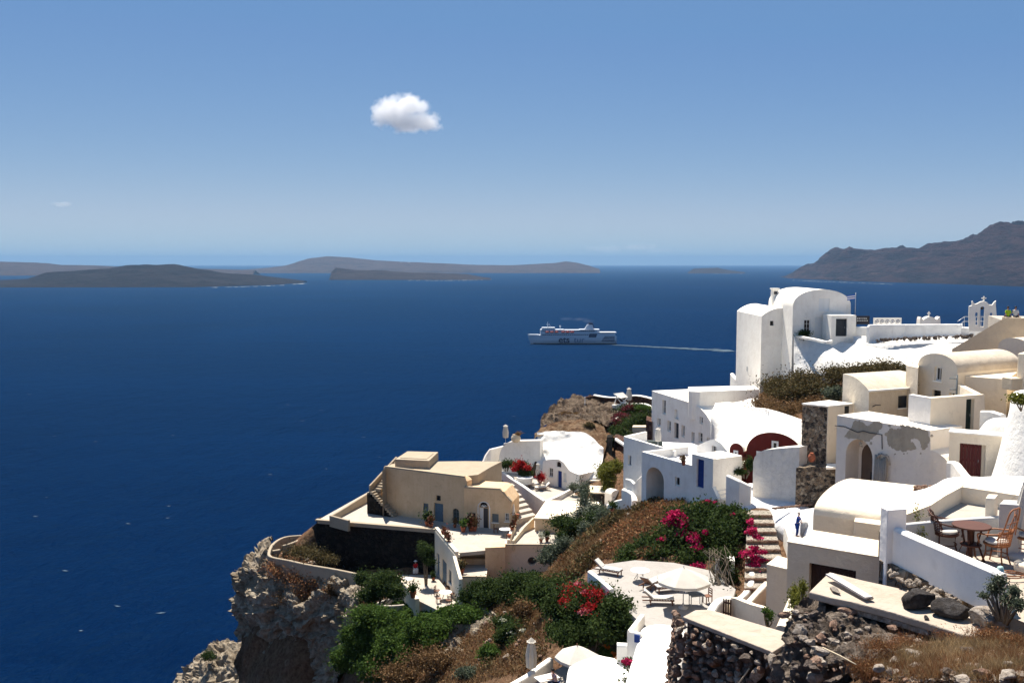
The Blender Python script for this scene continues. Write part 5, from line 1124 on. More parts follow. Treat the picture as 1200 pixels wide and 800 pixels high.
MB().prism([q+Vector((0,0,.003)) for q in rf[:-1]]+[w.pt(w.L*.96, ZR+.003, -.9), w.pt(.05, ZR+.003, -.9)], -29).build('roof', TANR, GM)
wallrun([w.pt(.1, ZR+.14, -.14), w.pt(w.L*.97, ZR+.14, -.14)], .26, .137, 'roof_lip', TANR, GM, round_=False)
window(GM, w, wr[0], BLUEG, GREYSH, reveal=.2, bars=(1, 2), fw=.08, name='shuttered_window'); window(GM, w, wr[2], DARKM, reveal=.25, bars=(1, 1), fw=.04, sill=False)
window(GM, w, wr[3], GREYSH, mat('dusty_green_glass', (.05,.065,.06), .3), reveal=.2, bars=(1, 3), fw=.06, arch=.35); door(GM, w, (wr[1][0], ZF, wr[1][2], wr[1][3]), BLUEG, .25, 2, 'double_door', 3)
rb = thing('roof_box', 'flat ochre box room standing on the mansion roof', 'roof room', (-10.5, 104.5, -22.5))
z = -21.55; MB().prism([az(462.8, 537.8, z), az(502.8, 539.6, z), az(513.6, 529.3, z), az(477.5, 528.4, z)], ZR-.05).build('wall', TANR, rb, bevel=.03)
MB().prism([az(469, 536, z+.06), az(500, 537.5, z+.06), az(508.5, 530.6, z+.06), az(480, 530, z+.06)], z-.02).build('roof_slab', TANR, rb)
G2 = thing('fanlight_house', 'lower ochre house with a fanlight over its white door beside the mansion', 'house', (-4, 97, -28))
A2 = w.pt(w.L*.985, 0, .35); A = Vector((A2.x, A2.y, 0)); B = Vector((A.x+5.0, A.y-1.2, 0)); w2 = Wall(A, B); zt = w2.sz(560, 572.3)[1]
wr = [w2.rect(*q) for q in [(549.7,600.5,557.3,611.5),(561.3,594.5,573,622.5),(562.3,587.8,571.6,594.3),(576.7,601.8,584.3,611.8),(591.6,600.8,596.4,610.6)]]
L2 = w2.sz(599.5, 600)[0]; LS = w2.sz(585.5, 574)[0]
fan = apoly(wr[2], wr[2][3]-wr[2][1]-.02, 12)
hs = [(rpoly(wr[0]), .2), (rpoly((wr[1][0], ZF-.2, wr[1][2], wr[1][3])), .2), (fan, .15), (rpoly(wr[3]), .2), (rpoly(wr[4]), .2)]
walls, _ = solid(w2, [(0, -29), (L2, -29), (L2, w2.sz(600, 589)[1]), (LS+.5, zt-.18), (LS, zt), (0, zt)], hs, 3.5); walls.build('wall', TAN, G2)
wallrun([w2.pt(0.02, zt+.14, -.16), w2.pt(LS, zt+.14, -.16), w2.pt(L2, w2.sz(600, 588)[1]+.12, -.16)], .34, .15, 'roof_lip', TANR, G2, round_=False)
for k in (0, 3, 4): window(G2, w2, wr[k], WPAINT if k == 4 else GREYSH, DARKGL if k != 3 else GREYSH, reveal=.2, bars=(1, 1), fw=.07)
dr = wr[1]; mid = (dr[0]+dr[2])/2
door(G2, w2, (dr[0], ZF, mid-.1, dr[3]), WPAINT, .2, 1, 'door', 3); pn = MB(); panel(pn, w2, rpoly((mid-.08, ZF, dr[2]-.15, dr[3]-.1)), [], -.18); pn.build('open_doorway', DARKM, G2)
fm_ = MB(); c_ = (wr[2][0]+wr[2][2])/2
pn = MB(); panel(pn, w2, fan, [], -.13); pn.build('fanlight', DARKGL, G2)
for k in range(1, 6): an = math.pi*k/6; r_1 = (wr[2][2]-wr[2][0])/2-.03; fm_.bar(w2.pt(c_, wr[2][1]+.03, -.1), w2.pt(c_+r_1*math.cos(an), wr[2][1]+.03+.62*r_1*math.sin(an), -.1), .05)
fm_.tube([w2.pt(c_+.62*math.cos(a*.2618), wr[2][1]+.6*math.sin(a*.2618), .02) for a in range(13)], .05, 5); fm_.build('fanlight_frame', WPAINT, G2)
wf = MB(); 
for a_ in (dr[0]-.14, dr[2]+.02): vs = [w2.pt(a, z_, o) for o in (-.02, .05) for a, z_ in rpoly((a_, ZF, a_+.12, dr[3]+.05))]; wf.add(vs, [(0,3,2,1),(4,5,6,7),(0,1,5,4),(1,2,6,5),(2,3,7,6),(3,0,4,7)])
wf.build('door_surround', WHITE2, G2)
# outside stair climbing to the mansion roof
OS = thing('roof_stair', 'narrow pale stone stair turning up the left end of the ochre mansion', 'stair', (-15, 102, -28))
b, m_, t_ = az(470, 611, -27.5), az(437, 590, -25.2), az(447, 556, -22.6); mb = MB()
m_ = Vector((-15.4, 103.8, -25.2)); b = w.pt(1.9, -27.5, .55); mm = w.pt(-1.1, -25.2, .55)
n = 11
for k in range(n):
    q0, q1 = b.lerp(mm, k/n), b.lerp(mm, (k+1)/n); z_ = -27.5+(k+1)*2.4/n; o = w.n*.45
    mb.prism([(q0.x+o.x,q0.y+o.y,z_),(q0.x-o.x,q0.y-o.y,z_),(q1.x-o.x,q1.y-o.y,z_),(q1.x+o.x,q1.y+o.y,z_)], z_-.3)
t0 = w.pt(-.75, -25.1, .2); t1 = w.pt(-.75, -22.6, -4.2)
for k in range(12):
    q0, q1 = t0.lerp(t1, k/12), t0.lerp(t1, (k+1)/12); z_ = -25.1+(k+1)*2.6/12; o = w.d*.42
    mb.prism([(q0.x+o.x,q0.y+o.y,z_),(q0.x-o.x,q0.y-o.y,z_),(q1.x-o.x,q1.y-o.y,z_),(q1.x+o.x,q1.y+o.y,z_)], z_-.3)
mb.build('tread', TANR, OS)
sb = MB(); 
p0, p1 = w.pt(2.0, -27.7, .98), w.pt(-1.6, -27.7, .98); q0, q1 = w.pt(2.0, -27.7, .12), w.pt(-1.6, -27.7, .12)
sb.add([p0, p1, p1+Vector((0,0,2.4)), q0, q1, q1+Vector((0,0,2.4))], [(0,1,2),(3,5,4),(0,3,4,1),(1,4,5,2),(2,5,3,0)]); sb.build('dark_base', STONE_D, OS)
MB().prism([w.pt(-1.3, -25.45, .2), w.pt(-.35, -25.45, .2), w.pt(-.35, -22.8, -4.2), w.pt(-1.3, -22.8, -4.2)], -28.5).build('side_wall', TAN, OS)
wallrun([w.pt(-1.42, -24.5, .7), w.pt(-1.42, -22.2, -4.4)], .2, 3.0, 'parapet', TANR, OS, round_=False)
# terrace in front, its black retaining wall and lit end wall
z = ZF
fl = MB().prism([az(372, 609.3, z), az(509, 620.5, z), az(532.5, 648, z), az(570, 644.5, z), az(592, 636, z), (1.8, 97.5, z), (-2, 101, z), (-14, 108, z), az(437, 573, z)], z-.35).build('mansion_terrace', PAVE); tag(fl, kind='structure')
BW = thing('black_retaining_wall', 'high dark lava retaining wall, shade painted in, below the mansion terrace', 'wall', (-14, 98, -33))
a, b = az(371, 609, z-.003), az(509, 620.5, z-.003)
MB().prism([a, b, b+Vector((.1,.8,0)), a+Vector((.1,1.2,0))], -35.5).build('wall', STONE_D, BW)
a2, b2 = az(370, 608.6, z+.16), az(510, 620, z+.16); wallrun([a2+Vector((0,.25,0)), b2+Vector((0,.25,0))], .5, .16, 'coping', TANR, BW, round_=False)
EW = thing('terrace_end_wall', 'sunlit pale house front with grey doors under the mansion terrace', 'house front', (-7, 92, -32))
A, B = az(509.3, 621, z), az(533, 650, z-.0); w = Wall(A, B); z2 = -31.9
d1, d2, d3 = w.rect(512.3, 652, 515, 690), w.rect(518, 660, 523.5, 697), w.rect(526, 668, 529, 690)
drs = [(d1[0], z2, d1[2], z2+2.3), (d2[0], z2, d2[2], z2+2.4), (d3[0], z2+.9, d3[2], z2+2.2)]
walls, _ = solid(w, [(0, -33.5), (w.L, -33.5), (w.L, z-.003), (0, z-.003)], [(rpoly(q), .15) for q in drs], .5); walls.build('wall', CREAM, EW)
for q in drs[:2]: door(EW, w, q, BLUEG, .15, 2, 'double_door', 2, False)
window(EW, w, drs[2], GREYSH, GREYSH, reveal=.15, fw=.05, bars=(1, 1), name='shuttered_window')
wallrun([w.pt(.0, z+.32, -.2), w.pt(w.L, z+.32, -.2)], .34, .36, 'coping', CREAM, EW, round_=False)
YW = thing('sunken_yard', 'small sunken yard with stepped ledges between the terrace end and the beige block', 'yard', (-4, 89, -33))
zy = -29.3; f0, f1 = az(535.5, 676.5, zy), az(569.5, 677, zy)
MB().prism([f0, f1, f1+Vector((.1,4.6,0)), f0+Vector((-.3,4.6,0))], -34.5).build('yard_block', GREYW, YW)
MB().prism([f0+Vector((.05,.3,.01)), f1+Vector((-.05,.3,.01)), f1+Vector((0,4.4,.01)), f0+Vector((-.2,4.4,.01))], zy-.1).build('yard_floor', PAVE, YW)
wallrun([f0+Vector((0,.12,.14)), f1+Vector((0,.12,.14))], .24, .137, 'coping', TANR, YW, round_=False)
for k, (zz_, yy) in enumerate([(-28.75, 3.9), (-28.2, 4.5), (-27.62, 5.1)]): MB().prism([f0+Vector((-.3,yy,zz_-zy)), f1+Vector((.1,yy,zz_-zy)), f1+Vector((.1,yy+1.2,zz_-zy)), f0+Vector((-.3,yy+1.2,zz_-zy))], -33).build('ledge', TANR if k else TAN, YW)
wallrun([az(532.5, 651, z+.05), az(540, 678, -28.4)], .3, 3, 'side_wall', CREAM, YW, round_=False)
BB = thing('beige_terrace_block', 'blank beige block standing between the sunken yard and the porthole wall', 'block', (-1.6, 89, -33))
MB().prism([az(568.5, 641.5, -27.3), az(592, 640.5, -27.3), az(592, 636, -27.3), az(569, 637, -27.3)], -34).build('wall', TAN, BB)
PW = thing('porthole_wall', 'long grey retaining wall with one round dark porthole', 'wall', (3, 90.5, -33))
A, B = az(591.8, 637.5, -27.35), az(672, 638.5, -27.35); w = Wall(A, B); c_ = w.sz(623.3, 657.2); r_ = .42
walls, _ = solid(w, [(0.003, -34), (w.L, -34), (w.L, -27.35), (.003, -27.35)], [([(c_[0]+r_*math.cos(a*math.pi/10), c_[1]+r_*math.sin(a*math.pi/10)) for a in range(20)], .6)], 1.2); walls.build('wall', GREYW, PW)
pn = MB(); panel(pn, w, [(c_[0]+r_*.98*math.cos(a*math.pi/10), c_[1]+r_*.98*math.sin(a*math.pi/10)) for a in range(20)], [], -.5); pn.build('porthole', DARKM, PW)
tr = MB().prism([az(591.8, 637, -27.32), az(672, 638, -27.32), az(690, 612, -27.32), az(650, 600, -27.32), (1.6, 98, -27.32)], -27.9).build('upper_terrace', PAVE); tag(tr, kind='structure')
wallrun([az(592, 637, -27.18), az(662, 637.4, -27.18)], .22, .14, 'coping', TANR, PW, round_=False)
# steps between mansion and cave house
DS = thing('stair_parapet', 'pale stair parapet with a row of flower pots between the two lower terraces', 'parapet', tuple(az(606, 630, -27.3)))
wallrun([az(601, 590, -25.0), az(603, 606, -26.2), az(596, 632, -26.9)], .3, 1.6, 'wall', CREAM, DS)
wallrun([az(625, 606, -26.3), az(613, 618, -26.75), az(601, 633, -26.9)], .22, 1.0, 'inner_wall', CREAMD, DS)
MS = thing('middle_stair', 'broad sandy stair beside the white parapet, climbing from the pots', 'stair', tuple(az(610, 600, -27)))
mb = MB(); b0, b1 = az(603, 612, -27.1), az(628, 606, -27.1); t0, t1 = az(584, 570, -25.2), az(600, 566, -25.2)
for k in range(7):
    q0, q1, r0, r1 = b0.lerp(t0, k/7), b1.lerp(t1, k/7), b0.lerp(t0, (k+1)/7), b1.lerp(t1, (k+1)/7); z_ = -27.1+(k+1)*1.9/7
    mb.prism([(q0.x,q0.y,z_),(q1.x,q1.y,z_),(r1.x,r1.y,z_),(r0.x,r0.y,z_)], -28.5)
mb.build('tread', PAVE, MS)
# flat white-roofed store right of the stair
FR = thing('flat_roofed_store', 'low store with a big sunlit flat roof and one beige end wall', 'outbuilding', (3.5, 98, -28))
zr = -26.0; A, B = az(627, 607.5, zr), az(646.5, 608.5, zr)
MB().prism([A, B, az(655, 611.5, zr), az(692, 615, zr), az(707, 598, zr), az(700, 589, zr), az(640, 587.5, zr)], -28.2).build('wall', TAN, FR)
MB().prism([q+Vector((0,0,.12)) for q in (A+Vector((-.1,-.1,0)), B+Vector((0,-.1,0)), az(655, 612, zr), az(693, 615.6, zr), az(708, 598, zr), az(701, 588.6, zr), az(640, 587, zr))], zr+.003).build('roof', CREAM, FR)
# outer triangle terrace at the far left
OT = thing('outer_parapet', 'low sandy parapet enclosing the empty corner terrace left of the mansion', 'wall', (-19, 103, -28))
wallrun([az(409, 609, -27.0), az(388, 603.5, -26.9), az(405, 593.5, -26.8), az(437, 573.5, -26.5)], .3, 1.2, 'wall', TANR, OT)
# lower terrace with tables
lt_ = MB().prism([az(466, 673, -31.9), az(509.5, 673, -31.9), az(536, 705, -31.9), az(534, 714, -31.9), az(512, 714, -31.9), az(492, 704, -31.9)], -34.5).build('lower_terrace', PAVE); tag(lt_, kind='structure')
box_wall('lower_terrace_parapet', 'low sunlit parapet along the left edge of the lower terrace', 'wall', [az(466.5, 673.5, -31.5), az(480, 688, -31.5), az(489, 701, -31.5)], CREAM, .4, 2)
box_wall('garden_wall', 'short curved pale wall half buried in the green slope', 'wall', smooth_line([az(441, 706, -33.2), az(455, 701, -33.0), az(468, 698.5, -32.9), az(484, 699.5, -32.8)]), PAVE, .3, .8)
box_wall('garden_wall', 'second pale curved wall just below the first in the green slope', 'wall', smooth_line([az(446, 708.5, -33.4), az(458, 708.8, -33.4), az(470, 708, -33.4), az(482, 706, -33.4)]), PAVE, .3, .7)
# cliff path
box_wall('cliff_path_parapet', 'thin pale parapet following the cliff path round the headland', 'wall', smooth_line([az(373, 624, -30.9), az(355, 626.3, -31), az(334, 628.5, -31), az(321, 635.5, -31), az(315.5, 645, -31), az(318, 651.5, -31), az(340, 656, -31), az(360, 660.5, -31), az(395, 666.5, -31), az(426, 673, -31)]), .3, [1.5]*46, zb=None) if False else None
t = thing('cliff_path_parapet', 'thin pale parapet following the cliff path round the headland', 'wall', (-25, 98, -33))
wallrun(smooth_line([az(373, 624, -30.9), az(355, 626.3, -31), az(334, 628.5, -31), az(321, 635.5, -31), az(315.5, 645, -31), az(318, 651.5, -31), az(340, 656, -31), az(360, 660.5, -31), az(395, 666.5, -31), az(426, 673, -31)]), .32, 2.2, 'wall', TANR, t)
t = thing('inner_path_wall', 'low stone wall on the uphill side of the cliff path', 'wall', (-25, 101, -33))
wallrun(smooth_line([az(331, 638.5, -31.2), az(340, 636, -31.1), az(350, 632, -31.1), az(357, 629, -31.1)]), .3, 1.2, 'wall', TANR, t)
wallrun([az(319, 644.5, -31.4), az(328, 643, -31.4)], .4, .5, 'step', TANR, t)
box_wall('cliff_low_wall', 'thin wall at the left foot of the black retaining wall', 'wall', [az(361, 625, -30.2), az(368, 616, -29.2), az(374, 611, -28.3)], STONE_D, .5, 4)
# ------------------------------------------------------------------ cliff faces
cl = patch('cliff', [[(322,634,109),(316,641,103),(318,652,99.5),(345,660,96.2),(375,664,95),(410,672,93.2),(430,680,91)],
  [(310,640,112),(298,650,106),(296,664,101),(325,680,97),(365,690,94),(398,696,91.5),(425,705,89.5)],
  [(300,660,114),(283,668,107),(280,682,102.5),(305,700,97.5),(352,716,92.5),(390,722,91.5),(420,728,88.5)],
  [(300,690,115),(279,698,108),(281,712,103),(300,730,98),(345,738,93.5),(386,738,92),(415,745,88)],
  [(305,720,116),(281,722,109),(288,738,103.5),(302,757,99),(340,765,95),(380,768,92),(406,770,88.5)],
  [(310,750,117),(291,748,109.5),(296,768,103),(310,790,99),(338,796,96),(370,798,93),(398,800,89.5)],
  [(312,800,117),(295,795,110),(302,820,103),(315,840,99),(340,845,96),(368,845,93),(396,840,90)],
  [(312,900,118),(296,900,110),(305,920,103),(318,940,99),(340,945,96),(366,945,93),(392,940,90)]], ROCK, None, 18, 1.35, .36, 31, 7, smooth=False, crag=True)
tag(cl, 'sheer pale tuff headland cliff below the path', kind='structure')
c2 = patch('lower_cliff', [[(320,765,122),(290,752,121),(275,750,120),(255,754,121),(236,764,123),(222,776,126),(205,795,130)],
  [(325,785,116),(298,772,114),(275,768,114),(252,776,115),(232,788,118),(215,798,122),(196,812,127)],
  [(328,810,111),(300,800,110),(276,800,110),(250,806,111),(228,812,114),(205,820,118),(186,830,123)],
  [(330,900,108),(300,900,107),(270,900,107),(240,905,108),(210,910,111),(190,915,115),(170,920,120)]], ROCK, None, 16, 1.3, .34, 37, 6, smooth=False, crag=True)
tag(c2, 'lower pale rock shoulder far down the cliff', kind='structure')
c3 = patch('rock_outcrop', [[(352,748,95.5),(362,745,94.6),(372,752,93.2),(385,760,91.5)],[(350,765,94.5),(362,768,93),(375,775,91.5),(388,780,90)],[(352,795,93.5),(365,800,92),(380,805,90.5),(392,808,89)]], ROCK, None, 12, .7, .8, 41, 6, smooth=False, crag=True)
tag(c3, 'bright broken rock outcrop at the foot of the shaded cliff', 'rock')
c4 = patch('hillside_rock', [[(540,716,80.5),(556,712,80),(572,712,79),(582,720,77)],[(524,745,78.5),(542,742,77.5),(560,742,76.3),(574,748,74.5)],[(512,775,76),(532,772,74.8),(552,772,73.3),(566,778,71.8)],[(505,808,73.5),(528,808,72),(550,808,70.5),(568,810,69)]], ROCK, None, 12, .7, .7, 43, 6, smooth=False, crag=True)
tag(c4, 'craggy pale rock rib breaking through the brown hillside', 'rock')
# knoll rocks
random.seed(12)
def rockset(base, labels, items, m, jag=.45, sub=3):
    out = []
    for i, (c, r) in enumerate(items):
        v, f = rock_np(c, r, int(c[0]*97+c[1]*31) % 997+i, sub, jag); o = mesh_np(base, v-np.array(c), f, m, None, True); o.location = c
        tag(o, labels[i] if i < len(labels) else labels[-1], 'rock'); out.append(o)
    return out
c5 = patch('knoll_rock', [[(636,487,130),(650,474,136),(664,466,140),(682,463.5,142),(702,464,142),(722,470,140)],[(634,493,127.5),(650,485,129.5),(668,480,131),(684,477,133),(702,478,133),(722,480,132)],[(632,503,124),(650,497,124.5),(672,492,126),(690,493,124.5),(704,496,123),(716,494,123)]], ROCK2, None, 12, .7, .7, 53, 6, smooth=False, crag=True)
tag(c5, 'weathered brown rock crowning the knoll above the cave house', 'rock')
c6 = patch('knoll_slope', [[(632,503,123.5),(650,497,124),(672,492,125.5),(690,495,124),(706,500,122),(712,510,119)],[(628,509,120.5),(648,506,120.5),(668,505,120.5),(688,507,119.5),(702,516,117),(710,526,115)],[(626,513,119),(648,512,118.8),(668,512,118.5),(686,514,118),(700,526,115),(706,538,113)]], rocky('ochre_knoll_soil', [(.09,.05,.03),(.16,.095,.055),(.24,.17,.11),(.12,.065,.04)], .7, 1, 2.5), None, 8, .45, .6, 59, 5)
tag(c6, 'rusty brown earth slope with stones under the knoll terrace', 'slope')
kt = MB().prism([az(674, 482, -21.4), az(711, 492.5, -21.4), az(728, 489, -21.4), az(737, 483, -21.4), az(702, 475, -21.4)], -22.6).build('knoll_terrace', PAVEG); tag(kt, kind='structure')
box_wall('terrace_edging', 'white-painted edging sweeping round the small knoll terrace', 'edging', smooth_line([az(674, 481, -21.2), az(690, 486.5, -21.2), az(710, 491.8, -21.2), az(722, 490, -21.15), az(732, 483.5, -21.1)]), WHITE2, .3, .7)
box_wall('knoll_wall', 'dark stone wall with white coping behind the knoll terrace', 'wall', smooth_line([az(686, 465, -20.0), az(700, 462.5, -19.8), az(712, 465.3, -19.8), az(726, 465.5, -19.8), az(745, 463.3, -19.6), az(760, 465.5, -19.6), az(770, 468.5, -19.6)]), STONE_R, .5, 2.4)
t = thing('wall_coping', 'white coping line on the stone wall behind the knoll terrace', 'coping', tuple(az(726, 466, -19.8)))
wallrun(smooth_line([az(697, 462, -19.68), az(712, 464.5, -19.68), az(726, 464.8, -19.68), az(745, 462.5, -19.48), az(760, 464.8, -19.48), az(770, 467.8, -19.48)]), .6, .14, 'coping', WHITE2, t)
mp_ = thing('marker_post', 'thin white post standing against the knoll rock', 'post', tuple(at(685.5, 480, 134))); MB().bar(at(685.5, 480.5, 134), at(685.5, 465, 134), .12).build('post', WHITE2, mp_)
box_wall('upper_edging', 'short white coping beside the closed parasol on the knoll', 'coping', [az(734, 473.2, -20.3), az(748, 472.6, -20.25), az(758, 473.4, -20.3), az(765, 478, -20.6)], STONE_M, .5, 1.6)
t = thing('upper_coping', 'bright painted top of the wall beside the closed parasol on the knoll', 'coping', tuple(az(748, 473, -20.3))); wallrun(smooth_line([az(733, 473.0, -20.18), az(748, 472.2, -20.13), az(758, 473, -20.18), az(766, 478, -20.5)]), .55, .12, 'coping', WHITE2, t)
q = thing('maroon_garden_wall', 'dark red lava wall stepping down beside the long white house', 'wall', (14, 112, -26))
MB().prism([az(719, 512, -21.5), az(731, 517, -21.5), az(733, 512, -21.5), az(722, 508, -21.5)], -28).build('wall', STONE_R, q)
MB().prism([D_ if False else tuple(at(711, 512.5, 115)), tuple(at(717.5, 512, 113)), tuple(at(718, 509, 117)), tuple(at(712, 509, 117))], -28).build('pier', STONE_D, q)
MB().prism([at(741, 500, 119), at(757.5, 500, 117.5), at(758, 498, 120), at(742, 498, 121)], -25).build('plinth', CREAMD, q)
wallrun([at(722, 513, 112), at(734, 521, 107)], .3, .3, 'coping', WHITE2, q)
q = thing('stone_terrace_steps', 'rough reddish masonry strip between the knoll plants and the long white house', 'masonry', (15, 113, -24))
MB().prism([at(757, 492, 116), at(764, 494, 114.5), at(765, 489, 118), at(758, 487, 119)], -28).build('wall', STONE_R, q)
# ------------------------------------------------------------------ cave house
cf = patch('whitewashed_rock_face', [[(629,506,119.5),(645,504.5,119),(665,504.5,118.5),(684,506.5,118),(696,514,116),(708,528,113.5)],
  [(630,518,118.3),(645,517,117.5),(665,517,117),(684,519,116),(697,526,114.5),(707,535,112.5)],
  [(631,531,117.2),(645,528,116),(665,531,114.5),(683,534,113.5),(697,540,112),(705,545,111)],
  [(630,545,116),(645,542,114),(663,546,112),(680,553,110),(695,554,109.5),(702,556,109)],
  [(630,560,115),(645,560,113),(663,562,111),(680,566,109),(695,566,108.5),(702,566,108.3)]], WSLOPE, None, 10, .35, .45, 61, skirt=0)
tag(cf, 'smooth whitewashed rock face rising behind the cave house', 'rock face')
CH = thing('cave_house', 'small white cave house front with an arched gable, fanlight and cobalt door', 'house', (5.5, 110, -27))
w = Wall(at(636, 560, 112), at(680, 560, 107.5)); pts = [(679,556),(672,553.5),(667,551),(664,547),(660,541.5),(655,538),(649,537.6),(643,538.3),(636,540)]
dr, fn, wa, wb = w.rect(653.3, 551.5, 658.3, 571.5), w.rect(652.3, 540.8, 657.6, 547), w.rect(643.2, 548, 648, 558.5), w.rect(660.4, 553.3, 663.7, 564.3)
pr = [(0, -28), (w.L, -28)]+[w.sz(*p) for p in pts]; hs = [(rpoly(dr), .2), (apoly(fn, .27), .15), (rpoly(wa), .2), (rpoly(wb), .2)]
walls, roof = solid(w, pr, hs, 4, roof_from=set(range(2, 10))); walls.build('wall', WHITE2, CH); roof.build('roof', WHITE2, CH)
door(CH, w, dr, BLUE, .2); window(CH, w, wa, reveal=.2, fw=.07); window(CH, w, wb, WPAINT, WPAINT, reveal=.2, fw=.07, name='shuttered_window'); pn = MB(); panel(pn, w, apoly(fn, .27), [], -.12); pn.build('fanlight', DARKGL, CH)
zl = -26.5
fl = MB().prism([az(560, 553, zl), az(588, 545, zl), az(634, 549, zl), az(685, 572, zl), az(690, 585, zl), az(640, 588, zl), az(600, 566, zl)], -27.6).build('cave_house_terrace', PAVE); tag(fl, kind='structure')
LW = thing('shaded_terrace_wall', 'rounded grey-shaded white wall with steps at its left, behind the red bush', 'wall', (0, 116, -27))
w = Wall(at(584, 540, 118.5), at(633, 540, 116)); pts = [(633,560),(633,516),(612,516.3),(602,516.5),(595,518.3),(590,522),(586.5,528),(585,535),(584.8,541)]
pr = [(0, -28), (w.L, -28)]+[w.sz(*p) for p in pts[1:]]; walls, roof = solid(w, pr, [], .9, roof_from=set(range(2, 9))); walls.build('wall', WHITE2, LW); roof.build('coping', WHITE2, LW)
US = thing('dark_stair', 'short dark stair between white parapets at the left end of the cave house terrace', 'stair', (-2, 117, -27))
mb = MB(); b0, b1, t0, t1 = az(568, 547, -26.4), az(585, 546, -26.4), az(573, 528, -24.2), az(586, 527, -24.2)
for k in range(6):
    q0, q1, r0, r1 = b0.lerp(t0, k/6), b1.lerp(t1, k/6), b0.lerp(t0, (k+1)/6), b1.lerp(t1, (k+1)/6); z_ = -26.4+(k+1)*2.2/6
    mb.prism([(q0.x,q0.y,z_),(q1.x,q1.y,z_),(r1.x,r1.y,z_),(r0.x,r0.y,z_)], -27.5)
mb.build('tread', STONE_M, US); wallrun([az(564.5, 545, -25.8), az(569, 533, -24.6), az(574, 526, -23.8), az(590, 522, -23.6)], .4, 2.4, 'parapet', WHITE2, US)
BP = thing('long_white_parapet', 'long bright parapet curving down along the left of the cave house terrace', 'wall', (0, 108, -28))
wallrun(smooth_line([az(556, 549, -25.9), az(562, 543.5, -25.7), az(572, 544.5, -25.65), az(586, 550.5, -25.6), az(600, 560, -25.6), (az(614, 569, -25.6)), az(628, 579, -25.65), az(638.5, 586, -25.8)]), .38, [2.3]*36, 'wall', WHITE3, BP)
RB = thing('right_terrace_parapet', 'short sandy-white parapet closing the cave house terrace at the front', 'wall', tuple(az(655, 582, -26.4)))
wallrun(smooth_line([az(638.5, 586.5, -25.85), az(650, 582, -25.9), az(660, 577, -25.95), az(670, 572, -26)]), .35, 1.3, 'wall', WHITE3, RB)
hut = thing('stone_hut', 'tiny flat-roofed stone hut right of the cave house', 'hut', (9.7, 106, -27.5))
MB().prism([az(681, 563, -25.4), az(703, 563.5, -25.4), az(702, 557.5, -25.4), az(684, 556, -25.4)], -27.8).build('wall', STONE_M, hut)
MB().prism([az(680, 562.5, -25.25), az(704, 563, -25.25), az(703, 556.8, -25.25), az(683, 555.4, -25.25)], -25.39).build('roof', CREAM, hut)
hut = thing('stone_hut', 'second stone hut with a dark doorway and cream roof in front of the first hut', 'hut', (10, 100, -27.5))
A, B = az(691, 575.5, -25.1), az(712, 576.5, -25.1); w = Wall(A, B); dk = w.rect(695, 578, 704.5, 587)
walls, _ = solid(w, [(0, -27.8), (w.L, -27.8), (w.L, -25.1), (0, -25.1)], [(rpoly((dk[0], -27.5, dk[2], dk[3])), .5)], 2.4); walls.build('wall', STONE_M, hut); pn = MB(); panel(pn, w, rpoly((dk[0], -27.5, dk[2], dk[3])), [], -.45); pn.build('doorway', DARKM, hut)
MB().prism([az(690, 576, -24.95), az(713, 577, -24.95), az(709, 569, -24.95), az(690, 568.5, -24.95)], -25.097).build('roof', CREAM, hut)
box_wall('kitchen_garden_wall', 'stubby white wall piece beside the huts below the corner block', 'wall', [az(714, 572, -24.2), az(722, 574, -24.2)], WHITE2, 1.4, 3)
box_wall('yard_wall', 'white yard wall curving from the huts to the foot of the corner block', 'wall', smooth_line([az(713, 590, -25.5), az(720, 594, -24.8), az(730, 588, -23.8), az(736, 583, -22.6)]), WHITE2, .4, 2)
box_wall('mossy_wall', 'sandy stone wall below the yellow-green bush', 'wall', [az(699, 545, -24.3), az(715, 538.5, -24.2), az(728, 541, -24.0)], STONE_M, .6, 4)

# ------------------------------------------------------------------ parasol terrace and bottom roofs
zt_ = -20.35
ut = MB().prism([az(692, 668, zt_), az(703, 661.5, zt_), az(744, 656, zt_), az(790, 659, zt_), az(832, 668, zt_), az(862, 690, zt_), az(856, 712, zt_), az(835, 760, zt_), az(748, 760, zt_), az(747, 726, zt_), az(722, 702, zt_)], -21.6).build('parasol_terrace', PAVEG); tag(ut, kind='structure')
box_wall('terrace_side_wall', 'low bright parapet at the far left of the parasol terrace', 'wall', [az(691, 668, -19.8), az(703, 677, -19.8), az(717, 689.5, -19.8)], WHITE2, .3, .75)
t = thing('white_terrace_wall', 'low white wall with a small blue opening at the front of the parasol terrace', 'wall', tuple(az(745, 745, -20.5)))
wallrun([az(753, 719, -19.75), az(745, 729, -19.75), az(738, 738, -19.75)], .28, 2.2, 'wall', WHITE2, t)
wallrun([az(738, 738.5, -19.755), az(752, 741, -19.755)], .28, 2.2, 'front_wall', WHITE2, t)
w = Wall(az(738, 742, -19.8), az(752, 744.5, -19.8)); pn = MB(); r = w.rect(744.5, 742, 751, 751); vs = [w.pt(a, z_, .16+o) for o in (-.02, .03) for a, z_ in rpoly(r)]; pn.add(vs, [(0,3,2,1),(4,5,6,7),(0,1,5,4),(1,2,6,5),(2,3,7,6),(3,0,4,7)]); pn.build('blue_hatch', BLUE, t)
box_wall('low_curb_wall', 'rounded stub of white wall in front of the blue opening', 'wall', [az(723, 753, -20.9), az(742, 754, -20.9)], WHITE3, .5, 2)
t = thing('curved_stair_wall', 'tall bright white wall curving up beside the bougainvillea', 'wall', (14.3, 60, -21))
wallrun(smooth_line([at(866, 700, 56.5), at(873, 694, 57), at(879.5, 683, 58), at(881, 672, 59), at(880.5, 661, 60.5), at(879, 650, 62)]), .4, [2.2]*26, 'wall', WHITE2, t)
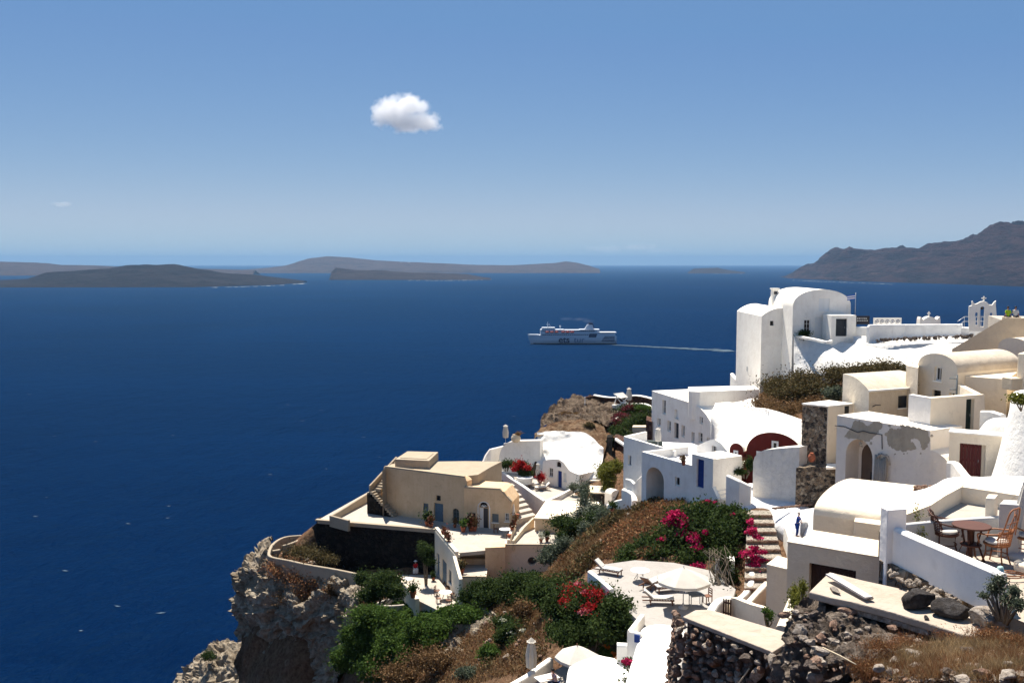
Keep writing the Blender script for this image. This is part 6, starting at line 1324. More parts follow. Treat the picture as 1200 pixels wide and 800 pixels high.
t = thing('low_entry_wall', 'low cream entry wall with a rounded white corner beside the wooden gate', 'wall', (12.5, 52, -20.5))
wallrun(smooth_line([at(832, 716, 51.5), at(838, 706, 52.5), at(846, 700.5, 53.2), at(857, 699, 53.4)]), .5, 1.6, 'rounded_wall', WHITE2, t)
w = Wall(at(857, 720, 52.8), at(900, 720, 49.5)); pts = [(902,745),(902,713),(893,711.5),(880,708),(868,703.5),(861,700.5),(856.5,700)]
pr = [(0, -21.5), (w.L, -21.5)]+[w.sz(*p) for p in pts[1:]]; walls, _ = solid(w, pr, [], .35); walls.build('front_wall', CREAM, t)
t = thing('slanting_parapet', 'cream parapet slanting up behind the entry wall to the steps', 'wall', (14, 54, -20)); wallrun([at(876, 705, 53.5), at(888, 692, 54.5), at(899, 681, 55.5)], .4, 1.9, 'wall', CREAM, t)
gt = thing('wooden_gate', 'small dark brown picket gate in the low cream entry wall', 'gate', tuple(at(852, 720, 52.6)))
mb = MB(); p0, p1 = at(847.8, 720.5, 52.6), at(856, 722.5, 52.4)
for k in range(4): q = p0.lerp(p1, k/3); mb.bar(q, q+Vector((0,0,1.0)), .07)
for dz in (.2, .8): mb.bar(p0+Vector((0,-.04,dz)), p1+Vector((0,-.04,dz)), .08)
mb.build('pickets', WOODD, gt)
# white domed roofs at the bottom edge
DR = thing('domed_roof_house', 'sunlit white barrel roof at the bottom edge, next to the rubble wall', 'house', (8, 51, -27))
w = Wall(Vector((5.05, 42.5, 0)), Vector((7.6, 42.0, 0))); L = w.L; za, zs = -19.75, -20.55
walls, roof = solid(w, [(0, -27), (L, -27), (L, zs+.1)]+arc(0, L, zs, za, 24, .7)[1:-1]+[(0, zs)], [], dv=(2.0, 8.0), roof_from=set(range(2, 26))); weld(walls.build('wall', WHITE2, DR)); weld(roof.build('roof', WHITE3, DR))
dm_ = thing('white_dome_roof', 'smooth white rounded roof beside the open white parasol at the bottom edge', 'roof', (4, 50, -27))
patch('roof', [[(676,772,52),(694,766,52),(712,769,51.5),(738,777,51)],[(668,780,50.5),(692,773,50.3),(715,777,50),(742,786,49.5)],[(664,796,49),(690,790,48.6),(717,794,48.4),(745,803,48)],[(662,815,48),(690,812,47.5),(718,815,47.2),(748,822,47)],[(660,860,47.5),(690,860,47),(718,862,46.8),(748,865,46.6)]], WHITE3, dm_, 8, .06, .6, 3)
bl = MB().prism([az(596, 812, -25.0), az(676, 772, -25.0), az(700, 775, -25.0), az(740, 800, -25.0), (5, 45, -25.0), (-1, 45, -25.0)], -27.5).build('bottom_terrace', PAVE); tag(bl, kind='structure')
box_wall('bottom_parapet', 'white parapet running up from the corner behind the closed parasol', 'wall', [az(590, 806, -24.3), az(618, 790, -24.3), az(645, 770, -24.3)], WHITE2, .4, 1.8)
# rubble wall with sunlit slab
RW = thing('rubble_wall', 'thick dry rubble wall of reddish lava stones under a pale cement slab', 'wall', (9.5, 34, -19))
zw = -13.0; c_ = [az(800, 722, zw), az(815, 714, zw), az(832, 713.5, zw), az(935, 744.5, zw), az(936, 756, zw), az(905, 764, zw), az(902, 762, zw)]
MB().prism([c_[0], c_[-1], c_[-2], c_[3], c_[2], c_[1]][::-1], -13.16).build('slab', SLAB, RW, bevel=.03)
wz = Wall(c_[0], Vector((c_[-1].x, c_[-1].y, 0))); L = (Vector((c_[-1].x, c_[-1].y))-Vector((c_[0].x, c_[0].y))).length
MB().prism([wz.pt(.1, -13.165, -.15), wz.pt(L+2.5, -13.165, -.15), wz.pt(L+2.5, -13.165, -1.0), wz.pt(.1, -13.165, -1.0)], -19.5).build('core', STN_DARK, RW)
random.seed(31); sets = {0: [], 1: [], 2: []}; k = 0
for row in range(24):
    z_ = -13.32-row*.235
    a_ = -.05*row*.3+random.uniform(-.1, .1)
    while a_ < L+2.6:
        s_ = random.choice([.10,.13,.16,.2,.27])*random.uniform(.9, 1.1); p = wz.pt(a_, z_+random.uniform(-.08, .08), random.uniform(-.14, .1)+row*.02); sets[random.choice([0, 0, 1, 1, 2, 2])].append((tuple(p), (s_*random.uniform(1.0, 1.6), s_*.9, s_*random.uniform(.7, 1)), k)); k += 1; a_ += s_*1.7+random.uniform(0, .08)
for row in range(20):
    for j in range(4):
        s_ = random.uniform(.14, .22); p = c_[0]+Vector((-.05-.02*row, .25+j*.3, -.32-row*.25)); sets[random.choice([0, 2])].append((tuple(p), (s_, s_*1.1, s_*.85), k)); k += 1
for i, (m_, nm) in enumerate([(STN_RED, 'red_wall_stones'), (STN_PALE, 'pale_wall_stones'), (STN_DARK, 'dark_wall_stones')]): rocks(nm, sets[i], m_, RW, 2, .3)  # rubble stones of the dry wall, one mesh per stone colour
# ------------------------------------------------------------------ foreground ledge, boulders, rubble
LG = thing('cement_ledge', 'long sunbleached cement slab jutting over the dark rocks, carrying boulders', 'ledge', (9, 17, -7))
zl_ = -6.28; pts = [(948,693),(957,684),(972,669.5),(1010,679),(1060,690),(1120,702),(1210,722),(1215,745),(1180,742),(1158,748),(1130,743.5),(1095,732),(1050,718),(1000,705),(975,700)]
MB().prism([az(x, y, zl_) for x, y in pts[::-1]], -6.42).build('slab', SLAB, LG, bevel=.025)
MB().prism([az(x, y, zl_-.145) for x, y in [(960,697),(985,690),(1200,740),(1180,760),(1130,752),(1095,741),(1050,727),(1000,713)]][::-1], -6.52).build('under_slab', STN_PALE, LG)
pk = thing('loose_plank', 'weathered grey-white plank lying across the cement ledge', 'plank', tuple(az(1000, 690, -6.2)))
a, b = az(972, 672.5, -6.15), az(1018, 700, -6.2); MB().bar(a, b, .17, .035).build('plank', wood('bleached_grey_wood', (.52,.49,.47), .9), pk)
rockset('ledge_stone', ['long flat pale stone lying on the ledge beside the plank'], [(tuple(az(977.5, 690.5, -6.24)), (.23,.07,.05))], BOULDP, .2)
rockset('ledge_stone', ['small pale stone on the ledge at the lower end of the plank'], [(tuple(az(1018, 700, -6.22)), (.1,.08,.05))], BOULDP, .3)
def boulder(label, px, py, r, m, seed, rot):
    c = az(px, py, zl_+r[2]*.62); v, f = rock_np((0,0,0), r, seed, 4, .22, rot); o = mesh_np('boulder', v, f, m, None, True); o.location = c; tag(o, label, 'boulder'); return o
boulder('dark angular boulder furthest left on the cement ledge', 1078.5, 703, (.33,.25,.22), BOULD, 5, .3)
boulder('dark flat-topped boulder next to the pale rounded one on the ledge', 1115.5, 714, (.36,.26,.19), BOULD, 9, -.3)
boulder('pale rounded boulder at the end of the cement ledge', 1160.5, 724, (.43,.29,.215), BOULDP, 14, 0)
rockset('ledge_pebble', ['fist-sized grey stone on the ledge between the two dark boulders'], [(tuple(az(1085.5, 723.5, -6.25)), (.06,.05,.045))], BOULD)
rockset('ledge_pebble', ['small dark stone at the foot of the succulent plant'], [(tuple(az(1149, 705, -6.05)), (.07,.06,.06))], BOULD)
cr = patch('dark_crag', [[(945,697,18.0),(965,699,18.2),(990,705,18.0),(1020,714,17.4),(1060,725,17.0),(1110,741,16.6)],
  [(930,710,17.6),(950,718,17.3),(985,723,17.2),(1020,730,16.9),(1060,738,16.5),(1110,750,16.1)],
  [(927,724,17.4),(950,734,17.0),(985,738,16.7),(1020,742,16.5),(1060,748,16.1),(1110,757,15.8)],
  [(920,742,17.2),(945,750,16.5),(985,754,16.1),(1020,755,15.8),(1060,758,15.6),(1110,764,15.4)],
  [(912,764,17.4),(940,768,16.2),(985,770,15.5),(1020,768,15.3),(1060,768,15.2),(1110,770,15.2)],
  [(905,830,17.8),(935,810,16.3),(985,790,15.4),(1020,785,15.3),(1060,782,15.2),(1110,780,15.2)]], rocky('shade_mottled_lava_rock', [(.08,.065,.06),(.17,.14,.12),(.34,.28,.23),(.12,.10,.085)], 1.4, 1, 5), None, 14, .22, 1.9, 71, 6, smooth=False, crag=True)  # dark rock; strong tone contrast also stands for black shadow and lit stones
tag(cr, 'dark overhanging lava crag under the cement ledge', 'rock')
random.seed(77); its = {0: [], 1: [], 2: []}; k = 0
for i in range(330):
    x = random.uniform(925, 1200); y = random.uniform(745, 800)
    if random.random() > (y-738)/55: continue
    p = hit(x, y)
    if p is None or p.y > 19: continue
    s_ = random.choice([.025, .035, .05, .05, .08, .12])*random.uniform(.8, 1.2); its[random.choice([0, 0, 1, 1, 2])].append(((p.x, p.y, p.z+s_*.3), (s_*1.2, s_, s_*.7), k)); k += 1
for i, (m_, nm) in enumerate([(STN_RED, 'reddish_rubble'), (STN_PALE, 'pale_rubble'), (STN_DARK, 'dark_rubble')]):
    if its[i]: o = rocks(nm, its[i], m_, None, 2, .6); tag(o, 'loose rubble strewn over the dry ground at the lower corner', 'rubble', kind='stuff')
big = [((900,752,27),(.34,.28,.24),1),((912,778,22),(.30,.25,.19),0),((893,788,22),(.28,.23,.19),1),((880,770,26),(.24,.2,.18),0),((935,770,18),(.2,.16,.13),1),((955,792,15.5),(.2,.16,.13),1),((905,800,19),(.3,.25,.2),2),((1030,782,14),(.14,.1,.08),1),((1075,768,14.8),(.22,.17,.13),1),((1180,790,12.5),(.16,.12,.08),1),((1130,795,12.6),(.15,.12,.07),1)]
lab = ['large pale block at the end of the rubble wall','flat reddish stone in front of the dark crag','pale round stone at the bottom edge below the rubble wall','reddish stone at the corner of the rubble wall','pale broken stone tucked under the dark crag','pale stone at the bottom edge under the crag','dark stone at the bottom edge between two paler ones','small pale stone in the russet grass','broad pale rock in the dry grass below the ledge','pale flat stone at the lower right corner','flattish pale stone at the bottom edge in the straw']
for n_, ((q, r, mi), l) in enumerate(zip(big, lab)): 
    if n_ in (0, 1, 2, 3, 6): continue
    h_ = hit(q[0], q[1]); c = tuple(at(*q)); rockset('field_stone', [l], [(c, r)], [STN_RED, STN_PALE, STN_DARK][mi], .5)
box_wall('rubble_footing', 'strip of exposed rubble under the bluish-white parapet', 'footing', [az(1036, 655, -6.02), az(1085, 676, -6.05), az(1135, 700, -6.1)], STONE_M, .25, 1.0, round_=False)
random.seed(5); random.seed(41); cs = {0: [], 1: [], 2: []}
for k in range(120):
    x = random.uniform(915, 1105); y = random.uniform(716, 785); fr_ = (y-716)/69; Yc = 17.35-2.0*fr_-(x-930)*.0035; s_ = random.choice([.03,.05,.07,.09,.12])*random.uniform(.8, 1.2)
    cs[random.choice([0, 1, 1, 2])].append((tuple(at(x, y, Yc)), (s_*random.uniform(1, 1.5), s_, s_*.8), k))
for i, (m_, nm) in enumerate([(STN_RED, 'crag_rubble'), (STN_PALE, 'pale_crag_rubble'), (STN_DARK, 'dark_crag_rubble')]): o = rocks(nm, cs[i], m_, None, 2, .55); tag(o, 'broken stones wedged over the face of the dark crag', kind='stuff')
P = scatter([(1020,785),(1045,772),(1060,762),(1130,752),(1200,748),(1200,799),(1060,799),(1015,795)], 9000, np.random.RandomState(8)); P[:,2] += .01
o = leaf_mesh('gravel', P, .028, STN_PALE, seed=9, up=1.2, aspect=1.2); tag(o, 'pale gravel and chips over the near slope', kind='stuff')
random.seed(5); rs_ = rocks('footing_stones', [(tuple(az(1042+i*1.35+random.uniform(-2, 2), 660+i*.62+random.uniform(0, 14), -6.12)), (.07,.06,.055), i) for i in range(62)], STN_PALE, None, 2); tag(rs_, 'small pale stones tumbled below the bluish-white parapet', 'rubble', kind='stuff')
# ------------------------------------------------------------------ vegetation
RS = np.random.RandomState(2024)
# brush on the crest bank
shrub('dry_brush', 'dark olive brush heaped on the bank below the tall white wing', [pb(915,455,97,22,12,25), pb(945,448,97,20,12,25), pb(930,462,93,24,11,20), pb(960,458,92,16,9,18)], 9000, .17, BRUSH_O, 1, spread=.34)
shrub('dry_brush', 'brown brush along the top of the bank behind the low vaulted store', [pb(985,441,95,20,8,22), pb(1010,436,93,20,8,22), pb(1038,433,90,18,7,20), pb(1053,435,88.5,11,6,14)], 9000, .16, BRUSH_O, 2, spread=.34)
shrub('dry_brush', 'russet dry brush at the near left foot of the crest bank', [pb(895,474,92,12,7,18), pb(915,482,88,16,8,16), pb(930,485,86,10,8,12)], 5000, .15, BRUSH_B, 3, spread=.36)
shrub('green_shrub', 'small grey-green shrub on the bank beside the low vaulted store', [pb(978,462,82,9,8)], 1500, .15, LEAF_GREY, 4)
P = scatter([(890,470),(900,455),(940,440),(1000,436),(1075,432),(1065,445),(985,445),(985,475),(942,489),(915,482)], 9000, RS); o = leaf_mesh('brushwood', P+np.array([0,0,.15])+RS.normal(size=P.shape)*[.1,.1,.16], .2, BRUSH_B, seed=5, up=.5); tag(o, 'dry brown undergrowth over the crest bank', kind='stuff')
P = scatter([(1000,495),(1018,488),(1066,480),(1068,497),(1040,494)], 2600, RS); o = blade_mesh('dry_grass', P, .5, GRASS_R, seed=6, wid=.06); tag(o, 'russet dry grass on the ledge between the store and the arched ruin', kind='stuff')
P = scatter([(1020,489),(1066,484),(1066,494),(1022,494)], 900, RS); o = leaf_mesh('dry_grass', P+[0,0,.1], .14, GRASS_R, seed=7, up=.5); tag(o, 'low russet weeds under the square store window', kind='stuff')
shrub('dry_weed', 'wispy dry weed hanging on the end of the store roof', [pb(1082,450,68,6,7)], 500, .09, BRUSH_B, 8, spread=.5)
shrub('potted_bush', 'dark bush on the terrace under the tall front window of the barrel-roofed house', [pb(942,391.5,104,6.5,4.2)], 900, .12, LEAF_D, 9)
shrub('succulent_clump', 'green plants growing in the top of the round bastion', [pb(1197,469,47,10,6,12)], 900, .1, LEAF_Y, 10)
# ridge between white quarter and parasol terrace
RIDGE = [(735,602),(760,592),(800,590),(800,650),(760,655),(700,662),(665,672),(640,700),(590,745),(560,790),(600,795),(640,760),(655,690),(690,622)]
P = scatter([(738,600),(765,590),(800,590),(815,615),(800,645),(755,655),(700,660),(650,690),(625,690),(660,655),(692,622)], 26000, RS)
b_ = blade_mesh('dry_grass', P[::2], .42, GRASS_P, seed=110, wid=.05, lean=.6); tag(b_, 'straw-coloured dry grass over the ridge above the parasol terrace', kind='stuff'); b_ = blade_mesh('dry_grass', P[1::2], .38, GRASS_R, seed=111, wid=.05, lean=.6); tag(b_, 'russet dry grass over the ridge above the parasol terrace', kind='stuff')
o = leaf_mesh('brushwood', P+np.array([0,0,.12])+RS.normal(size=P.shape)*[.12,.12,.12], .10, BRUSH_B, seed=11, up=.6); tag(o, 'thick russet and brown scrub over the ridge above the parasol terrace', kind='stuff')
P2 = P[(fbm(P[:,0]*.35, P[:,1]*.35, oct=3, seed=5) > .12)][:9000]; o = leaf_mesh('low_scrub', P2+np.array([0,0,.3])+RS.normal(size=P2.shape)*[.15,.15,.14], .16, BRUSH_O, seed=12, up=.4); tag(o, 'olive scrub patches among the brown on the ridge', kind='stuff')
P3 = P[(fbm(P[:,0]*.5, P[:,1]*.5, oct=3, seed=9) > .25)][:5000]; o = leaf_mesh('russet_scrub', P3+np.array([0,0,.3])+RS.normal(size=P3.shape)*[.15,.15,.15], .15, GRASS_R, seed=13, up=.5); tag(o, 'rust-red dry weeds on the ridge below the blue door house', kind='stuff')
shrub('dark_shrub', 'dark bushy shrub hanging below the flat-roofed store at the ridge foot', [pb(660,612,92,14,9), pb(678,618,90,16,10), pb(700,610,86,14,9), pb(664,628,90,12,7)], 7000, .16, LEAF_D, 14)
shrub('dark_shrub', 'grey-green shrub mass at the left shoulder of the ridge', [pb(700,598,88,10,7), pb(712,606,84,12,9), pb(690,622,84,10,9)], 4500, .15, LEAF_GREY, 15)
# big bougainvillea mass
BG = [pb(800,607,68,16,12), pb(825,602,67.5,22,12), pb(852,605,66.5,20,13), pb(868,618,65,10,16), pb(790,628,68,18,16), pb(815,628,66,24,20), pb(845,632,64.5,22,20), pb(768,640,68,20,14), pb(745,650,68,18,12), pb(780,650,66,24,12), pb(812,655,64,20,12), pb(735,662,66.5,12,7), pb(755,664,66,14,6)]
MG = [pb(785,610,66.8,9,8), pb(793,604,66.5,8,6), pb(799,617,66.2,8,10), pb(803,626,65.6,8,6), pb(813,632,64.7,8,7), pb(817,643,64.0,7,5), pb(776,632,66.8,5,3), pb(815,666,62.6,10,6), pb(827,624,64.2,4,3), pb(860,604,65.5,4,3), pb(833,588,68,7,2.5)]
shrub('bougainvillea', 'huge green bougainvillea with vivid magenta sprays above the parasol terrace', BG, 26000, .17, LEAF_D, 16, 'bougainvillea', flowers=[(MG, 3600, .15, MAGENTA)], k=22)
shrub('bougainvillea', 'leggy bougainvillea with bare stems and red sprays climbing the pier of the cobbled steps', [pb(846,668,61.5,9,12,8), pb(856,680,60.5,8,12,8), pb(860,655,62.5,8,10,8), pb(840,690,59,10,8,8), pb(852,700,57.5,8,5,6), pb(842,650,60.5,8,6,6), pb(850,662,60,6,10,5)], 4200, .13, LEAF_D, 17, 'bougainvillea', flowers=[([pb(880,622,61.5,7,5), pb(888,630,61,6,3), pb(884,643,60.5,6,4), pb(878,650,60.3,9,5), pb(889,656,60,7,4), pb(885,664,59.8,7,5), pb(893,647,60.2,6,3), pb(880,612,62,4,4)], 2200, .12, MAGENTA)], spread=.45)
mb = MB(); random.seed(19)
for k in range(16):
    x, y = random.uniform(838, 862), 705+random.uniform(-6, 3); a = at(x, y, 57.6); pts = [a]; 
    for j in range(1, 6): pts.append(a+Vector((random.uniform(-.16, .16)*j, .45*j, .52*j+random.uniform(-.1, .1))))
    mb.tube(pts, [.05, .045, .04, .03, .022, .012], 5)
t = thing('bare_vine_stems', 'tangle of grey vine stems against the white pier left of the curved wall', 'vine', tuple(at(850, 705, 58))); mb.build('stem', BARK, t)
vw = thing('vine_pier', 'whitewashed pier half hidden behind the vine stems', 'pier', tuple(at(845, 690, 60.5))); MB().prism([at(838, 655, 61), at(861, 657, 60.5), at(860, 651, 62.3), at(840, 650, 62.3)], -21.2).build('pier', WHITE3, vw)
# red oleander in front of the terrace
shrub('red_oleander', 'big dark bush with red blossoms in front of the parasol terrace', [pb(675,697,60,22,13), pb(700,704,57.2,22,14), pb(660,715,59,20,18), pb(690,725,57,28,20), pb(722,716,54.5,16,16), pb(715,740,54,22,16), pb(675,748,56,22,14), pb(733,732,53.5,10,14), pb(655,740,57.5,14,12)], 26000, .16, LEAF_D, 20, flowers=[([pb(670,692,59,16,8), pb(690,693,57,16,8), pb(703,700,56,10,8), pb(690,712,55.5,12,8), pb(662,704,58,10,8)], 900, .11, REDFL), ([pb(677,685,59.5,5,3), pb(690,695,57,8,4), pb(686,716,55.8,6,4)], 500, .12, PINKFL)], k=20)
shrub('white_oleander', 'dark oleander dotted with white blossoms left of the red one', [pb(640,700,66,16,14), pb(652,690,67,12,12), pb(632,690,68,10,10), pb(646,712,65,12,8)], 9000, .15, LEAF_D, 21, flowers=[([pb(634,690,67,5,4), pb(638,703,65.5,3,3), pb(655,692,66,4,3), pb(645,698,66,3,2)], 260, .16, WHITEFL)])
shrub('white_oleander', 'lower oleander with scattered white blossoms beside the craggy rock rib', [pb(590,730,70,10,9), pb(600,742,68.5,12,12), pb(606,756,67,9,9), pb(588,748,69,8,8)], 6000, .15, LEAF_D, 22, flowers=[([pb(590,728,69.5,5,3), pb(600,742,68,5,4), pb(612,738,67.5,3,2)], 170, .16, WHITEFL)])
shrub('dark_evergreen', 'dense dark green bush under the porthole wall', [pb(605,692,76,18,14), pb(622,684,77,16,12), pb(612,705,75,16,10), pb(598,680,79,10,8)], 12000, .15, LEAF_D, 23)
shrub('dark_evergreen', 'low dark bushes against the front of the sunken yard', [pb(560,693,82,14,9), pb(578,688,81,12,9), pb(545,700,82,8,7), pb(572,700,80,14,8)], 7000, .15, LEAF_D, 24)
shrub('grey_shrub', 'feathery grey-green shrub growing over the end of the porthole wall', [pb(648,648,84,14,10), pb(662,640,84,12,8), pb(640,655,83,9,7)], 4200, .13, LEAF_GREY, 25)
# green slope below the lower terrace
GS = [(395,795),(400,745),(425,715),(480,708),(500,716),(530,718),(560,702),(585,702),(560,722),(540,735),(520,765),(470,780),(440,800)]
P = scatter(GS, 42000, RS); hgt = .35+.45*np.clip(fbm(P[:,0]*.45, P[:,1]*.45, oct=3, seed=3), -.5, 1)
o = leaf_mesh('ground_cover', P+np.stack([RS.normal(size=len(P))*.12, RS.normal(size=len(P))*.12, hgt*RS.rand(len(P))**.5+.05], 1), .19, LEAF_G, seed=26, up=.4); tag(o, 'lush green creeping cover on the slope below the lower terrace', kind='stuff')
for i, (x, y, Y, a, b, lab) in enumerate([(440,722,82,26,11,'bright green bush mound at the top left of the green slope'),(500,735,79,26,11,'bright green bush mound in the middle of the green slope'),(545,722,79,20,9,'green bush mound right below the sunken yard'),(420,750,82,20,16,'green bush mound on the left of the slope near the cliff'),(470,755,79,24,12,'green bush mound low in the middle of the slope'),(405,775,82,16,14,'green bush mound clinging beside the cliff edge'),(440,785,79,20,12,'green bush mound at the bottom edge of the slope')]):
    shrub('green_bush', lab, [pb(x-a*.3, y, Y, a*.7, b), pb(x+a*.35, y+b*.2, Y-.6, a*.7, b*.85), pb(x, y-b*.4, Y+.4, a*.5, b*.6)], 5200, .17, LEAF_G, 30+i, trunk=False)
shrub('dark_creeper', 'dark green creeper hanging below the foot of the black retaining wall', [pb(450,682,87,18,11), pb(435,695,87,16,10), pb(462,694,85.5,12,9), pb(425,680,89,9,8)], 9000, .16, LEAF_D, 40)
shrub('terrace_tree', 'small dark tree by the seated figure under the black wall', [pb(499,648,91.5,8,9), pb(503,658,91,7,6), pb(495,640,92,6,5)], 2200, .14, LEAF_D, 41, 'tree', drop=-31.9)
# brown lower hillside
BH = [(600,700),(640,720),(640,765),(610,795),(480,798),(470,785),(520,768),(545,738),(575,722),(590,706)]
P = scatter(BH, 16000, RS); o = leaf_mesh('brown_scrub', P+np.array([0,0,.10])+RS.normal(size=P.shape)*[.12,.12,.10], .10, BRUSH_B, seed=42, up=.6); tag(o, 'reddish-brown dry scrub across the lower hillside', kind='stuff')
P = scatter(BH, 9000, RS); b_ = blade_mesh('dry_grass', P[:4000], .4, GRASS_P, seed=44, wid=.05); tag(b_, 'straw-coloured grass on the lower hillside', kind='stuff'); o = blade_mesh('dry_grass', P[4000:], .38, GRASS_R, seed=43, wid=.05); tag(o, 'rust-red dry grass on the lower hillside', kind='stuff')
for i, (x, y, Y, a, b, m_, lab) in enumerate([(505,775,74,26,12,BRUSH_B,'dark reddish scrub patch low on the hillside'),(470,790,76,20,10,BRUSH_B,'reddish scrub patch between the green slope and the bottom edge'),(620,745,68,12,10,BRUSH_O,'olive scrub clump right of the white-blossomed oleander'),(615,715,71,12,9,BRUSH_B,'reddish scrub clump under the dense dark bush'),(640,775,61,16,10,BRUSH_O,'scrub clump behind the bottom parapet'),(595,785,66,18,12,BRUSH_O,'olive scrub by the lower left end of the bottom parapet'),(575,765,68,9,7,LEAF_G,'small green bush beside the lower end of the rock rib'),(548,790,69,10,6,LEAF_GREY,'grey-green tuft at the bottom edge below the rock rib')]):
    shrub('scrub_clump', lab, [pb(x, y, Y, a, b), pb(x+a*.4, y+b*.2, Y-.5, a*.6, b*.7)], 3200, .14, m_, 50+i, spread=.4)
# cliff top
P = scatter([(320,640),(345,640),(372,655),(400,668),(380,668),(340,658)], 1500, RS); 
shrub('cliff_scrub', 'rusty brown scrub carpet spilling over the headland below the path', [pb(330,664,98,14,9,18), pb(350,674,96.5,18,9,16), pb(372,684,95,18,9,14), pb(335,680,98,12,8,10), pb(360,694,95,16,8,10), pb(385,695,93.5,12,8,10)], 9000, .15, GRASS_R, 60, trunk=False, spread=.42)
shrub('cliff_scrub', 'dark brown scrub fringe lower on the shaded cliff shoulder', [pb(345,700,95.5,18,7,10), pb(372,706,94,18,7,10), pb(392,690,93,8,10,8)], 5500, .14, BRUSH_B, 61, trunk=False, spread=.42)
shrub('cliff_scrub', 'olive shrub inside the bend of the cliff path', [pb(352,646,98.5,16,6,14), pb(370,650,97.5,14,6,12), pb(390,656,96,10,5,8)], 3500, .13, BRUSH_O, 62, trunk=False, spread=.42)
shrub('cliff_scrub', 'dark green tuft on the far lower rock shoulder', [pb(243,769,114,7,6)], 800, .15, LEAF_D, 63, trunk=False)
# around the knoll and cave house
shrub('red_bougainvillea', 'round bush covered in deep red flowers on the cave house terrace', [pb(611,548,112,9,7), pb(618,555,111,8,6)], 2600, .15, LEAF_D, 64, 'bougainvillea', flowers=[([pb(609,545,111.3,7,5), pb(603,550,111,4,4), pb(616,548,110.8,5,4)], 1500, .16, REDFL)])
shrub('dark_shrub', 'dark shadowy shrub left of the red-flowered bush by the terrace wall', [pb(597,544,114,8,5), pb(590,546,114.5,5,3)], 1500, .14, LEAF_D, 65)
shrub('red_potted_plant', 'small reddish potted plant by the closed parasol on the cave house terrace', [pb(633,560,109.5,5,6)], 900, .13, REDFL, 66)
shrub('yellow_bush', 'tall yellow-green bush between the stone huts and the corner block', [pb(712,550,104,11,7,14), pb(722,548,104,8,8,12), pb(713,562,103,9,9,10), pb(706,556,103,6,7,8), pb(712,572,102,6,6,6)], 6500, .15, LEAF_Y, 67)
shrub('knoll_planting', 'dark green planting with maroon flowers tumbling from the knoll wall', [pb(735,482,130,13,6), pb(750,480,129,12,6), pb(727,495,126,9,6), pb(742,497,123,14,8), pb(752,492,123,9,8), pb(722,506,121,7,6), pb(718,520,117,7,5), pb(730,510,118,10,7)], 8500, .17, LEAF_D, 68, flowers=[([pb(728,488,126.5,8,5), pb(738,478,129,8,4), pb(722,496,124.5,8,6)], 1500, .17, leafy('maroon_leaf', [(.12,.02,.03),(.2,.04,.05),(.08,.015,.02)]))])
shrub('knoll_scrub', 'olive tuft on the rusty knoll slope', [pb(692,500,121.5,6,5)], 900, .14, BRUSH_O, 69)
shrub('knoll_scrub', 'green fringe along the top of the knoll wall planting', [pb(755,478,127,8,3), pb(738,476,130,7,2.5)], 1100, .14, LEAF_G, 70)
P = scatter([(640,500),(670,490),(700,498),(708,525),(690,508),(650,504)], 2500, RS); o = leaf_mesh('dry_weeds', P+[0,0,.1+1.0], .15, BRUSH_B, seed=71, up=.4); tag(o, 'thin dry weeds on the knoll', kind='stuff')
shrub('olive_sapling', 'slender pale-leaved sapling with white flowers in front of the flat-roofed store', [pb(686,590,92,7,12), pb(684,575,93,6,8), pb(694,600,91,8,8), pb(680,602,91,6,7)], 2600, .15, LEAF_GREY, 72, 'tree', flowers=[([pb(690,598,91,9,9), pb(676,606,91,7,7)], 420, .17, WHITEFL)], spread=.5)
shrub('blue_green_shrub', 'blue-green shrub right of the cave house door', [pb(672,571,106,6,4)], 700, .13, LEAF_GREY, 73)
shrub('maroon_house_plants', 'dark potted plants crowding the yard of the maroon house', [pb(879,546,73,4,7), pb(868,553,73,6,3)], 1500, .13, LEAF_D, 74, 'plants')
shrub('orange_flowers', 'small bush with orange blossoms between the white roofs', [pb(716,772,54,7,8), pb(726,778,53,8,8), pb(708,764,55,5,6)], 2200, .13, LEAF_G, 75, flowers=[([pb(712,758,54.5,3,2.5), pb(720,766,53.5,3,2.5)], 160, .13, ORANGEFL)])
shrub('pink_bougainvillea', 'bougainvillea spray with crimson and pink flowers trailing over the white roof', [pb(735,776,47,7,4), pb(745,784,46.5,8,5), pb(756,792,46,8,5), pb(742,798,46,10,5)], 1300, .11, LEAF_D, 76, 'bougainvillea', flowers=[([pb(737,775,46.6,7,3), pb(748,784,46,7,4), pb(757,794,45.6,7,4), pb(743,799,45.6,5,3)], 900, .11, MAGENTA)], spread=.45)
shrub('rooftop_weed', 'faint green weed on the lane stair near the rubble wall', [pb(903,722,40,4,6), pb(897,716,40,3,4)], 260, .08, LEAF_G, 77, spread=.5)
shrub('wild_broom', 'upright yellow-green broom bush at the corner of the beige pier', [pb(935,708,29,6,9), pb(938,725,28,6,11), pb(932,698,29.5,4,8), pb(941,690,28.5,3,7)], 3400, .055, LEAF_Y, 78, spread=.5, up=.6)
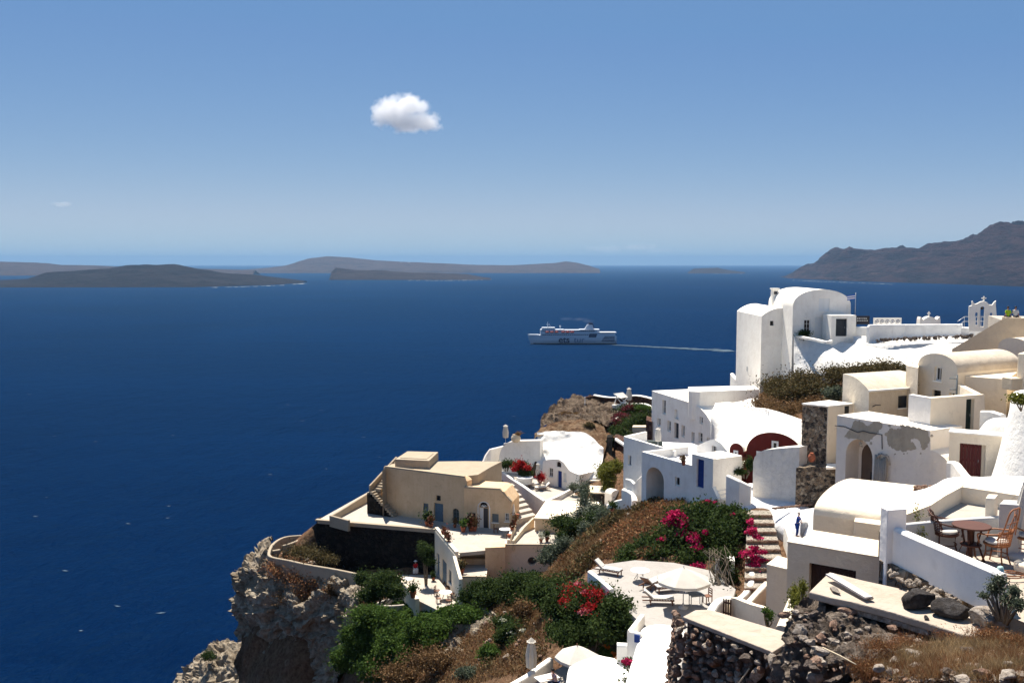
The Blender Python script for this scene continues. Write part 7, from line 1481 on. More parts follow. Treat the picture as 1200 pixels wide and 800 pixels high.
# foreground
P = scatter([(1040,770),(1060,762),(1130,752),(1200,748),(1200,799),(1060,795),(1020,788)], 13000, RS); dens = fbm(P[:,0]*1.3, P[:,1]*1.3, oct=3, seed=6)
def tufts(P, k, s, rs):
    c = P[rs.randint(0, len(P), k)]; q = c[rs.randint(0, k, len(P))]+rs.normal(size=P.shape)*[s, s, .006]; return q
P = tufts(P, 520, .055, RS); dens = fbm(P[:,0]*1.3, P[:,1]*1.3, oct=3, seed=6); Q = P[dens > -.05]
o = blade_mesh('dry_grass', Q, .16, GRASS_R, seed=80, wid=.008, lean=.35); tag(o, 'russet dry grass tufts over the near slope', kind='stuff')
Q = P[(dens < -.05) | (dens > .3)]; o = blade_mesh('straw', Q, .15, GRASS_P, seed=81, wid=.008, lean=.55); tag(o, 'straw-coloured dry grass over the near slope', kind='stuff')
P = scatter([(1020,785),(1045,774),(1120,766),(1200,764),(1200,799),(1060,799),(1015,795)], 5500, RS); P = P[fbm(P[:,0]*1.7, P[:,1]*1.7, oct=4, seed=16) > -.15]; P = tufts(P, 300, .05, RS)
o = blade_mesh('straw', P[::2], .12, GRASS_P, seed=82, wid=.009, lean=.6); tag(o, 'trampled straw-coloured grass at the lower right corner', kind='stuff')
o = blade_mesh('dry_grass', P[1::2], .10, GRASS_R, seed=83, wid=.008, lean=.5); tag(o, 'short russet grass at the lower right corner', kind='stuff')
Q = np.stack([RS.uniform(16, 72, 16000), RS.uniform(18, 100, 16000)], 1); Q = Q[(fbm(Q[:,0]*.12, Q[:,1]*.12, oct=4, seed=14) > -.1)]; Q = np.array([(x, y, ground(x, y)) for x, y in Q])
o = leaf_mesh('brushwood', Q+np.array([0,0,.1])+RS.normal(size=Q.shape)*[.15,.15,.1], .22, BRUSH_B, seed=84, up=.6); tag(o, 'dry scrub over the open hillside behind the village', kind='stuff')
for i, (x, y, Y, a, b, lab) in enumerate([(1035,762,15.4,22,14,'rust-red brush tuft standing before the dark crag'),(1062,756,15.7,16,12,'rust-red brush tuft under the middle of the cement ledge'),(1015,783,14.6,16,12,'rust-red brush tuft near the bottom edge below the crag'),(1160,744,15.0,22,6,'russet grass fringe along the end of the cement ledge'),(1118,742,15.8,18,5,'russet grass fringe under the dark flat-topped boulder'),(1085,765,15.0,14,9,'thin russet tuft in the middle of the near slope'),(1190,752,14.4,12,8,'russet tuft at the picture edge below the ledge')]):
    c_, r_ = pb(x, y, Y, a, b); n = 900; q = np.array(c_)+RS.normal(size=(n, 3))*np.array(r_)*[.55,.7,.15]; q[:,2] = c_[2]-r_[2]*.9+RS.rand(n)*r_[2]*.5
    t = thing('grass_tuft', lab, 'grass tuft', (c_[0], c_[1], c_[2]-r_[2])); blade_mesh('blades', q, r_[2]*1.5, GRASS_R, t, 90+i, .007, .4); leaf_mesh('seed_heads', q+np.array([0,0,r_[2]])+RS.normal(size=q.shape)*.03, .018, GRASS_R, t, 95+i)
shrub('succulent_bush', 'grey-green succulent growing at the end of the bluish-white parapet', [pb(1165,690,15.85,8,7), pb(1172,681,15.8,7,6), pb(1154,698,15.9,6,4), pb(1183,702,15.5,8,8), pb(1197,708,15.2,9,8), pb(1189,693,15.4,6,6)], 2000, .035, LEAF_GREY, 100, 'succulent', spread=.42)
shrub('creeping_weed', 'thin climbing weed against the back wall behind the terrace pillar', [pb(1078,628,19.2,5,10), pb(1082,640,19,6,6), pb(1075,604,19.6,3,10)], 260, .035, LEAF_Y, 101, spread=.6)
st_ = MB(); st_.tube([at(964,758,15.6), at(985,768,15.0), at(1003,778,14.4)], .012, 5); o = st_.build('dry_stick', wood('straw_stick', (.5,.42,.3), .9)); tag(o, 'long pale dry stick lying slantwise below the dark crag', 'stick')
st_ = MB(); st_.tube([at(1048,763,15.2), at(1062,759,15.3), at(1078,754,15.5)], .01, 5); o = st_.build('dry_stick', MATS['straw_stick']); tag(o, 'short pale stick in the russet grass below the ledge', 'stick')
st_ = MB(); st_.tube([at(866,800,31.0), at(880,780,31.3), at(894,762,31.5)], .028, 5); o = st_.build('dry_stick', MATS['straw_stick']); tag(o, 'straw-coloured cane leaning on the rubble wall', 'stick')
# loose stones over the open ground
random.seed(6); its = {0: [], 1: []}
for k in range(260):
    poly = random.choice([(560,700,640,790),(660,600,800,660),(640,495,705,525),(400,720,540,795),(330,640,400,670),(1120,440,1180,480)])
    p = hit(random.uniform(poly[0], poly[2]), random.uniform(poly[1], poly[3]))
    if p is None: continue
    s_ = random.uniform(.08, .3); its[k % 2].append(((p.x, p.y, p.z+s_*.2), (s_*1.2, s_, s_*.75), k))
for i, m_ in enumerate([STN_PALE, STN_RED]): o = rocks('scattered_stones', its[i], m_, None, 2, .35); tag(o, 'loose stones scattered over the open hillside', kind='stuff')
# ------------------------------------------------------------------ ferry, wake and smoke
FX, FY = at(671.5, 404, 1518).x, 1518.0
fe = thing('ferry', 'white car ferry with a dark funnel heading across the bay', 'ferry', (FX, FY, SEA))
def fp(s, y, z): return (FX+s, FY+y, SEA+z)      # s: -70 bow .. +69 stern
HW = mat('ferry_white_paint', (.50,.54,.60), .5, .3); HB = mat('ferry_navy_paint', (.012,.02,.07), .5, .3); HR = mat('lifeboat_orange_paint', (.55,.09,.06), .6, .3); HG = mat('ferry_window_band', (.03,.045,.07), .3, .4)
secs = []
for i in range(25):
    t_ = i/24; s_ = -73+142*t_; b = 11.5*min(1, math.sin(min(1, (t_+.004)/.30)*math.pi/2)**.8); top = 14.5 if t_ < .22 else 12.5; rk = (1-min(1, t_/.12))*4
    secs.append([fp(s_+rk+2, -b*.25, -3), fp(s_+rk, -b*.8, 1.5), fp(s_+rk*.5, -b*.97, 6), fp(s_, -b, top), fp(s_, b, top), fp(s_+rk*.5, b*.97, 6), fp(s_+rk, b*.8, 1.5), fp(s_+rk+2, b*.25, -3)])
hm = MB(); vs = [v for s_ in secs for v in s_]; k = 8; fs = [(i*k+j, i*k+(j+1) % k, (i+1)*k+(j+1) % k, (i+1)*k+j) for i in range(24) for j in range(8)]+[tuple(range(8)), tuple(24*8+j for j in range(8))]
hm.add(vs, fs); hm.build('hull', HW, fe)
bt = MB(); bt.add([(v[0], v[1]-.35 if v[1] < FY else v[1]+.35, min(v[2], SEA+1.8)) for s_ in secs[1:] for v in (s_[0], s_[1])], [(i*2, i*2+1, i*2+3, i*2+2) for i in range(23)]); bt.build('boot_stripe', HB, fe)
sp = MB(); sp.box(fp(-30, 0, 12.4), (46, 21, 7)); sp.box(fp(-34, 0, 19.3), (38, 19, 4)); sp.box(fp(-40, 0, 23.2), (22, 17, 3.2), 0, .05); sp.build('bridge_block', HW, fe)
sp = MB(); sp.box(fp(15, 0, 12.4), (50, 21.6, 7)); sp.box(fp(12, 0, 19.2), (52, 17, 3.5)); sp.box(fp(26, 0, 22.6), (32, 19, .9)); sp.build('midship_block', HW, fe)
sp = MB(); sp.box(fp(53, 0, 12.4), (28, 21, 4.8)); sp.box(fp(52, 0, 18.2), (34, 20, .8)); [sp.box(fp(38+7*i, s_*9, 17), (.6, .6, 1.4)) for i in range(5) for s_ in (-1, 1)]; sp.build('stern_block', HW, fe)
for z_, s0, s1, nm in ((14.6, -50, 38, 'window_band'), (20.6, -50, 34, 'window_band'), (24.6, -50, -30, 'bridge_window_band')):
    wb = MB(); s_ = s0
    while s_ < s1: wb.add([fp(s_, -10.96-.06*(z_ < 15)+(1.3 if 20 < z_ < 21 else 0)+(2.6 if z_ > 24 else 0), z_), fp(s_+2.4, -10.96-.06*(z_ < 15)+(1.3 if 20 < z_ < 21 else 0)+(2.6 if z_ > 24 else 0), z_), fp(s_+2.4, -10.96-.06*(z_ < 15)+(1.3 if 20 < z_ < 21 else 0)+(2.6 if z_ > 24 else 0), z_+1.3), fp(s_, -10.96-.06*(z_ < 15)+(1.3 if 20 < z_ < 21 else 0)+(2.6 if z_ > 24 else 0), z_+1.3)], [(0,1,2,3)]); s_ += 3.4
    wb.build(nm, HG, fe)
sb = MB()
for i in range(4): sb.add([fp(44+i*1.5, -11.55, 5.2+i*2.2), fp(66, -11.55, 4.4+i*2.4), fp(66, -11.55, 5.7+i*2.4), fp(46+i*1.5, -11.55, 6.4+i*2.2)], [(0,1,2,3)])
sb.add([fp(24, -11.6, 11.0), fp(36, -11.6, 11.0), fp(38, -11.6, 17.0), fp(26, -11.6, 17.0)], [(0,1,2,3)]); sb.build('blue_stern_stripes', HB, fe)
for i in range(6):
    lb = MB(); s_ = -42+i*7.4+(3 if i > 2 else 0); lb.lathe(fp(s_, -11.4, 19.4), [(.1,-1.5),(1.15,-1.0),(1.4,0),(1.15,1.0),(.2,1.5)], 10)
    v_ = [(FX+s_+(q[0]-FX-s_)*2.4, q[1], q[2]) for q in lb.v]; lb.v = v_; lb.build('lifeboat', HR, fe)
fu = MB(); fu.add([fp(18,-4,23.3),fp(33,-4,23.3),fp(33,4,23.3),fp(18,4,23.3),fp(23,-3,31),fp(31,-3,31),fp(31,3,31),fp(23,3,31)], [(0,3,2,1),(4,5,6,7),(0,1,5,4),(1,2,6,5),(2,3,7,6),(3,0,4,7)]); fo = fu.build('funnel', HW, fe)
fu = MB(); fu.add([fp(26,-3.1,30),fp(34,-3.3,24.5),fp(34.5,3.3,24.5),fp(26,3.1,30),fp(24.5,-2.6,34.5),fp(31.5,-2.6,34),fp(31.5,2.6,34),fp(24.5,2.6,34.5)], [(0,3,2,1),(4,5,6,7),(0,1,5,4),(1,2,6,5),(2,3,7,6),(3,0,4,7)]); q = fu.build('funnel_cap', HB); q.parent = fo
ma = MB(); ma.tube([fp(-41, 0, 26), fp(-41, 0, 35)], [.7, .3], 6); ma.bar(fp(-43.5, 0, 31), fp(-38.5, 0, 31), .7); ma.tube([fp(-36, 0, 26), fp(-38.5, 0, 32)], .3, 5); ma.build('mast', HW, fe)
MB().lathe(fp(-21, 0, 23), [(.4,0),(.4,3.2),(1.3,4.2),(1.5,5.3),(.9,6.3),(.1,6.6)], 10).build('radar_dome', HW, fe)
fw = MB(); fw.bar(fp(-73, 0, 15.2), fp(-52, 0, 15.2), .5); fw.box(fp(-63, 0, 14.4), (16, 12, .8)); fw.build('foredeck', HW, fe)
def text_mesh(body, size, loc, m, par, name, bold=.02, rot=(R(90),0,0)):
    cu = bpy.data.curves.new(name, 'FONT'); cu.body = body; cu.size = size; cu.offset = bold; cu.extrude = .01*size; ob = bpy.data.objects.new(name, cu)
    COL.objects.link(ob); bpy.context.view_layer.update(); dg = bpy.context.evaluated_depsgraph_get(); me = bpy.data.meshes.new_from_object(ob.evaluated_get(dg)); bpy.data.objects.remove(ob)
    me.transform(Matrix.Translation(loc) @ Matrix.Rotation(rot[0], 4, 'X')); me.materials.clear(); me.materials.append(m); o = bpy.data.objects.new(name, me); COL.objects.link(o); parent(o, par); return o
text_mesh('ets', 15, Vector(fp(-24, -12.0, 2.6)), HB, fe, 'lettering', .25); text_mesh('tur', 14, Vector(fp(0.5, -12.0, 2.6)), mat('ferry_faded_blue_paint', (.16,.22,.34), .5), fe, 'faded_lettering', .05)
rs = np.random.RandomState(3); V, Fc = [], []
for i in range(420):
    u = rs.rand()**1.3; x = 722+u*135; y = 404.2+u*6.8; p = az(x, y, SEA+.35); wd = 1.2+u*5; L = (3+rs.rand()*9); dy = rs.normal()*wd*1.1; q = len(V)
    V += [(p.x-L, p.y+dy, p.z), (p.x, p.y+dy-.9-wd*.3, p.z+.001*i), (p.x+L, p.y+dy, p.z), (p.x, p.y+dy+.9+wd*.3, p.z+.001*i)]; Fc.append((q, q+1, q+2, q+3))
o = mesh_np('wake', V, Fc, mat('pale_wake_foam', (.08,.13,.18), .9)); tag(o, 'thin pale wake trailing behind the ferry', kind='stuff')
V, Fc = [], []
for i in range(120):
    s_ = -72+142*rs.rand(); q = len(V); y_ = FY-12.5-abs(rs.normal())*1.5; V += [(FX+s_-3, y_, SEA+.4), (FX+s_, y_-.8, SEA+.4+.001*i), (FX+s_+3, y_, SEA+.4), (FX+s_, y_+.8, SEA+.4)]; Fc.append((q, q+1, q+2, q+3))
o = mesh_np('bow_wash', V, Fc, MATS['pale_wake_foam']); tag(o, 'broken wash along the waterline of the ferry', kind='stuff')
sm = cloud('smoke', 'thin grey smoke drifting from the ferry funnel', 676, 374.5, 46, 9, 1520, .0028, [(.55,-.35,.4,.5),(.1,.1,.5,.5),(-.5,.2,.45,.5)], 5)
if 'category' in sm: del sm['category']
sm['kind'] = 'stuff'
# small ripples of foam near: white horses
V, Fc = [], []
for i in range(60):
    x, y = rs.uniform(-40, 900), 345+rs.rand()**1.2*440
    if x > 640-(y-345)*1.0+180: continue
    p = az(x, y, SEA+.3); L = .5+rs.rand()*1.6+max(0, p.y-500)*.003; a = R(-12)+rs.normal()*.3; q = len(V); c_, s_ = math.cos(a), math.sin(a)
    for (u, v) in ((-L, 0), (0, -.35-.2*rs.rand()), (L, .1), (0, .35)): V.append((p.x+u*c_-v*s_, p.y+u*s_+v*c_, p.z))
    Fc.append((q, q+1, q+2, q+3))
o = mesh_np('white_horses', V, Fc, MATS['pale_wake_foam']); tag(o, 'tiny breaking wave crests over the open sea', kind='stuff')

# ------------------------------------------------------------------ parasols, loungers, tables
def open_parasol(label, loc, r, h, n=8, rz=.2, droop=.45, group=None, m=CANVAS):
    t = thing('open_parasol', label, 'parasol', loc, group); mb = MB(); c = Vector(loc); zc = h
    def ringp(rad, z, scal=0): return [(c.x+rad*(1-scal*(k % 2))*math.cos(rz+math.pi*k/n), c.y+rad*(1-scal*(k % 2))*math.sin(rz+math.pi*k/n), c.z+z-(scal*.9*rad*.3 if k % 2 else 0)) for k in range(2*n)]
    rings = [ringp(.03, zc), ringp(r*.33, zc-droop*.30, .04), ringp(r*.66, zc-droop*.63, .07), ringp(r, zc-droop, .09)]; N = 2*n
    vs = [p for q in rings for p in q]; fs = [(i*N+k, i*N+(k+1) % N, (i+1)*N+(k+1) % N, (i+1)*N+k) for i in range(3) for k in range(N)]; mb.add(vs, fs); mb.add([p for p in rings[0]], [tuple(range(N))])
    val = ringp(r*1.005, zc-droop-.16, .09); mb.add(rings[3]+val, [(k, (k+1) % N, N+(k+1) % N, N+k) for k in range(N)])
    o = mb.build('canopy', m, t); sd_ = o.modifiers.new('cloth', 'SOLIDIFY'); sd_.thickness = .012
    MB().tube([c, c+Vector((0,0,zc+.12))], .028, 8).build('pole', METAL if r > 1.4 else WOODB, t)
    rb = MB(); [rb.bar(c+Vector((0,0,zc-.08)), Vector(rings[3][2*k])-Vector((0,0,.04)), .022) for k in range(n)]; rb.build('ribs', WOODB, t)
    MB().lathe(tuple(c), [(.28,0),(.28,.06),(.06,.1),(.05,.3)], 14).build('base', GREYP, t); return t
def closed_parasol(label, loc, h, r=.17, m=CANVAS, lean=0.0):
    t = thing('closed_parasol', label, 'parasol', loc, 'closed parasols on the terraces'); c = Vector(loc); N = 16; vs = []; pr = [(.32,.55),(.36,1.0),(.6,1.12),(.78,.85),(.90,.60),(.915,.95),(.93,.7),(1.0,.08)]
    for f_, q in pr:
        for k in range(N): a = 2*math.pi*k/N; rr = r*q*(1+.22*(k % 2)-.11); vs.append((c.x+rr*math.cos(a)+lean*f_*h, c.y+rr*math.sin(a), c.z+h*f_))
    mb = MB(); mb.add(vs, [(i*N+k, i*N+(k+1) % N, (i+1)*N+(k+1) % N, (i+1)*N+k) for i in range(len(pr)-1) for k in range(N)]+[tuple(range(N))[::-1]]); mb.add(vs[-N:], [tuple(range(N))]); mb.build('folded_canopy', m, t)
    MB().tube([c, c+Vector((lean*h*.4, 0, h*.4))], .025, 6).build('pole', METAL, t); MB().lathe(tuple(c), [(.25,0),(.25,.07),(.05,.1)], 12).build('base', GREYP, t); return t
open_parasol('big open off-white parasol shading the terrace among the loungers', tuple(az(800.5, 712, zt_+.002)), 1.62, 2.45, 8, .3, .72)
open_parasol('white open parasol at the bottom edge over the seated diner', tuple(at(676, 806, 51.6)), 1.28, 2.5, 6, .1, .62)
closed_parasol('tall closed beige parasol at the bottom edge behind the white parapet', tuple(az(622.5, 799, -25.0)), 2.75, .30, CANVG)
closed_parasol('closed white parasol standing on the wall at the left end above the dark stair', tuple(at(592.5, 520, 118)), 2.5, .34)
closed_parasol('closed white parasol on top of the knoll', tuple(at(737, 476, 134.5)), 2.75, .36)
closed_parasol('closed white parasol beside the red-flowered bush on the cave house terrace', tuple(at(630.3, 567, 109.5)), 2.6, .24)
closed_parasol('closed cream parasol on the roof terrace of the corner block', tuple(at(771, 524.5, 85.8)), 1.9, .26)
closed_parasol('folded cream parasol leaning by the grey pillar at the picture edge', tuple(az(1190, 652, -6.05)), 1.75, .12, CANVAS, .12)
def make_lounger(label, loc, rz, back=40, wm=WOODB, group='sun loungers on the terraces'):
    t = thing('sun_lounger', label, 'sun lounger', loc, group, rz); f = MB()
    for y in (-.3, .3): f.bar((-.95, y, .30), (.95, y, .30), .06)
    for k in range(9): f.bar((-.9+k*.16, -.3, .33), (-.9+k*.16, .3, .33), .09, .02)
    f.build('frame', wm, t, True)
    for x in (-.85, .45):
        for y in (-.28, .28): MB().bar((x, y, 0), (x, y, .29), .06).build('leg', wm, t, True)
    ca, sa = math.cos(R(back)), math.sin(R(back)); MB().add([(.35, y, .36+dz) for y in (-.29,.29) for dz in (0,.04)]+[(.35+.68*ca, y, .36+.68*sa+dz) for y in (-.29,.29) for dz in (0,.04)], [(0,1,3,2),(4,6,7,5),(0,4,5,1),(2,3,7,6),(0,2,6,4),(1,5,7,3)]).build('backrest', wm, t, True)
    cu = MB(); cu.box((-.3, 0, .36), (1.28, .56, .08)); cu.add([(.35-dz*sa, y, .41+dz*ca) for y in (-.28,.28) for dz in (0,.08)]+[(.35+.66*ca-dz*sa, y, .41+.66*sa+dz*ca) for y in (-.28,.28) for dz in (0,.08)], [(0,1,3,2),(4,6,7,5),(0,4,5,1),(2,3,7,6),(0,2,6,4),(1,5,7,3)]); cu.build('cushion', CUSH, t, True, bevel=.02); return t
L_ = make_lounger('teak lounger with white cushion in the sun in front of the big parasol', tuple(az(771, 707, zt_+.002)), R(176))
for (x, y, z_, rz, lab) in [(763, 688, zt_+.002, R(228), 'teak lounger turned towards the bougainvillea left of the big parasol'), (785, 692, zt_+.002, R(15), 'teak lounger half in the shade under the big parasol'), (712, 672, zt_+.002, R(150), 'teak lounger at the far left corner of the parasol terrace')]: copy_tree(L_, tuple(az(x, y, z_)), rz, lab)
for (x, y, rz, lab) in [(628, 570, R(12), 'white-cushioned lounger nearer the red-flowered bush on the cave house terrace'), (636, 574, R(14), 'white-cushioned lounger nearer the cobalt cave house door')]: copy_tree(L_, tuple(az(x, y, zl_c:=-26.498)), rz, lab)
def round_table(label, loc, r, h, m, lm, group=None, legs=4):
    t = thing('round_table', label, 'table', loc, group); c = Vector(loc); MB().lathe((c.x, c.y, c.z+h-.035), [(r*.97,0),(r,.01),(r,.03),(r*.98,.035)], 28).build('tabletop', m, t)
    for k in range(legs): a = R(45)+k*2*math.pi/legs; MB().tube([c+Vector((r*.75*math.cos(a), r*.75*math.sin(a), 0)), c+Vector((r*.35*math.cos(a), r*.35*math.sin(a), h*.5)), c+Vector((r*.55*math.cos(a), r*.55*math.sin(a), h-.035))], .022, 6).build('leg', lm, t)
    return t
round_table('small round white table at the far side of the parasol terrace', tuple(az(750, 680, zt_+.002)), .62, .7, WPAINT, METAL)
round_table('round white table on the mansion terrace by the fanlight door', tuple(az(592, 627.5, ZF+.002)), .6, .72, WPAINT, METAL)
round_table('round white table with reddish chairs on the lower terrace', tuple(az(522, 702, -31.898)), .62, .74, WPAINT, METAL)
round_table('white-topped table near the parapet of the lower terrace', tuple(az(478, 686, -31.898)), .45, .72, WPAINT, METAL)
st = thing('side_table', 'square greyish low table under the big parasol', 'table', tuple(az(815, 709, zt_+.002))); p = az(815, 709, zt_+.002)
MB().box((p.x, p.y, p.z+.68), (.85, .85, .04), .25).build('tabletop', GREYSH, st); [MB().box((p.x+dx, p.y+dy, p.z), (.05, .05, .68)).build('leg', METAL, st) for dx in (-.32, .32) for dy in (-.32, .32)]
def make_chair(label, loc, rz, m=WOODB, group='wooden chairs on the terraces', cushion=None):
    t = thing('chair', label, 'chair', loc, group, rz); MB().box((0, 0, .42), (.44, .44, .04)).build('seat', cushion or m, t, True)
    for x in (-.19, .19):
        for y in (-.19, .19): MB().bar((x, y, 0), (x*(1.0), y*(1.0), .42 if x < 0 else .9), .045).build('leg', m, t, True)
    b = MB(); [b.bar((.2, -.19, z_), (.2, .19, z_), .02, .07) for z_ in (.6, .74, .88)]; b.build('backrest', m, t, True); return t
ch0 = make_chair('reddish wooden chair on the right of the lower terrace round table', tuple(az(531, 700, -31.898)), R(10))
for x, y, z_, rz, lab in [(514, 706, -31.898, R(200), 'reddish wooden chair in front of the lower terrace round table'), (512, 697, -31.898, R(160), 'reddish wooden chair left of the lower terrace round table'), (526, 708, -31.898, R(-60), 'reddish chair nearest the green slope at the lower terrace table'), (581, 624, ZF+.002, R(190), 'wooden chair left of the white table on the mansion terrace'), (597, 631, ZF+.002, R(-50), 'wooden chair right of the white table on the mansion terrace'), (829, 706, zt_+.002, R(20), 'wooden chair right of the big parasol'), (470, 683, -31.898, R(170), 'wooden chair by the parapet table on the lower terrace'), (485, 695, -31.898, R(-80), 'wooden chair in front of the parapet table on the lower terrace')]: copy_tree(ch0, tuple(az(x, y, z_)), rz, lab)
# collapsed canopy on the knoll
kc = thing('tilted_canopy', 'white canopy on crossed legs tilted over the knoll terrace', 'canopy', tuple(at(728, 480, 133)))
c_ = at(728, 480, 133); mb = MB(); mb.add([at(719,461,133), at(730,459.5,134.5), at(736,465,134), at(727,466.5,132.5)], [(0,1,2,3)]); o = mb.build('canopy', CUSH, kc); sd_ = o.modifiers.new('cloth', 'SOLIDIFY'); sd_.thickness = .05
mb = MB(); [mb.bar(at(a, b, 133), at(c, d, 133), .09) for a, b, c, d in ((719,461,733,478),(736,465,722,479),(727,466,738,474),(723,464,719,476))]; mb.build('crossed_leg', WPAINT, kc)
lt2 = thing('covered_seat', 'white-covered seats beneath the tilted canopy on the knoll', 'seat', tuple(at(727, 478, 132.5))); mb = MB(); mb.box(tuple(at(723, 478, 132.5)), (1.3, .8, .5), .2); mb.box(tuple(at(731, 476, 133)), (.9, .7, .6), -.2); mb.build('seat', CUSH, lt2, bevel=.08)
dk_ = thing('lava_bench', 'long dark grey bench lying across the knoll terrace', 'bench', tuple(az(716, 481, -21.4))); a, b = az(710, 479.5, -21.1), az(727, 486, -21.1); MB().bar(a, b, .6, .5).build('bench', BOULD, dk_, bevel=.05)
# pots
def pot(label, loc, s_=1.0, plant=None, name='flower_pot', pm=TERRA, group=None):
    t = thing(name, label, 'flower pot', loc, group); MB().lathe(loc, [(.12*s_,0),(.17*s_,.22*s_),(.2*s_,.32*s_),(.22*s_,.36*s_),(.19*s_,.36*s_)], 12).build('pot', pm, t)
    if plant: rs = np.random.RandomState(int(abs(loc[0]*100)) % 999); P = clumps([((loc[0], loc[1], loc[2]+.6*s_), (.26*s_, .26*s_, .32*s_))], 260, rs, 6, .45); leaf_mesh('foliage', P, .1*s_, plant, t, 3)
    return t
PG = 'flower pots on the terraces'; DULL = leafy('dull_red_foliage', [(.10,.035,.025),(.16,.05,.03),(.05,.06,.02),(.2,.04,.03)])
for x, y, z_, s_, pl_, lab in [(520,628,ZF,1.1,DULL,'terracotta pot with a dull reddish plant at the left end of the terrace parapet'),(523,633,ZF,1.1,DULL,'second pot of dull reddish leaves along the terrace parapet'),(526,638,ZF,1.0,DULL,'third pot of dull reddish leaves along the terrace parapet'),
   (501,616,ZF,1.6,LEAF_D,'large dark potted bush at the mansion double door'),(505,618.5,ZF,1.3,DULL,'reddish potted plant just right of the big dark one at the double door'),(533,618,ZF,1.0,BRUSH_B,'withered potted plant under the arched window'),(543,623,ZF,1.5,LEAF_G,'tall green potted plant between the two ochre houses'),(552,622,ZF,1.7,DULL,'reddish potted shrub below the left window of the fanlight house'),(556,622,ZF,1.4,BRUSH_B,'brownish potted shrub next to the fanlight door'),
   (606,607,-26.2,1.2,TERRA,'terracotta urn topmost on the pale stair parapet'),(603,614,-26.5,1.1,BRUSH_B,'pot with withered plant second down the stair parapet'),(600,622,-26.75,1.1,DULL,'pot with rusty leaves third down the stair parapet'),(597,630,-26.9,1.0,TERRA,'urn at the foot of the stair parapet'),
   (508,680,-31.9,1.0,LEAF_D,'dark potted plant by the grey doors of the lower terrace'),(484,700,-31.4,1.6,LEAF_D,'large round dark pot plant on the parapet of the lower terrace'),(541,672,-29.28,1.4,BRUSH_O,'wicker basket of dry plants in the sunken yard'),(634,635,-27.3,1.0,WHITEFL,'pale flowering pot at the corner of the beige store'),(641,634,-27.3,1.1,LEAF_D,'leafy pot right of the pale flowering one by the beige store'),
   (801,545,-15.9,.9,BRUSH_B,'rusty potted plant on the roof terrace beside the blue door'),(866,557,-17.4,1.3,WHITEFL,'pot of white blossoms before the small dark red vault'),(873,553,-17.4,1.0,BRUSH_B,'withered pot beside the white-blossomed one by the dark red house'),(718,602,-22.5,1.2,LEAF_D,'dark potted plant by the yard wall below the huts')]:
    pot(lab, tuple(az(x, y, z_+.002)), s_, None if pl_ is TERRA else pl_, group=PG)
ur = thing('garden_urn', 'big rounded beige urn with dry plants on the shaded terrace wall', 'urn', tuple(at(604.5, 517.5, 116.5))); MB().lathe(tuple(at(604.5, 518, 116.5)), [(.3,0),(.55,.25),(.62,.5),(.5,.8),(.35,.95),(.4,1.0)], 14).build('body', CREAMD, ur); leaf_mesh('foliage', clumps([(tuple(at(607, 508.5, 116.5)), (.5,.4,.25))], 200, RS, 5, .4), .12, BRUSH_B, ur)
pt2 = thing('round_planter', 'white round planter in front of the red-flowered bush', 'planter', tuple(at(615, 566, 110))); MB().lathe(tuple(at(615, 566, 110)), [(.85,0),(.95,.6),(1.0,.75),(.9,.78),(.85,.7),(.05,.68)], 18).build('planter', WHITE3, pt2)
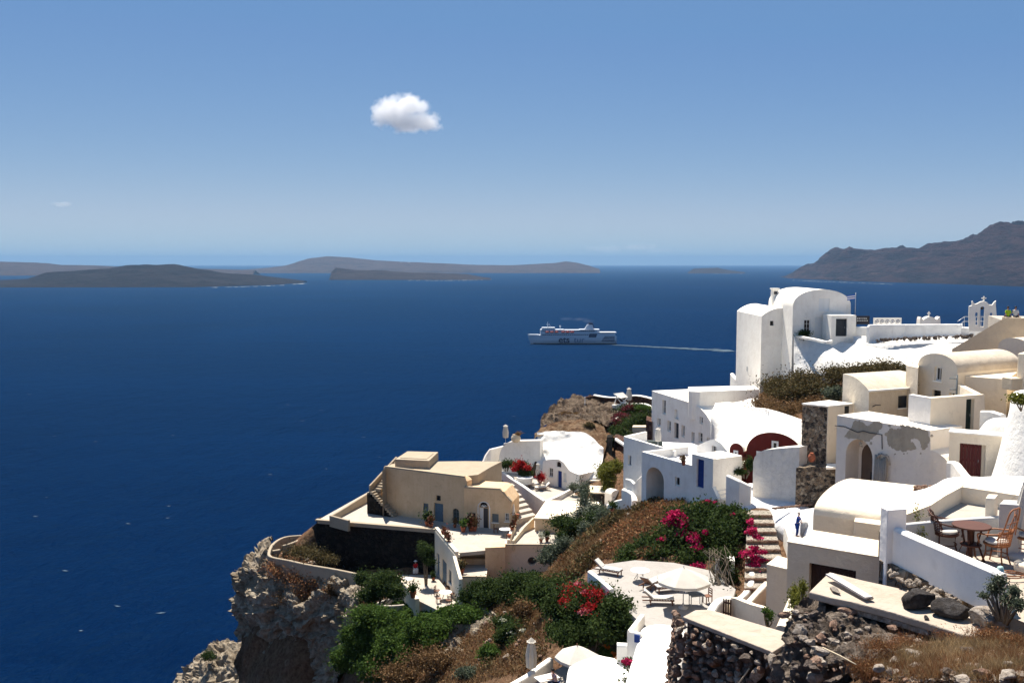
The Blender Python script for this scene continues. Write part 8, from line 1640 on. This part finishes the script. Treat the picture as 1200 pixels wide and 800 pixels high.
# ------------------------------------------------------------------ near terrace furniture
tb = round_table('round dark rattan table on the near terrace', tuple(az(1137, 655, -6.048)), .37, .72, WICKD, WICKD)
MB().lathe(tuple(az(1137, 655, -6.048)+Vector((0,0,.02))), [(.05,0),(.04,.3),(.05,.66)], 8).build('centre_column', WICKD, tb)
MB().lathe((*az(1137, 655, -6.048)[:2], -6.048+.30), [(.2,0),(.21,.02),(.2,.03)], 18).build('lower_ring', WICKD, tb)
def rattan_chair(label, loc, rz, m, hoop=True, h=1.08):
    t = thing('rattan_chair', label, 'chair', loc, 'rattan chairs round the dark table', rz)
    s_ = MB(); s_.lathe((0,0,.38), [(.22,0),(.25,.02),(.25,.05),(.02,.055)], 20); s_.build('seat', m, t, True)
    MB().lathe((0,0,.435), [(.2,0),(.225,.02),(.21,.055),(.02,.065)], 18).build('cushion', CUSH, t, True)
    for a in (40, 140, 220, 320): MB().tube([(.2*math.cos(R(a)), .2*math.sin(R(a)), .39), (.2*math.cos(R(a)), .2*math.sin(R(a)), .22), (.27*math.cos(R(a)), .27*math.sin(R(a)), 0)], .016, 6).build('leg', m, t, True)
    MB().tube([(.21*math.cos(2*math.pi*k/14), .21*math.sin(2*math.pi*k/14), .2) for k in range(14)], .011, 5, True).build('stretcher', m, t, True)
    ar = MB(); pts = [(-.27, -.16, .40), (-.26, -.26, .60), (-.05, -.31, .64), (.18, -.24, .68), (.27, 0, .72), (.18, .24, .68), (-.05, .31, .64), (-.26, .26, .60), (-.27, .16, .40)]; ar.tube(smooth_line(pts, 5), .016, 6); ar.build('arm_rail', m, t, True)
    bk = MB()
    def bp(a, z_): r_ = .24+.10*(z_-.4); return (r_*math.cos(a)+.06*(z_-.4), r_*math.sin(a)*1.05, z_)
    for k in range(13): a = R(-62+k*124/12); bk.tube([bp(a, .4), bp(a, .55), bp(a, .70+.06*math.cos(a*1.4))], .007, 4)
    for k in range(9): z_ = .42+k*.036; bk.tube([bp(R(-62+j*124/12), z_+.005*(j % 2)) for j in range(13)], .010, 4)
    bk.build('woven_back', m, t, True)
    if hoop:
        hp = MB(); top = [(.12, -.27, .55), (.25, -.27, .8), (.33, -.2, h-.05), (.36, 0, h), (.33, .2, h-.05), (.25, .27, .8), (.12, .27, .55)]; hp.tube(smooth_line(top, 6), .017, 6)
        inner = [(.27, -.18, .62), (.31, -.15, .85), (.345, 0, h-.12), (.31, .15, .85), (.27, .18, .62)]; hp.tube(smooth_line(inner, 6), .011, 5)
        for y in (-.09, 0, .09): hp.tube([(.28, y, .68), (.33, y*.9, .88), (.355, y*.7, h-.02)], .008, 5)
        hp.tube([(.3, -.23, .9), (.345, 0, .93), (.3, .23, .9)], .01, 5)
        hp.build('hoop_back', m, t, True)
    return t
rattan_chair('high-backed cane armchair with a white cushion right of the dark table', tuple(az(1167, 660, -6.048)), R(-52), RATTAN, True, 1.2)
rattan_chair('low dark wicker chair half hidden behind the parapet left of the table', tuple(az(1108, 647, -6.048)), R(165), WICKD, True, .88)
rattan_chair('cane chair cut by the picture edge behind the grey pillar', tuple(az(1204, 652, -6.048)), R(100), RATTAN)
hs_ = MB(); c_ = az(1184, 676, -6.03); hs_.tube(smooth_line([c_+Vector((.28*math.cos(a*.7), .2*math.sin(a*.7), .02+.004*a)) for a in range(18)], 3), .012, 5); o = hs_.build('coiled_hose', RATTAN); tag(o, 'thin reddish hose coiled on the floor in front of the cane armchair', 'hose')
dr_ = thing('white_drum', 'low white round drum at the picture edge on the near terrace', 'drum', tuple(az(1205, 668, -6.048))); MB().lathe(tuple(az(1205, 670, -6.048)), [(.24,0),(.26,.03),(.26,.16),(.22,.2),(.02,.2)], 24).build('body', CREAM, dr_)
bp_ = thing('pale_blue_post', 'pale blue-green pipe slanting at the end of the bluish-white parapet', 'pipe', tuple(az(1180, 712, -6.2))); MB().tube([az(1172, 664, -5.3), az(1176, 680, -5.55), az(1186, 712, -6.05)], .05, 8).build('pipe', mat('pale_turquoise_paint', (.30,.45,.44), .6), bp_)

# ------------------------------------------------------------------ people
def skin_obj(name, J, E, m, par, sub=1, root=0):
    """J: {name: (pos, radius)}; E: pairs"""
    ks = list(J); me = bpy.data.meshes.new(name); me.from_pydata([J[k][0] for k in ks], [(ks.index(a), ks.index(b)) for a, b in E], [])
    o = bpy.data.objects.new(name, me); COL.objects.link(o); o.parent = par; me.materials.append(m)
    sk = o.modifiers.new('skin', 'SKIN'); sk.use_smooth_shade = True
    if not me.skin_vertices: me.skin_vertices.new() if hasattr(me.skin_vertices, 'new') else None
    for v, k in zip(me.skin_vertices[0].data, ks):
        r = J[k][1]; v.radius = r if isinstance(r, tuple) else (r, r); v.use_root = (k == ks[root])
    s_ = o.modifiers.new('sub', 'SUBSURF'); s_.levels = sub; s_.render_levels = sub+1
    return o
def person(label, loc, rz, top, bottom, hair, sitting=False, lean=0.0, armL=None, armR=None, hat=None, longtop=False):
    t = thing('person', label, 'person', loc, None, rz); hz_ = .48 if sitting else .92     # hip height; faces -Y locally
    L = lean
    def q(x, y, z): return (x, y-L*(z-hz_) if z > hz_ else y, z)
    hp = (0, 0, hz_); J = {'pelvis': (hp, (.13,.10)), 'waist': (q(0,0,hz_+.15), (.115,.085)), 'chest': (q(0,0,hz_+.36), (.14,.10)), 'neckbase': (q(0,0,hz_+.50), (.075,.065)), 'neck': (q(0,-.01,hz_+.565), .045), 'jaw': (q(0,-.03,hz_+.63), (.062,.068)), 'head': (q(0,-.015,hz_+.71), (.078,.09)), 'crown': (q(0,-.005,hz_+.78), (.055,.065)), 'nose': (q(0,-.115,hz_+.68), .012)}
    E = [('pelvis','waist'),('waist','chest'),('chest','neckbase'),('neckbase','neck'),('neck','jaw'),('jaw','head'),('head','crown'),('head','nose')]
    for s_, nm, arm in ((-1, 'L', armL), (1, 'R', armR)):
        sh = q(s_*.17, 0, hz_+.46); el, ha = arm or ((s_*.23, .03, hz_+.18), (s_*.25, -.06, hz_-.06))
        el = Vector(el); ha = Vector(ha); d = (ha-el).normalized()
        J['sh'+nm] = (sh, .052); J['el'+nm] = (tuple(el), .038); J['wr'+nm] = (tuple(ha), .027); J['pa'+nm] = (tuple(ha+d*.07), (.036,.018)); E += [('chest','sh'+nm),('sh'+nm,'el'+nm),('el'+nm,'wr'+nm),('wr'+nm,'pa'+nm)]
        sd_ = d.cross(Vector((0,0,1))); sd_ = sd_.normalized() if sd_.length > .1 else Vector((0,1,0))
        for f in range(4): J[f'f{f}{nm}'] = (tuple(ha+d*(.14+.015*(1.5-abs(f-1.5)))+sd_*(.022*(f-1.5))+Vector((0,0,-.012))), .008); E.append(('pa'+nm, f'f{f}{nm}'))
        J['th'+nm] = (tuple(ha+d*.07+sd_*.06*-s_), .009); E.append(('wr'+nm, 'th'+nm))
        if sitting: kn, an = (s_*.11, -.42, .50), (s_*.12, -.40, .09)
        else: kn, an = (s_*.09, -.02, .50), (s_*.10, .02, .09)
        J['hp'+nm] = ((s_*.09, 0, hz_-.04), .085); J['kn'+nm] = (kn, .056); J['cf'+nm] = (((kn[0]+an[0])/2, (kn[1]+an[1])/2+.015, (kn[2]+an[2])/2+.05), .05); J['an'+nm] = (an, .034); J['to'+nm] = ((an[0]+s_*.01, an[1]-.15, .035), (.036,.026)); E += [('pelvis','hp'+nm),('hp'+nm,'kn'+nm),('kn'+nm,'cf'+nm),('cf'+nm,'an'+nm),('an'+nm,'to'+nm)]
    skin_obj('body', J, E, SKIN, t)
    g = .016; c = lambda k, e=g: (J[k][0], tuple(r+e for r in (J[k][1] if isinstance(J[k][1], tuple) else (J[k][1],)*2)))
    T_ = {k: c(k, .02) for k in ('waist','pelvis','chest','neckbase','shL','shR')}; T_['pelvis'] = ((hp[0], hp[1], hz_+.0), (.155,.125)); TE = [('waist','pelvis'),('waist','chest'),('chest','neckbase'),('chest','shL'),('chest','shR')]
    for nm in 'LR':
        mid = Vector(J['sh'+nm][0]).lerp(Vector(J['el'+nm][0]), .8); T_['sl'+nm] = (tuple(mid), .062); TE.append(('sh'+nm, 'sl'+nm))
    if longtop: T_['hem'] = ((0, 0, hz_-.38), (.19,.16)); TE.append(('pelvis','hem'))
    skin_obj('shirt', T_, TE, top, t)
    B_ = {'pelvis': (hp, (.145,.115))}; BE = []
    for nm in 'LR':
        B_['hp'+nm] = c('hp'+nm); B_['kn'+nm] = c('kn'+nm, .02); B_['an'+nm] = ((J['an'+nm][0][0], J['an'+nm][0][1], J['an'+nm][0][2]+.03), .055); BE += [('pelvis','hp'+nm),('hp'+nm,'kn'+nm),('kn'+nm,'an'+nm)]
    skin_obj('trousers', B_, BE, bottom, t)
    hc = Vector(J['head'][0])+Vector((0, .02, .025)); mb = MB(); mb.lathe(tuple(hc), [(.092,-.04),(.1,.0),(.096,.045),(.07,.085),(.02,.105)], 12); mb.build('hair', hair, t, True)
    if hat: MB().lathe(tuple(hc+Vector((0,-.01,.03))), [(.19,0),(.185,.012),(.108,.02),(.1,.08),(.08,.115),(.02,.12)], 16).build('hat', hat, t, True)
    return t
PZ = -6.0
p1 = at(1177.8, 371, 78.5); person('seated figure in a lime green shirt seen from behind above the tan wall', (p1.x+.1, p1.y-.3, -4.9), R(175), C_LIME, C_DARK, HAIRD, sitting=True, lean=.12)
p2 = at(1185.5, 371, 79); person('dark-haired figure in a white top beside the one in lime green', (p2.x, p2.y-.6, -4.9), R(140), C_WHITE, C_DARK, HAIRD, sitting=True, lean=-.02, armR=((.26,-.15,.72), (.1,-.2,1.05)))
for (a, lab) in ((p1, 'block seat under the lime green sitter'), (p2, 'block seat under the white-topped sitter')):
    o = MB().box((0, 0, 0), (.7, .6, .42), .1).build('stone_block', CREAMD); o.location = (a.x+.05, a.y-.45, -4.898); tag(o, lab, 'seat')
pz = at(934, 629, 62.4)
person('walker in a deep blue top carrying a pale bag on the white lane', (pz.x, pz.y, pz.z), R(60), C_BLUE, C_BLUE, HAIRW, lean=.12, armR=((.16,-.22,1.12), (.12,-.42,1.02)), armL=((-.16,-.22,1.12), (-.1,-.42,1.0)), longtop=True)
bg_ = thing('carried_bundle', 'pale grey bundle held against the walker in blue', 'bundle', (pz.x+.42, pz.y-.12, pz.z+.1)); MB().lathe((pz.x+.42, pz.y-.15, pz.z+.08), [(.2,0),(.26,.15),(.27,.7),(.24,.98),(.1,1.04)], 10).build('bag', C_GREY, bg_)
ps = az(487, 671, -31.9); person('figure in a red top and broad white hat sitting by the black wall', (ps.x, ps.y, -31.898), R(20), C_RED, C_WHITE, HAIRW, sitting=True, hat=C_WHITE); 
o = MB().box((0, 0, 0), (.5, .5, .4)).build('stool', WPAINT); o.location = (ps.x, ps.y+.05, -31.897); tag(o, 'small white stool under the figure in red', 'stool')
pd = at(651, 797, 50.6); zf_ = -25.0
person('diner in a pale pink shirt and dark trousers beside the bottom parasol', (pd.x, pd.y, pd.z-.55), R(-60), C_PINK, C_DARK, HAIRD, sitting=True, lean=.25, armR=((.2,-.25,.78), (.12,-.5,.8)))
c_ = thing('blue_chair', 'bright blue seat under the diner at the bottom edge', 'chair', (pd.x, pd.y, pd.z-.55)); MB().box((pd.x, pd.y+.02, pd.z-.55+.33), (.5, .5, .08)).build('seat', BLUE, c_); [MB().box((pd.x+a, pd.y+b, pd.z-.55), (.05, .05, .33)).build('leg', BLUE, c_) for a in (-.2, .2) for b in (-.2, .2)]
tb2 = thing('dining_table', 'pale table in front of the diner at the bottom edge', 'table', tuple(at(640, 796, 51.5))); q = at(641, 792, 51.5); MB().box((q.x, q.y, q.z-.1), (1.3, .8, .05), .5).build('tabletop', CUSH, tb2); [MB().box((q.x+a, q.y+b, q.z-.8), (.06, .06, .7)).build('leg', WOODB, tb2) for a in (-.4, .4) for b in (-.2, .2)]
# every labelled thing says so
for o in S.objects:
    if o.parent is None and o.get('category') and not o.get('kind'): o['kind'] = 'thing'
